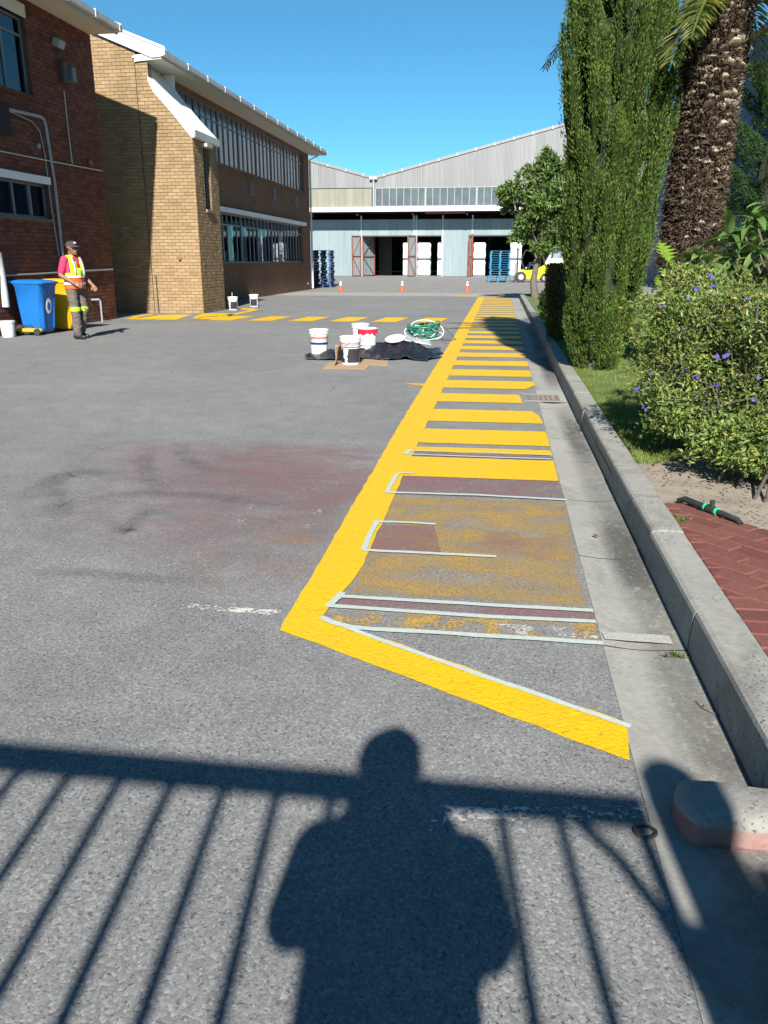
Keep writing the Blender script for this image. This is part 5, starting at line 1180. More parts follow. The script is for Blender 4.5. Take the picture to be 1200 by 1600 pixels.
# ---------------------------------------------------------------- wheelie bins
def bin_(loc, rot, m, label):
    t = thing('wheelie_bin', label, 'bin', loc, rot)      # local +X is the front
    rs = []
    for z, dx, dy in ((.05, .22, .215), (.10, .235, .225), (.5, .275, .25), (.94, .315, .275), (.97, .33, .29), (1.0, .33, .29)):
        b = .05; off = .03 * (z - .05); rs.append([(x + off, y, z) for x, y in ((-dx + b, -dy), (dx - b, -dy), (dx, -dy + b), (dx, dy - b), (dx - b, dy), (-dx + b, dy), (-dx, dy - b), (-dx, -dy + b))])
    body = MB().rings(rs).build('bin_body', m, t, True, False)
    # lid: domed with a lip, and the hinge bar at the back
    rs = []
    for z, dx, dy in ((1.0, .36, .305), (1.03, .37, .31), (1.055, .35, .29), (1.075, .27, .22), (1.082, .15, .12)):
        b = .05; rs.append([(x + .035, y, z + .018 * (-x)) for x, y in ((-dx + b, -dy), (dx - b, -dy), (dx, -dy + b), (dx, dy - b), (dx - b, dy), (-dx + b, dy), (-dx, dy - b), (-dx, -dy + b))])
    MB().rings(rs).build('lid', m, t, True, False)
    MB().tube([(-.35, -.26, 1.03), (-.40, -.26, 1.04), (-.41, -.24, 1.04), (-.41, .24, 1.04), (-.40, .26, 1.04), (-.35, .26, 1.03)], .018, 8).build('handle', m, t, True, False)
    for s in (-1, 1):
        M = Matrix.Rotation(R(90), 4, 'X'); wo = MB().lathe([(.03, -.025), (.085, -.025), (.10, -.018), (.10, .018), (.085, .025), (.03, .025)], 22, (-.24, s * .27, .10), M=M).build('wheel', 'rubber', t, True, False)
        MB().lathe([(.005, -.030), (.05, -.028), (.055, .028), (.005, .030)], 16, (-.24, s * .27, .10), M=M).build('hub', 'darksteel', wo, True, False)
    MB().tube([(-.24, -.27, .10), (-.24, .27, .10)], .012, 8).build('axle', 'steel', t, True, False)
    # recessed ribs on the front and the oval sticker
    for s in (-1, 1): MB().rings([[(.245, s * .16 - .012, .12), (.262, s * .16 - .012, .12), (.262, s * .16 + .012, .12), (.245, s * .16 + .012, .12)], [(.310, s * .185 - .012, .80), (.327, s * .185 - .012, .80), (.327, s * .185 + .012, .80), (.310, s * .185 + .012, .80)]]).build('front_rib', m, t, world=False)
    n = 24; V = []; tilt = .095
    for rr, dz in ((1, 0),): V += [(.300 + tilt * (.17 * math.sin(2 * math.pi * k / n)), .085 * math.cos(2 * math.pi * k / n), .56 + .15 * math.sin(2 * math.pi * k / n)) for k in range(n)]
    st = mk('sticker', V, [tuple(range(n))], 'label_white', t); st.modifiers.new('thickness', 'SOLIDIFY').thickness = .004
    V = [(.3035 + tilt * (.10 * math.sin(2 * math.pi * k / n)), .050 * math.cos(2 * math.pi * k / n), .56 + .085 * math.sin(2 * math.pi * k / n)) for k in range(n)]
    st2 = mk('sticker_emblem', V, [tuple(range(n))], 'bin_blue', st); st2.modifiers.new('thickness', 'SOLIDIFY').thickness = .003
    return t
bin_((-9.42, 15.86, 0), R(-6), 'bin_blue', 'blue wheelie bin with an oval white sticker by the brick wall')
bin_((-9.36, 16.78, 0), R(2), 'bin_yellow', 'yellow wheelie bin standing behind the blue one')
# white tub and little orange-and-black trolley next to the bins
wt = thing('paint_tub', 'small white tub on the ground left of the blue bin', 'tub', G(14, 526.5))
MB().lathe([(.115, 0), (.12, .02), (.14, .27), (.148, .275), (.148, .295), (.140, .295)], 22).build('tub_body', 'bucket', wt, True, False)
MB().lathe([(.150, .292), (.150, .312), (.13, .316)], 22).build('tub_lid', 'bucket', wt, True, False)
bc = G(47, 524)
bt = thing('hand_sander', 'orange and black power tool lying beside the blue bin wheel', 'power tool', (bc.x, bc.y, 0), R(8))
MB().cbox((0, 0, .095), (.52, .15, .085), None, .03).build('tool_housing', 'bin_yellow', bt, True, False)
MB().lathe([(.06, -.09), (.07, -.08), (.07, .08), (.06, .09)], 16, (.18, 0, .07), M=Matrix.Rotation(R(90), 4, 'X')).build('tool_drum', 'rubber', bt, True, False)
MB().lathe([(.04, -.09), (.05, -.08), (.05, .08), (.04, .09)], 16, (-.2, 0, .05), M=Matrix.Rotation(R(90), 4, 'X')).build('tool_wheel', 'rubber', bt, True, False)
MB().tube([(.10, 0, .13), (.06, 0, .19), (-.12, 0, .19), (-.18, 0, .13)], .016, 8).build('tool_handle', 'rubber', bt, True, False)
# standpipe with blue hose end
sp = G(160, 503)
tp = thing('standpipe_tap', 'grey standpipe tap with pale blue spout at the foot of the brick wall', 'tap', (sp.x, sp.y, 0))
MB().tube([(0, 0, 0), (0, 0, .50), (-.02, -.01, .54), (-.26, -.10, .53)], .022, 8).build('pipe', 'greypipe', tp, True, False)
MB().tube([(-.24, -.095, .53), (-.36, -.14, .52), (-.40, -.15, .46)], .03, 8).build('spout', 'hose_clear', tp, True, False)
# ---------------------------------------------------------------- paint buckets
def m_label(nm, dark, bands):
    b = NB(nm); v = b.obj(); s = b.sep(v); ang = b.math('ARCTAN2', s[1], s[0])
    c = b.ramp(b.math('DIVIDE', s[2], .40), [(0, (.75, .75, .74))] + bands, 'CONSTANT')
    if dark:
        m1 = b.math('GREATER_THAN', b.math('ADD', b.math('SINE', b.math('MULTIPLY', ang, 3.)), b.math('MULTIPLY', b.noise(v, 14, 1), 1.2)), -.15); m2 = b.math('MULTIPLY', b.math('LESS_THAN', s[2], .235), b.math('GREATER_THAN', s[2], .03))
        c = b.mix(b.math('MULTIPLY', m1, m2), c, (.03, .033, .04))
    return b.done(b.bsdf(c, .4, 0, None, .5))
MT['lab_a'] = m_label('dark_paint_label', True, [(.62, (.05, .055, .07)), (.66, (.72, .72, .72)), (.70, (.05, .15, .40)), (.73, (.75, .75, .75)), (.745, (.60, .05, .06)), (.775, (.80, .45, .05)), (.80, (.76, .76, .75))])
MT['lab_b'] = m_label('banded_paint_label', False, [(.42, (.03, .035, .09)), (.52, (.74, .74, .73)), (.58, (.25, .45, .65)), (.63, (.74, .74, .73)), (.66, (.55, .06, .07)), (.71, (.70, .42, .08)), (.75, (.76, .76, .75))])
MT['lab_c'] = m_label('plain_paint_label', False, [(.30, (.10, .10, .12)), (.34, (.74, .74, .74)), (.68, (.74, .74, .74))])
MT['lab_d'] = m_label('blue_dark_label', True, [(.58, (.08, .16, .32)), (.64, (.75, .75, .74))])
def bucket(loc, rot, lab, label, red=False, lid=True, stick=False, s=1.0, redfill=False):
    t = thing('paint_bucket', label, 'bucket', loc, rot, 'twenty litre paint buckets'); t.scale = (s, s, s)
    MB().lathe([(.128, 0), (.131, .008), (.148, .335), (.150, .34)], 32).build('bucket_body', lab, t, True, False)
    MB().lathe([(.150, .335), (.157, .337), (.157, .352), (.152, .354), (.152, .372), (.159, .374), (.159, .388), (.152, .392), (.146, .392), (.144, .355)], 32, cap=False).build('rim', 'bucket', t, True, False)
    if lid: MB().lathe([(.158, .384), (.161, .386), (.161, .402), (.150, .406), (.142, .398), (.06, .397), (.01, .399)], 32).build('lid', 'bucket', t, True, False)
    else: MB().lathe([(.146, .33), (.05, .335), (.01, .335)], 28).build('paint', 'redpaint' if redfill else 'bucket', t, True, False)
    P = [(.160 * math.cos(a), .160 * math.sin(a), .345 - .145 * math.sin(a) ** 2 if False else .345 - .15 * math.sin(math.pi * (a + math.pi) / math.pi * 1.0) ** 1) for a in np.linspace(-math.pi, 0, 15)]
    MB().tube(P, .0035, 6).build('handle', 'steel', t, True, False)
    if red:
        n = 28; V = []
        for k in range(n + 1): a = 2 * math.pi * k / n; V += [(.163 * math.cos(a), .163 * math.sin(a), .395), (.1635 * math.cos(a), .1635 * math.sin(a), .352 - .03 * abs(math.sin(k * 2.3)) - .02 * abs(math.sin(k * .7)))]
        mk('paint_drips', V, [(2 * i, 2 * i + 1, 2 * i + 3, 2 * i + 2) for i in range(n)], 'redpaint', t, smooth=True)
    if stick: MB().tube([(.05, 0, .2), (.10, .02, .52)], .009, 6).build('stirring_stick', 'hose_clear', t, True, False)
b1 = G(545, 572); bucket((b1.x, b1.y + .15, .012), R(-80), 'lab_a', 'paint bucket with dark label standing on the cardboard, nearest the camera', s=.98)
b2 = G(573, 556); bucket((b2.x, b2.y + .1, .03), R(-60), 'lab_c', 'white bucket with red paint smeared around its rim', red=True, s=.98)
b3 = G(562, 545); bucket((b3.x, b3.y + .1, .02), R(-100), 'lab_c', 'white paint bucket half hidden behind the red-rimmed bucket', lid=True, s=.98)
b4 = G(496, 558); bucket((b4.x, b4.y + .15, .02), R(-95), 'lab_b', 'white paint bucket with coloured bands, leftmost of the group on black plastic', s=.98)
b5 = G(363, 484.5); bucket((b5.x, b5.y + .1, 0), R(-90), 'lab_d', 'paint bucket with a stirring stick beside the brick stair wing', lid=False, stick=True)
b6 = G(396, 479.5); bucket((b6.x, b6.y + .1, 0), R(-110), 'lab_d', 'paint bucket with red contents standing right of the one with the stick', lid=False, redfill=True)
# ---------------------------------------------------------------- crumpled plastic sheet, cardboard, lid, hose
pc0 = Vector((-2.12, 12.30, 0))
def crumple():
    nx, ny = 110, 60; V = []; keep = {}
    for j in range(ny + 1):
        for i in range(nx + 1):
            u, v = i / nx, j / ny; x = -1.0 + 2.30 * u; y = -.25 + 1.9 * v
            x += .06 * mnoise.noise(Vector((v * 4, 3, u * 2))); y += (.16 * mnoise.noise(Vector((u * 5, 1, 0)))) + .25 * (u - .5)
            e = min(u, 1 - u, v, 1 - v); env = min(1, e * 5); n1 = abs(mnoise.noise(Vector((x * 2.6, y * 2.0, 5)))); n2 = abs(mnoise.noise(Vector((x * 7 + n1 * 2, y * 5, 1)))); n3 = abs(mnoise.noise(Vector((x * 16, y * 12, 8))))
            hump = .22 * math.exp(-((x - .55) / .55) ** 2 - ((y - .75) / .40) ** 2) + .06 * math.exp(-((x + .55) / .4) ** 2 - ((y - .3) / .3) ** 2)
            z = .010 + env * (hump * (.7 + .8 * n1) + .11 * (1 - n1 * 2.2) * (.5 + u) * .6 + .07 * n2 + .03 * n3) * .85; V.append((x, y, max(.008, z)))
    F = []
    for j in range(ny):
        for i in range(nx):
            u, v = i / nx, j / ny; r = mnoise.noise(Vector((u * 6, v * 6, 4)))
            if (u < .06 + .05 * r) or (v < .05 + .08 * r) or (u > .95 + .05 * r) or (v > .93 + .07 * r): continue
            if u < .36 and v > .62 + .1 * r: continue
            a = j * (nx + 1) + i; F.append((a, a + 1, a + nx + 2, a + nx + 1))
    o = mk('plastic_sheet', V, F, 'blackplastic', None, smooth=True); o.location = pc0; o.modifiers.new('thickness', 'SOLIDIFY').thickness = .002; return o
tag(crumple(), 'crumpled black plastic sheet spread under the paint buckets', 'plastic sheet')
def board(name, pts, z, label, th=.006, flap=None):
    c = Vector((sum(p[0] for p in pts) / len(pts), sum(p[1] for p in pts) / len(pts), 0)); P = [(p[0] - c.x, p[1] - c.y) for p in pts]
    o = MB().prism(P, 'z', z, z + th); ob_ = o.build(name, 'card', None); ob_.location = c
    return tag(ob_, label, 'cardboard')
board('cardboard_sheet', [G(*q)[:2] for q in ((504, 577), (572, 578), (578, 571), (606, 573), (606, 560), (560, 561), (530, 566), (516, 567))], .003, 'flat brown cardboard sheet under the dark-labelled bucket')
cf = thing('cardboard_flap', 'bent cardboard flap standing up left of the dark-labelled bucket', 'cardboard', G(521, 573))
V = []; F = []
for i in range(9):
    u = i / 8; V += [(.0 + .05 * u ** 2 + .02 * math.sin(u * 5), .05 - .02 * u, .01 + .30 * u), (-.03 + .10 * u, .38 - .10 * u, .01 + .26 * u)]
F = [(2 * i, 2 * i + 2, 2 * i + 3, 2 * i + 1) for i in range(8)]
o = mk('flap_panel', V, F, 'card', cf, smooth=True); o.modifiers.new('thickness', 'SOLIDIFY').thickness = .006
ld = thing('bucket_lid', 'white bucket lid lying on the black plastic sheet', 'lid', (-1.62, 12.95, .25)); ld.rotation_euler = (R(14), R(-6), 0)
MB().lathe([(.155, 0), (.165, .004), (.165, .022), (.152, .026), (.146, .016), (.02, .015)], 30).build('lid_disc', 'bucket', ld, True, False)
MB().lathe([(.148, .0262), (.148, .032), (.143, .032), (.143, .0262)], 30, cap=False).build('lid_lip', 'bucket', ld, True, False)
rg = G(638, 548)
rgo = MB()
V = []; F = []
for j in range(13):
    for i in range(19): V.append((-.25 + .5 * i / 18, -.15 + .3 * j / 12, .0 + .10 * abs(mnoise.noise(Vector((i * .5, j * .6, 2)))) * min(1, min(i, 18 - i, j, 12 - j) * .5)))
for j in range(12):
    for i in range(18): a = j * 19 + i; F.append((a, a + 1, a + 20, a + 19))
o = mk('drop_cloth', V, F, 'greypipe', None, smooth=True); o.location = (-1.30, 13.1, .22); o.rotation_euler = (R(8), R(10), .2); o.modifiers.new('thickness', 'SOLIDIFY').thickness = .004; tag(o, 'grey crumpled cloth lying on the black plastic near the hose', 'cloth')
hz = G(658, 533)
hs = thing('hose_coil', 'bundled coil of green hose with pale loops beside the yellow line', 'hose', (hz.x, hz.y + .25, 0))
hs.scale = (.88, .88, .80); rr = random.Random(8)
for k in range(13):
    a0 = rr.uniform(0, 6.28); rx, ry = rr.uniform(.24, .36), rr.uniform(.20, .30); tz = rr.uniform(.06, .30); tl = Matrix.Rotation(rr.uniform(-.35, .35), 4, 'X') @ Matrix.Rotation(rr.uniform(-.3, .3), 4, 'Y')
    P = [tl @ Vector((rx * math.cos(a), ry * math.sin(a), .02 * math.sin(3 * a + a0))) + Vector((rr.uniform(-.01, .01) + .02, 0, tz + .05)) for a in np.linspace(0, 2 * math.pi, 31)]
    P = [Vector((p.x, p.y, max(.014, p.z))) for p in P]; MB().tube(P, .013, 7).build('hose_loop', 'hose_green', hs, True, False)
for k in range(4):
    rx, ry = (.34, .30, .37, .32)[k], (.22, .25, .26, .22)[k]; tl = Matrix.Rotation((.75, .55, .95, .35)[k], 4, 'X') @ Matrix.Rotation((.12, -.2, .3, -.1)[k], 4, 'Y'); c = Vector(((-.05, .0, .10, .12)[k], .0, .0))
    P = [tl @ Vector((rx * math.cos(a), ry * math.sin(a), 0)) + c for a in np.linspace(0, 2 * math.pi, 41)]; mz = min(p.z for p in P); MB().tube([p + Vector((0, 0, .014 - mz)) for p in P], .011, 7).build('hose_loop', 'hose_clear', hs, True, False)
MB().tube([(.40, -.1, .014), (.62, -.12, .015), (.72, -.03, .016), (.60, .12, .15), (.45, .1, .30)], .009, 7).build('hose_tail', 'darksteel', hs, True, False)
MB().rings([[(.03 * math.cos(a) + .02, .30 * math.sin(a) * 1, .20 + .20 * math.cos(a) * 0 + .21 * math.sin(a + 1.57)) for a in np.linspace(0, 6.28, 18, endpoint=False)], [(.03 * math.cos(a) + .05, .30 * math.sin(a), .20 + .21 * math.sin(a + 1.57)) for a in np.linspace(0, 6.28, 18, endpoint=False)]], cap=False).build('tie_band', 'hose_green', hs, True, False)
# ---------------------------------------------------------------- kerb block, ring, pipe and bits
kb = thing('concrete_block', 'broken rounded concrete kerb block with faded red face at lower right', 'concrete block', (.56, 1.90, 0))
def rblock(x0, x1, y0, y1, z0, z1, bl):
    rs = []
    for z, i in ((z0, 0), (.056, 0), (z1 - .014, .008), (z1, .034)):
        P = []; yc = (y0 + y1) / 2; rad = (y1 - y0) / 2
        for a in np.linspace(math.pi / 2, 3 * math.pi / 2, 13): P.append((x0 + rad * .55 + (rad * .55 - i) * math.cos(a), yc + (rad - i) * math.sin(a), z))
        n = 12
        for k in range(1, n + 1): P.append((x0 + rad * .55 + (x1 - x0 - rad * .55) * k / n, y0 + i + .006 * math.sin(k * 2.1), z))
        for k in range(n, 0, -1): P.append((x0 + rad * .55 + (x1 - x0 - rad * .55) * k / n, y1 - i + .006 * math.sin(k * 1.7), z))
        rs.append([(p[0] + .008 * mnoise.noise(Vector((p[0] * 9, p[1] * 9, z * 30))), p[1] + .012 * mnoise.noise(Vector((p[0] * 14, 3, z * 25))), p[2] + (.012 * mnoise.noise(Vector((p[0] * 12, p[1] * 12, 1))) if z > .04 else 0)) for p in P])
    return MB().rings(rs)
bo = rblock(.525, 1.35, 1.83, 2.01, -.01, .088, 0).build('block_body', 'kerbconc', kb, True)
bo.data.materials.append(MT['redblock'])
for p in bo.data.polygons:
    if abs(p.normal.z) < .35 and p.center.z < .045 and p.normal.y < .6: p.material_index = 1
MB().box((.745, 1.797, .002), (.85, 1.822, .010)).build('blue_paint_spill', 'cyan', kb)
r0 = G(1008, 1303); MB_ = MB(); MB_.tube([(.028 * math.cos(a), .022 * math.sin(a), .004) for a in np.linspace(0, 2 * math.pi, 25)], .0045, 6)
o = MB_.build('iron_ring', 'darksteel', None, True); o.location = (r0.x, r0.y, .004); tag(o, 'small dark iron ring lying on the asphalt by the gutter', 'ring')
ip = thing('irrigation_pipe', 'black irrigation pipe with two mint green rings on the soil', 'pipe', G(1100, 792, ZB))
A, B_ = G(1070, 780, ZB + .03), G(1152, 812, ZB + .025); d = (B_ - A).normalized()
MB().tube([A - d * .05 - Vector((0, 0, .02)), A, A.lerp(B_, .4), B_, B_ + d * .03 - Vector((0, 0, .015))], [.012, .018, .018, .014, .013], 12).build('pipe_body', 'pipe_black', ip, True)
for k in (.42, .63):
    p = A.lerp(B_, k); MB().tube([p - d * .006, p + d * .006], .0215, 14).build('clamp_ring', 'ring_green', ip, True)
p = A.lerp(B_, .53); MB().tube([p - d * .032, p + d * .032], .0225, 12).tube([p, p + Vector((0, 0, .05))], [.013, .014], 10).build('pipe_fitting', 'pipe_black', ip, True)
for k, (px, py, s) in enumerate(((930, 838, .028), (872, 862, .0))):
    if not s: continue
    c = G(px, py, .003); V = [(-s, 0, .004), (0, s * .4, .012), (s, 0, .006), (0, -s * .4, .01), (0, 0, .002)]
    o = mk('fallen_leaf', V, [(0, 4, 1), (1, 4, 2), (2, 4, 3), (3, 4, 0)], 'litter'); o.location = c; o.rotation_euler = (0, 0, 2.2); tag(o, 'small dry brown leaf lying in the concrete gutter', 'leaf')
tw = thing('fallen_twig', 'thin dry twig lying in the gutter near the kerb', 'twig', G(1105, 1108, .0))
P = [G(*q, .006) for q in ((1088, 1095), (1098, 1106), (1110, 1112), (1124, 1118))]; MB().tube(P, .0022, 5).build('stem', 'twig', tw)
MB().tube([G(1098, 1106, .006), G(1104, 1100, .015)], .0016, 5).build('side_stem', 'twig', tw)
# weeds at the kerb joint
wd = thing('weed', 'tiny green weed growing at the foot of the kerb', 'weed', G(1060, 1026, 0)); P = np.array([list(G(1060, 1026, 0))] * 40) - np.array(list(wd.location)) + rng.normal(0, .018, (40, 3)) * [1.4, .5, 0]
Dd = unit(40); Dd[:, 2] = abs(Dd[:, 2]) * .6 + .2; V_, F_ = leaves_np(P, Dd, unit(40), rng.uniform(.015, .03, 40), .007); mk_np('weed_leaves', V_, F_, 'shrub', wd, kind='stuff')
wd = thing('weed', 'small green weed between the kerb and the red pavers', 'weed', G(1065, 812, ZB)); P = rng.normal(0, .02, (50, 3)) * [1, 1.8, 0]
Dd = unit(50); Dd[:, 2] = abs(Dd[:, 2]) * .6 + .2; V_, F_ = leaves_np(P, Dd, unit(50), rng.uniform(.02, .035, 50), .008); mk_np('weed_leaves', V_, F_, 'shrub', wd, kind='stuff')
# ---------------------------------------------------------------- gate behind the photographer (throws the barred shadow)
YG = -.72; tz_ = math.tan(SUN_EL); sz_ = math.tan(SUN_AZ)
def zsh(ys): return (ys - YG) / math.cos(SUN_AZ) * tz_
def xsh(xs, ys): return xs + (ys - YG) * sz_
gt = thing('steel_gate', 'barred steel gate behind the photographer, known by its shadow', 'gate', (-1.5, YG, 0))
ztop, zbot = zsh(2.0), zsh(1.885)
MB().box((-4.2, YG - .02, zbot), (.74, YG + .02, ztop)).build('top_rail', 'darksteel', gt); MB().box((-4.2, YG - .02, .10), (.74, YG + .02, .18)).build('bottom_rail', 'darksteel', gt)
x_ = xsh(-.57, 1.87) + .158 * 8
bx_ = []
k = 0
while True:
    xx = xsh(-.41, 1.86) + .158 * (4 - k); k += 1
    if xx > .60: continue
    if xx < -4.1: break
    MB().box((xx - .015, YG - .0125, .18), (xx + .015, YG + .0125, zbot)).build('bar', 'darksteel', gt)
MB().box((.685, YG - .018, .18), (.725, YG + .018, zbot)).build('stile', 'darksteel', gt)
MB().tube([(.54, YG, zbot), (.62, YG, zbot - .10), (.67, YG, zbot - .22), (.70, YG, zbot - .36)], .020, 6).build('brace', 'darksteel', gt)
MB().box((.725, YG - .008, .18), (.765, YG + .008, zsh(1.56))).build('latch_plate', 'darksteel', gt)
pil = thing('gate_pillar', 'slim gate pillar behind the photographer at the right', 'pillar', (.84, YG, 0)); zp = zsh(2.085)
MB().cbox((.845, YG, zp / 2), (.17, .17, zp), None, .02).build('shaft', 'pillar', pil); MB().lathe([(.08, 0), (.085, .02), (.06, .05), (.02, .065)], 16, (.845, YG, zp)).build('cap_stone', 'pillar', pil, True)
gw = thing('boundary_wall', 'low plastered boundary wall beside the gate pillar', 'wall', (2.6, YG, 0)); zw = zsh(1.64)
MB().box((.935, YG - .10, 0), (5.5, YG + .10, zw - .06)).build('wall_panel', 'pillar', gw); MB().box((.932, YG - .13, zw - .06), (5.5, YG + .13, zw)).build('coping', 'pillar', gw)
# ---------------------------------------------------------------- the photographer
ph = thing('person', 'photographer in cap and jacket holding a phone, seen only as a shadow', 'person', (-.005, -.235, 0), 0)
hc = (-.025, .03, 1.645); sg = [s for s in head_segs(hc, 0)]
for s in (-1, 1):
    sg += [((s * .105, 0, .92), (s * .115, .02, .50), .105, .075, 2), ((s * .115, .02, .50), (s * .12, -.02, .10), .076, .064, 2), ((s * .12, -.03, .05), (s * .14, .15, .04), .05, .042, 3)]
    ex = .235 if s < 0 else .205
    sg += [((s * .19, -.01, 1.40), (s * ex, .05, 1.20), .080, .066, 1), ((s * ex, .05, 1.20), (s * .09 - .0, .17, 1.39), .068, .046, 1)]
    hand(sg, (s * .085, .175, 1.395), (-s * .45, .25, .85), (0, -.2, .3), 0, .9)
tr3 = [((0, 0, .80), .190, .14), ((0, 0, .95), .192, .145), ((0, .0, 1.10), .188, .145), ((0, .005, 1.25), .195, .14), ((0, .0, 1.36), .20, .125), ((-.01, -.005, 1.47), .165, .10), ((-.02, -.01, 1.545), .115, .09), ((-.025, -.005, 1.60), .088, .085)]
person_body(ph, sg, [(tr3[:2], 2), (tr3[1:], 1)], ['skin', 'jacket', 'trousers', 'shoe'], .012); cap_on(ph, hc, 'cap', False); eyes(ph, hc)
pn = thing('phone', 'mobile phone held up by the photographer', 'phone', (0, -.055, 1.43)); MB().cbox((0, 0, 0), (.075, .009, .155), None, .003).build('phone_body', 'dark', pn, world=False); MB().box((-.034, -.0062, -.070), (.034, -.0048, .070)).build('screen', 'glass', pn, world=False)
# ---------------------------------------------------------------- vegetation
def clumpcloud(n_clump, surf, per, crad, L, W, up=.3, out=.6, jitter=1.):
    """leaves in clumps; surf(k)->(point, outward dir) arrays"""
    C, O = surf(n_clump); idx = np.repeat(np.arange(n_clump), per); n = len(idx)
    P = C[idx] + unit(n) * (rng.random((n, 1)) ** .5) * crad * rng.uniform(.7, 1.3, (n_clump, 1))[idx]
    D = O[idx] * out + unit(n) * jitter + np.array([0, 0, up]); Nn = unit(n) + O[idx] * .8
    return leaves_np(P, D, Nn, rng.uniform(.7, 1.3, n) * L, rng.uniform(.7, 1.3, n) * W)
def ell_surf(c, r, inner=.55, zmin=-1.):
    c = np.array(c, float); r = np.array(r, float)
    def f(n):
        d = unit(n * 3); d = d[d[:, 2] > zmin][:n]; k = (inner + (1 - inner) * rng.random((len(d), 1)) ** .6)
        lump = 1 + .16 * np.sin(d[:, :1] * 5.1 + c[0]) * np.cos(d[:, 1:2] * 4.3 + c[1]) + .10 * np.sin(d[:, 2:] * 9)
        return c + d * r * k * lump, d
    return f
def merge(parts):
    V = []; F = []; k = 0
    for v, f in parts: V.append(v); F.append(f + k); k += len(v)
    return np.concatenate(V), np.concatenate(F)
# ---- tall columnar cypress
cb = G(945, 583, ZB)
cy = thing('cypress_tree', 'tall dense columnar cypress standing on the lawn by the kerb', 'tree', (cb.x - .08, cb.y + .38, ZB))
CH = 8.3
prof_z = np.array([0, .25, .6, 1.2, 2.0, 3.0, 4.2, 5.4, 6.4, 7.2, 7.8, 8.1, 8.3]); prof_r = np.array([.19, .26, .34, .41, .445, .475, .485, .475, .44, .36, .25, .14, .04])
def crad_(z): return np.interp(z, prof_z, prof_r)
npl = 560; zz = (np.arange(npl) / npl) ** .95 * (CH - .5); th = np.arange(npl) * 2.39996 + rng.normal(0, .35, npl)
rad = crad_(zz) * rng.uniform(.66, 1.12, npl) * (1 + .09 * np.sin(th * 3 + zz * .9)); PLB = np.stack([rad * np.cos(th), rad * np.sin(th), zz - .12], 1)
plh = rng.uniform(.45, 1.0, npl) * np.where(zz < .8, .7, 1.); plr = rng.uniform(.060, .125, npl)
outw = np.stack([np.cos(th), np.sin(th), np.zeros(npl)], 1)
tilt = outw * rng.uniform(.05, .22, (npl, 1)) + np.array([0, 0, 1.])
def plume_r(u): return np.sin(np.pi * np.clip(u * .88 + .09, 0, 1)) ** .75
# every plume: a lumpy core with tiny sprays over it
pc_ = MB(); us = np.linspace(0, 1, 8)
Vc = []; Fc = []; k0 = 0
for i in range(npl):
    for u_ in us:
        c_ = PLB[i] + tilt[i] * u_ * plh[i]; r_ = plr[i] * plume_r(u_) * .46
        for j in range(7): a_ = 2 * math.pi * j / 7 + i; q = r_ * (1 + .22 * math.sin(i * 3.1 + j * 2.7 + u_ * 11)); Vc.append((c_[0] + q * math.cos(a_), c_[1] + q * math.sin(a_), c_[2]))
    for t_ in range(7):
        for j in range(7): a_ = k0 + t_ * 7 + j; b_ = k0 + t_ * 7 + (j + 1) % 7; Fc.append((a_, b_, b_ + 7, a_ + 7))
    k0 += 56
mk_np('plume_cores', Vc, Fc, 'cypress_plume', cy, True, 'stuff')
per = 440
idx = np.repeat(np.arange(npl), per); n = len(idx); u = rng.random(n) ** .9; prr = plr[idx] * plume_r(u) * rng.uniform(.32, 1.12, n); pa = rng.random(n) * 2 * math.pi
ring = np.stack([np.cos(pa), np.sin(pa), np.zeros(n)], 1)
P = PLB[idx] + tilt[idx] * (u * plh[idx])[:, None] + ring * prr[:, None]
D = tilt[idx] * .9 + ring * .60 + unit(n) * .40
Vv, Ff = leaves_np(P, D, ring + unit(n) * .5, rng.uniform(.022, .050, n), rng.uniform(.008, .016, n), .2)
mk_np('crown', Vv, Ff, 'cypress', cy, kind='stuff')
V = []; F = []; nr, na = 40, 28
for i in range(nr + 1):
    z = .12 + (CH - .5) * i / nr
    for j in range(na): a = 2 * math.pi * j / na; r_ = crad_(z) * (.76 + .08 * mnoise.noise(Vector((math.cos(a) * 4, math.sin(a) * 4, z * 1.5)))) - .03; V.append((r_ * math.cos(a), r_ * math.sin(a), z))
for i in range(nr):
    for j in range(na): F.append((i * na + j, i * na + (j + 1) % na, (i + 1) * na + (j + 1) % na, (i + 1) * na + j))
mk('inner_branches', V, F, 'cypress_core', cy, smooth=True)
MB().tube([(0, 0, -.02), (.01, 0, .3), (0, .01, 2.0), (0, 0, 5)], [.11, .09, .07, .03], 10).build('trunk', 'bark', cy, True, False)
# ---- Canary palm
pb = Vector((2.28, 10.9, ZB))
pa_ = thing('palm_tree', 'thick-trunked date palm with rough leaf bases behind the cypress', 'tree', pb)
PTH = 4.35
def prad(z): return np.interp(z, [0, .3, .8, 1.3, 1.7, 2.4, 3.2, 3.9, 4.4], [.46, .38, .30, .265, .26, .255, .275, .295, .28])
def plean(z): return .10 * (z / 4.3)
V = []; F = []; nr, na = 70, 40
for i in range(nr + 1):
    z = -.02 + (PTH + .02) * i / nr
    for j in range(na):
        a = 2 * math.pi * j / na; r_ = prad(z) + .03 * mnoise.fractal(Vector((math.cos(a) * 3, math.sin(a) * 3, z * 4)), 1, 2, 4) + (.015 * math.sin(z * 60 + a * 2) if z < 1.5 else 0); V.append((plean(z) + r_ * math.cos(a), r_ * math.sin(a), z))
fmi = []
for i in range(nr):
    for j in range(na): F.append((i * na + j, i * na + (j + 1) % na, (i + 1) * na + (j + 1) % na, (i + 1) * na + j)); fmi.append(1 if i / nr * PTH < 1.35 else 0)
mk('trunk', V, F, None, pa_, smooth=True, mats=['palmcore', 'palmbase'], fm=fmi)
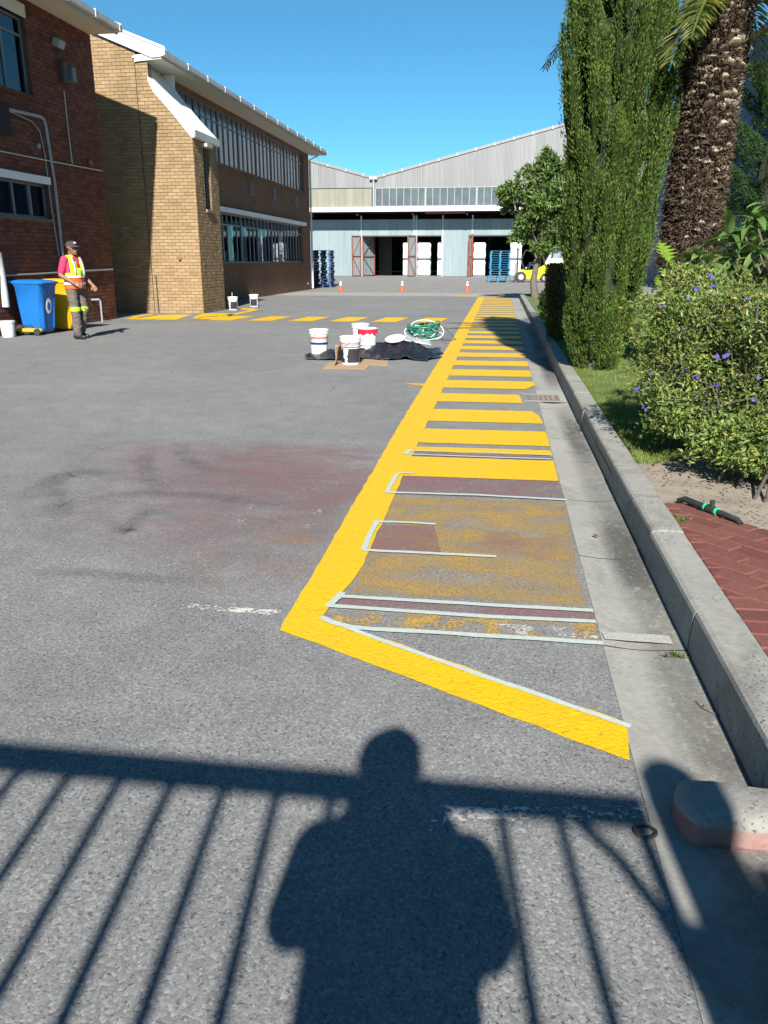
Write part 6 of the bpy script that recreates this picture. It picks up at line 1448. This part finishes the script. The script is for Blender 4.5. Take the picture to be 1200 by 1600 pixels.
# leaf bases: wedge with a cut diamond end. local +Y outward, +Z up
def stubmesh(L, wd, h, m='stub'):
    return MB().rings([[(-wd * .5, -.03, -h * .5), (wd * .5, -.03, -h * .5), (wd * .42, -.03, h * .35), (-wd * .42, -.03, h * .35)], [(-wd * .5, L * .5, -h * .38), (wd * .5, L * .5, -h * .38), (wd * .36, L * .45, h * .42), (-wd * .36, L * .45, h * .42)],
                       [(-wd * .34, L, -h * .05), (wd * .34, L, -h * .05), (wd * .16, L * .86, h * .55), (-wd * .16, L * .86, h * .55)]]).build('leaf_base', m, pa_, False, False)
smesh = [stubmesh(.075, .11, .055), stubmesh(.10, .13, .06), stubmesh(.085, .10, .07), stubmesh(.09, .12, .05)]
first = {id(o): o for o in smesh}; used = [False] * 4; ns = 0; GA = 2.39996
placed = []
for k in range(560):
    z = 1.45 + (PTH - 1.45) * (k / 560) ** .72; a = k * GA + random.uniform(-.12, .12); placed.append((z + random.uniform(-.03, .03), a))
def put_stub(ob_, z, a, s, til):
    ob_.location = (plean(z) + (prad(z) + .0) * math.cos(a), prad(z) * math.sin(a), z); ob_.rotation_euler = (Matrix.Rotation(a - math.pi / 2, 4, 'Z') @ Matrix.Rotation(til, 4, 'X') @ Matrix.Rotation(random.uniform(-.3, .3), 4, 'Y')).to_euler(); ob_.scale = (s, s * random.uniform(.7, 1.1), s)
vis = sorted(placed, key=lambda q: math.sin(q[1]))
rest = MB(); cnt = 0
for z, a in vis:
    kk = random.randrange(4); s = random.uniform(.8, 1.2) * (1.08 if z > 2.7 else .9); til = R(random.uniform(15, 45)) if z > 2.7 else R(random.uniform(-20, 50))
    if cnt < 290:
        if not used[kk]: o = smesh[kk]; used[kk] = True
        else: o = bpy.data.objects.new('leaf_base', smesh[kk].data); col.objects.link(o); o.parent = pa_
        put_stub(o, z, a, s, til); cnt += 1
    else:
        M = Matrix.Translation((plean(z) + prad(z) * math.cos(a), prad(z) * math.sin(a), z)) @ Matrix.Rotation(a - math.pi / 2, 4, 'Z') @ Matrix.Rotation(til, 4, 'X') @ Matrix.Scale(s, 4)
        me = smesh[kk].data; rest.add([M @ v.co for v in me.vertices], [tuple(p.vertices) for p in me.polygons])
ro = rest.build('rear_leaf_bases', 'stub', pa_, False, False); ro['kind'] = 'stuff'
# shaggy fibres
nf = 20000; z = rng.uniform(1.2, PTH, nf); a = rng.random(nf) * 2 * math.pi; rr_ = prad(z) + rng.uniform(.0, .07, nf)
P = np.stack([.07 * z / 4.3 + rr_ * np.cos(a), rr_ * np.sin(a), z], 1); D = np.stack([np.cos(a), np.sin(a), rng.uniform(-.9, .9, nf)], 1) * .8 + unit(nf) * .8
Vv, Ff = leaves_np(P, D, unit(nf), rng.uniform(.03, .10, nf), rng.uniform(.008, .030, nf)); mk_np('trunk_fibre', Vv, Ff, 'palmcore', pa_, kind='stuff')
nf = 4200; z = rng.uniform(0.05, 1.38, nf); a = rng.random(nf) * 2 * math.pi; rr_ = prad(z) + rng.uniform(-.01, .03, nf)
P = np.stack([.07 * z / 4.3 + rr_ * np.cos(a), rr_ * np.sin(a), z], 1); D = np.stack([-np.sin(a), np.cos(a), rng.uniform(-.12, .12, nf)], 1) * rng.choice([-1, 1], nf)[:, None] + unit(nf) * .25
Vv, Ff = leaves_np(P, D, np.stack([np.cos(a), np.sin(a), .6 + 0 * a], 1), rng.uniform(.06, .15, nf), rng.uniform(.012, .028, nf)); mk_np('root_scars', Vv, Ff, 'palmbase', pa_, kind='stuff')
def frond(az, el0, L, droop, nl=58, seed=0):
    """arching frond; az heading, el0 starting elevation, droop total bend"""
    rr = np.random.default_rng(seed); pts = []; p = np.array([.07 + .2 * math.cos(az), .2 * math.sin(az), PTH - .05]); N_ = 26; e = el0
    for i in range(N_ + 1):
        pts.append(p.copy()); e = el0 - droop * (i / N_) ** 1.3; p = p + np.array([math.cos(az) * math.cos(e), math.sin(az) * math.cos(e), math.sin(e)]) * L / N_
    pts = np.array(pts); m2 = MB().tube([tuple(q) for q in pts], [.034 * (1 - .9 * i / N_) + .003 for i in range(N_ + 1)], 6)
    V = []; F = []; side0 = np.array([-math.sin(az), math.cos(az), 0])
    Pp = []; Dd = []; Ll = []
    for k in range(nl):
        u = .16 + .84 * k / nl; i = min(int(u * N_), N_ - 1); t = (pts[i + 1] - pts[i]); t /= np.linalg.norm(t); q = pts[i] + (pts[i + 1] - pts[i]) * (u * N_ - i); ln = L * .17 * (math.sin(math.pi * min(1, u * .75 + .22)) ** .7)
        for s in (-1, 1): Pp.append(q); Dd.append(t * .75 + side0 * s * .75 + np.array([0, 0, .18 - .35 * rr.random()]) + rr.normal(0, .06, 3)); Ll.append(ln * rr.uniform(.85, 1.1))
    Vv, Ff = leaves_np(np.array(Pp), np.array(Dd), np.tile(np.array([0, 0, 1.]), (len(Pp), 1)) + np.random.default_rng(seed).normal(0, .2, (len(Pp), 3)), np.array(Ll), .030, .3)
    fo = mk_np('frond', Vv, Ff, 'frond', pa_); m2.build('midrib', 'frond', fo, True, False)
def frond_to(tgt, arch, nl=60, seed=0, wid=.16):
    rr = np.random.default_rng(seed); a0 = np.array([.08, 0, PTH - .12]); t = np.array(tgt - pb); L = np.linalg.norm(t - a0) * 1.08; mid = (a0 + t) / 2 + np.array([0, 0, arch]); N_ = 24
    us = np.linspace(0, 1, N_ + 1)[:, None]; pts = (1 - us) ** 2 * a0 + 2 * us * (1 - us) * mid + us ** 2 * t; az = math.atan2(t[1] - a0[1], t[0] - a0[0]); side0 = np.array([-math.sin(az), math.cos(az), 0]); Pp = []; Dd = []; Ll = []
    for k in range(nl):
        u = .12 + .87 * k / nl; i = min(int(u * N_), N_ - 1); tt = pts[i + 1] - pts[i]; tt /= np.linalg.norm(tt); q = pts[i] + (pts[i + 1] - pts[i]) * (u * N_ - i); ln = max(.30, L * wid) * (math.sin(math.pi * min(1, u * .72 + .22)) ** .7)
        for s_ in (-1, 1): Pp.append(q); Dd.append(tt * .8 + side0 * s_ * .7 + np.array([0, 0, .15 - .35 * rr.random()]) + rr.normal(0, .06, 3)); Ll.append(ln * rr.uniform(.85, 1.1))
    Vv, Ff = leaves_np(np.array(Pp), np.array(Dd), np.tile(np.array([0, 0, 1.]), (len(Pp), 1)) + rr.normal(0, .2, (len(Pp), 3)), np.array(Ll), .028, .3)
    fo = mk_np('frond', Vv, Ff, 'frond', pa_); MB().tube([tuple(q) for q in pts], [.030 * (1 - .9 * i / N_) + .003 for i in range(N_ + 1)], 6).build('midrib', 'frond', fo, True, False)
frond_to(PY(1047, 98, 9.7), .30, 64, 1, .24); frond_to(PY(1080, 60, 9.4), .35, 50, 6, .2); frond_to(PY(848, 112, 13.2), 1.1, 64, 2, .10)
frond_to(PY(1235, 70, 10.6), .5, 60, 3, .2); frond_to(PY(1290, 40, 9.6), .7, 60, 4); frond_to(PY(1190, 130, 12.6), .9, 60, 5, .15)
for k in range(20): frond(2 * math.pi * k / 20 + random.uniform(-.12, .12), R(random.uniform(48, 85)), random.uniform(3.0, 3.6), R(random.uniform(70, 100)), 56, 10 + k) if not (R(205) < (2 * math.pi * k / 20) % (2 * math.pi) < R(320)) else frond(2 * math.pi * k / 20, R(80), 3.2, R(75), 56, 40 + k)
# ---- clipped dark hedge shrub and pale shrub behind
hb = G(868, 533, ZB)
hd = thing('clipped_shrub', 'dark clipped shrub narrowing to its foot, left of the cypress', 'shrub', (hb.x + .10, hb.y + .15, ZB))
def hedge_surf(n):
    z = rng.random(n); th = rng.random(n) * 2 * math.pi; top = rng.random(n) < .22; e = .45; r0 = np.interp(z, [0, .12, .5, 1], [.20, .24, .28, .31])
    c, s = np.cos(th), np.sin(th); rr_ = np.where(top, r0 * np.sqrt(rng.random(n)), r0 * rng.uniform(.82, 1.0, n)); zz = np.where(top, 1.0, z)
    X = np.sign(c) * abs(c) ** e * rr_; Y = np.sign(s) * abs(s) ** e * rr_
    return np.stack([X, Y, .06 + zz * 1.14], 1), np.stack([c, s, np.where(top, 1.5, .1)], 1)
Vv, Ff = clumpcloud(900, hedge_surf, 13, .045, .035, .020, .3); mk_np('crown', Vv, Ff, 'hedge', hd, kind='stuff')
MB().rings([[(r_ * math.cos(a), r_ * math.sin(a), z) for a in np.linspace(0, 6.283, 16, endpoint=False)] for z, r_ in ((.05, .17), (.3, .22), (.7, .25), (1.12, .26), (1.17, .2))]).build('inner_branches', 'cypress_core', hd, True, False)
MB().tube([(0, 0, -.02), (0, 0, .3)], .035, 8).build('trunk', 'bark', hd, True, False)
lb = G(850, 500, ZB)
ls = thing('low_shrub', 'low pale green shrub beside the kerb beyond the clipped shrub', 'shrub', (lb.x + .10, lb.y + .1, ZB))
Vv, Ff = clumpcloud(260, ell_surf((0, 0, .36), (.20, .3, .40), .5), 12, .06, .06, .03, .4); mk_np('crown', Vv, Ff, 'shrub', ls, kind='stuff'); MB().tube([(0, 0, -.02), (0, .0, .4)], .02, 6).build('trunk', 'twig', ls, True, False)
# ---- small broad-leaved tree before the warehouse
tb = G(836, 464, ZB); tT = PY(850, 238, tb.y).z
st_ = thing('broadleaf_tree', 'small glossy-leaved tree with leaning grey trunk at the kerb end', 'tree', (tb.x, tb.y, ZB))
def tl(px, py, dy=0.): p = PY(px, py, tb.y + dy); return np.array([p.x - tb.x, p.y - tb.y, p.z - ZB])
fork = tl(846, 398); MB().tube([(0, 0, -.03), tl(833, 440), tl(838, 415), fork], [.15, .12, .10, .09], 10).build('trunk', 'bark', st_, True, False)
lobes = [(858, 262, .0, .62), (835, 275, .3, .7), (806, 300, -.2, .62), (790, 302, .1, .42), (868, 300, -.3, .85), (838, 318, .2, .85), (862, 350, .0, .75), (825, 348, -.2, .62), (845, 370, .4, .66), (812, 366, .0, .46), (846, 385, -.3, .48), (795, 318, .2, .45), (880, 330, .3, .8), (872, 380, .1, .55), (850, 300, .7, .8), (850, 320, -.7, .7), (856, 245, .1, .38), (880, 265, .2, .6)]
br = []
parts = []
for px, py, dy, r_ in lobes:
    c = tl(px, py, dy); mid = (fork + c) / 2 + rng.normal(0, .08, 3); MB().tube([tuple(fork + rng.normal(0, .02, 3)), tuple(mid), tuple(c)], [.035, .022, .010], 7).build('limb', 'bark', st_, True, False)
    parts.append(clumpcloud(int(60 * r_ / .6), ell_surf(c, (r_ * .74, r_ * .74, r_ * .62), .30), 11, .10, .17, .07, -.1, .4, 1.0))
Vv, Ff = merge(parts); mk_np('crown', Vv, Ff, 'treeleaf', st_, kind='stuff')
# ---- conifer and blue shed at the far right
cn = PY(1185, 300, 17.0)
co = thing('conifer_shrub', 'feathery dark green conifer behind the palm at the right edge', 'tree', (cn.x + .25, 17.0, ZB))
parts = []
for k in range(80):
    z = .3 + 4.1 * (k / 80) ** 1.0; a = random.uniform(0, 6.283); r_ = (1.15 * (1 - (z / 5.6)) + .15) * random.uniform(.5, 1); c = np.array([r_ * math.cos(a), r_ * math.sin(a), z]); o_ = np.array([math.cos(a), math.sin(a), .9])
    n = 520; u = rng.random(n) ** .8; ln = random.uniform(.5, .85); P = c + o_ * ln * (u - .35)[:, None] + unit(n) * (.20 * (1 - u * .7))[:, None]; D = o_ * .9 + unit(n) * .8
    parts.append(leaves_np(P, D, unit(n), rng.uniform(.05, .11, n), rng.uniform(.012, .024, n)))
Vv, Ff = merge(parts); mk_np('crown', Vv, Ff, 'conifer', co, kind='stuff'); MB().tube([(0, 0, -.03), (0, 0, 2), (0, 0, 4.2)], [.12, .08, .03], 8).build('trunk', 'bark', co, True, False)
MB().rings([[(r_ * math.cos(a) * (1 + .2 * math.sin(3 * a + z)), r_ * math.sin(a), z) for a in np.linspace(0, 6.283, 14, endpoint=False)] for z, r_ in ((.2, .3), (1, .5), (2, .42), (3, .28), (4, .1))]).build('inner_branches', 'cypress_core', co, True, False)
XS = 10.0; zs0 = PX(1195, 52, XS).z
bl = thing('blue_shed', 'tall dark blue corrugated shed seen behind the palm', 'shed', (XS + 5, 40, 0))
yy = 22.0
while yy < 62:
    y1 = yy + .9; V = []; n = 24
    for i in range(n + 1):
        q = yy + (y1 - yy) * i / n; t = (q / .3) % 1; d = .04 * (1 if t < .4 else (1 - (t - .4) / .1 if t < .5 else (0 if t < .9 else (t - .9) / .1))); V += [(XS - d - bl.location.x, q - 40, 0), (XS - d - bl.location.x, q - 40, zs0)]
    mk('cladding_sheet', V, [(2 * i, 2 * i + 1, 2 * i + 3, 2 * i + 2) for i in range(n)], 'clad_blue', bl); yy = y1
MB().box((XS - .12, 21.9, zs0), (XS + .2, yy + .1, zs0 + .28)).build('roof_trim', 'redsteel', bl); MB().prism([(XS, zs0), (XS + 8, zs0 + 2.4), (XS + 8, zs0 + 2.5), (XS, zs0 + .1)], 'y', 21.9, yy).build('roof', 'roof', bl)
MB().box((XS, 21.95, 0), (XS + 8, 22.05, zs0)).box((XS, yy - .1, 0), (XS + 8, yy, zs0)).build('end_wall', 'clad_blue', bl)
# ---- flowering bush close by
fb = Vector((1.98, 5.15, ZB))
fl = thing('flowering_bush', 'sprawling violet-flowered bush with green and yellow leaves beside the pavers', 'bush', fb)
BC = np.array([.28, .46, .60]); BR = np.array([1.0, .84, .68])
tips = []
stems = []
bases = [G(1178, 776, ZB), G(1150, 762, ZB), G(1195, 782, ZB), G(1120, 752, ZB), G(1188, 762, ZB), G(1165, 750, ZB)]
for k, b0 in enumerate(bases):
    b0 = np.array(b0 - fb)
    for q in range(1 + (k % 2)):
        d = unit(1)[0]; d[2] = abs(d[2]) * .6 + .25; tgt = BC + d * BR * .7; m1 = b0 + (tgt - b0) * .35 + np.array([0, 0, .12]) + rng.normal(0, .04, 3); m2_ = b0 + (tgt - b0) * .7 + rng.normal(0, .06, 3)
        st = MB().tube([tuple(b0 - [0, 0, .03]), tuple(b0 + (m1 - b0) * .4 + rng.normal(0, .012, 3)), tuple(m1), tuple(m2_), tuple(tgt)], [.011, .010, .008, .006, .003], 7)
        for r_ in range(5):
            s0 = m1 + (m2_ - m1) * rng.random() if r_ < 3 else m2_ + (tgt - m2_) * rng.random(); dd = unit(1)[0] * .45 + (s0 - BC) * .3 + np.array([0, 0, .1]); e = s0 + dd * rng.uniform(.5, 1.1)
            st.tube([tuple(s0), tuple((s0 + e) / 2 + rng.normal(0, .03, 3)), tuple(e)], [.006, .0045, .0025], 5); tips.append(e)
        st.build('stem', 'stem', fl, True, False)
def bush_surf(n):
    d = unit(n * 2); d = d[(d[:, 2] > -.62)][:n]; k = .45 + .58 * rng.random((len(d), 1)) ** .55
    l_ = 1 + .13 * np.sin(d[:, :1] * 6 + 1) * np.cos(d[:, 1:2] * 5) + .09 * np.sin(d[:, 2:] * 8 + d[:, :1] * 4); return BC + d * BR * k * l_, d
parts = [clumpcloud(3600, bush_surf, 15, .075, .040, .0165, .15, .55, 1.0)]
for px, py, Y_, rr3, nn in ((1078, 545, 6.0, (.42, .45, .40), 520), (1062, 640, 5.6, (.22, .3, .18), 160), (1095, 485, 6.1, (.40, .4, .28), 340), (1150, 690, 5.05, (.26, .2, .16), 150), (1190, 700, 4.9, (.25, .18, .16), 130)):
    parts.append(clumpcloud(nn, ell_surf(np.array(PY(px, py, Y_) - fb), rr3, .35), 15, .075, .040, .0165, .15, .5, 1.0))
Vv, Ff = merge(parts); mk_np('leaves', Vv, Ff, 'bushleaf', fl, kind='stuff')
nt_ = 2600; C_, O_ = bush_surf(nt_); tw_ = MB()
n = nt_; D = O_ * .5 + unit(n); D /= np.linalg.norm(D, axis=1, keepdims=True); Lt = rng.uniform(.12, .32, n)
Vv, Ff = leaves_np(C_ - D * (Lt * .6)[:, None], D, unit(n), Lt, .004, 0.); mk_np('twigs', Vv, Ff, 'twig', fl, kind='stuff')
# violet flowers, placed on the bush's outer face towards the viewer
fpx = [(1113, 433), (1112, 448), (1088, 452), (1076, 462), (1066, 515), (1022, 563), (1057, 558), (1060, 573), (1016, 583), (1031, 583), (1052, 581), (1071, 577), (1136, 555), (1120, 557), (994, 609), (1025, 629), (1088, 616), (1086, 622), (1099, 631), (1178, 625), (1146, 666), (1118, 602), (1010, 640), (1090, 588), (1033, 478), (1170, 470), (1185, 590)]
def fmesh():
    V = []; F = []
    for k in range(5):
        a = 2 * math.pi * k / 5; ca_, sa_ = math.cos(a), math.sin(a); px_, py_ = -sa_, ca_; b = len(V); L_, W_ = .021, .0115
        V += [(0, 0, 0), (ca_ * L_ * .6 + px_ * W_, sa_ * L_ * .6 + py_ * W_, .004), (ca_ * L_, sa_ * L_, .001), (ca_ * L_ * .6 - px_ * W_, sa_ * L_ * .6 - py_ * W_, .004)]; F += [(b, b + 1, b + 2, b + 3)]
    b = len(V); V += [(.003, 0, 0), (-.0015, .0026, 0), (-.0015, -.0026, 0), (0, 0, -.028)]; F += [(b, b + 1, b + 3), (b + 1, b + 2, b + 3), (b + 2, b, b + 3)]
    return V, F
fm0 = None
for i, (px, py) in enumerate(fpx):
    d = ray(px, py); o_ = _C - fb - Vector(BC); A_ = sum((d[k] / BR[k]) ** 2 for k in range(3)); B2 = 2 * sum(d[k] * o_[k] / BR[k] ** 2 for k in range(3)); C2 = sum((o_[k] / BR[k]) ** 2 for k in range(3)) - 1.02; disc = B2 * B2 - 4 * A_ * C2
    t_ = (-B2 - math.sqrt(disc)) / (2 * A_) if disc > 0 else -B2 / (2 * A_); p = _C + d * t_ - fb
    nrm = (Vector((-d.x, -d.y, -d.z)).normalized() + Vector((random.uniform(-.6, .6), random.uniform(-.5, .3), random.uniform(-.2, .8)))).normalized(); s = random.uniform(.62, .85)
    for q in range(random.choice((1, 2, 2))):
        if fm0 is None: V, F = fmesh(); o = mk('flower', V, F, 'petal', fl); fm0 = o.data
        else: o = bpy.data.objects.new('flower', fm0); col.objects.link(o); o.parent = fl
        o.location = p + Vector((random.uniform(-.022, .022), random.uniform(-.02, .02), random.uniform(-.022, .022))) * q; o.rotation_euler = (nrm + Vector(unit(1)[0]) * .4 * q).to_track_quat('Z', 'Y').to_euler(); o.scale = (s,) * 3
# ---- broad-leaved plant over the bush
bp = Vector((2.55, 6.75, ZB))
bg_ = thing('broad_leaf_plant', 'tall plant with large drooping glossy leaves above the flowering bush', 'plant', bp)
lm = None
def bigleaf():
    V = []; F = []; n = 7
    for i in range(n + 1):
        u = i / n; wd = .034 * math.sin(math.pi * (u * .93 + .05)) ** .75; y_ = .24 * u; z_ = .05 * math.sin(u * 1.6) - .12 * u * u
        V += [(-wd, y_, z_ + .010), (0, y_, z_), (wd, y_, z_ + .010)]
    for i in range(n):
        a = 3 * i; F += [(a, a + 1, a + 4, a + 3), (a + 1, a + 2, a + 5, a + 4)]
    return V, F
ros = [(1180, 345, .0), (1185, 392, -.25), (1140, 372, .0), (1090, 398, -.1), (1205, 365, .1), (1160, 360, .35), (1110, 420, -.3), (1215, 420, -.3), (1200, 330, .4), (1150, 408, -.2)]
for px, py, dy in ros:
    c = PY(px, py, bp.y + dy) - bp; MB().tube([(random.uniform(-.1, .1), random.uniform(-.1, .1), -.02), (c.x * .5, c.y * .5, c.z * .55), tuple(c)], [.018, .013, .007], 7).build('stem', 'twig', bg_, True, False)
    for k in range(11):
        a = k * 2.4 + random.uniform(-.2, .2); el_ = R(random.uniform(-35, 30) + (40 if k > 8 else 0))
        if lm is None: V, F = bigleaf(); o = mk('leaf', V, F, 'bigleaf', bg_, smooth=True); lm = o.data
        else: o = bpy.data.objects.new('leaf', lm); col.objects.link(o); o.parent = bg_
        o.location = c + Vector((0, 0, random.uniform(-.04, .03))); o.rotation_euler = (Matrix.Rotation(a, 4, 'Z') @ Matrix.Rotation(el_, 4, 'X') @ Matrix.Rotation(random.uniform(-.4, .4), 4, 'Y')).to_euler(); s = random.uniform(.7, 1.1); o.scale = (s, s, s)
# ---- lobed bright leaves at the foot of the palm
fp = PY(1043, 440, 10.2)
fe = thing('lobed_leaf_plant', 'bright green lobed-leaf plant between the cypress and palm trunk', 'plant', (fp.x - .02, 10.25, ZB))
for k, (px, py, sz, rz) in enumerate(((1047, 392, .34, .4), (1040, 418, .26, -.6), (1052, 405, .28, 1.2), (1036, 440, .24, .2))):
    c = PY(px, py, 10.2) - fe.location; V = []; F = []; n = 13
    for i in range(n + 1):
        u = i / n; wd = sz * .42 * math.sin(math.pi * (u * .9 + .08)) * (1 if i % 2 else .30); V += [(-wd, sz * u, .0 - .25 * sz * u * u + .03 * (i % 2)), (0, sz * u, -.25 * sz * u * u), (wd, sz * u, -.25 * sz * u * u + .03 * (i % 2))]
    for i in range(n): a = 3 * i; F += [(a, a + 1, a + 4, a + 3), (a + 1, a + 2, a + 5, a + 4)]
    o = mk('leaf', V, F, 'fernleaf', fe); o.location = c - Vector((0, 0, sz * .4)); o.rotation_euler = (R(58), 0, rz)
    MB().tube([(0, 0, -.02), (c.x * .6, c.y * .6, (c.z - sz * .4) * .6), (c.x, c.y, c.z - sz * .4)], [.012, .010, .007], 6).build('leaf_stalk', 'stem', fe, True, False)
# ---- grass on the lawn
ng = 95000; gx = XKT + .01 + rng.random(ng) ** 1.3 * 3.0; gy = 5.4 + rng.random(ng) ** 1.5 * 16; keep = gy > 5.45 + np.clip((gx - XKT) * .66, 0, 1.2) + rng.normal(0, .10, ng) - .05; gx, gy = gx[keep], gy[keep]; ng = len(gx)
P = np.stack([gx, gy, np.full(ng, ZB)], 1); D = unit(ng) * .55; D[:, 2] = abs(D[:, 2]) + .75
Vv, Ff = leaves_np(P, D, unit(ng), rng.uniform(.018, .045, ng), rng.uniform(.003, .006, ng), 0.)
go = mk_np('grass', Vv, Ff, 'grass', None, kind='stuff'); go['label'] = 'short green grass covering the lawn'; go['category'] = 'grass'
# dry litter under the bush
nl = 500; P = np.stack([rng.uniform(1.0, 2.6, nl), rng.uniform(4.1, 6.0, nl), np.full(nl, ZB + .012)], 1); P = P[P[:, 1] > np.array([pave_y(x) for x in P[:, 0]]) + .03]; D = unit(len(P)); D[:, 2] *= .15
Vv, Ff = leaves_np(P, D, np.tile([0, 0, 1.], (len(P), 1)), rng.uniform(.015, .04, len(P)), .012); lo_ = mk_np('leaf_litter', Vv, Ff, 'litter', None, kind='stuff'); lo_['label'] = 'dry leaf litter on the soil under the bush'; lo_['category'] = 'leaf litter'
bpy.context.view_layer.update()
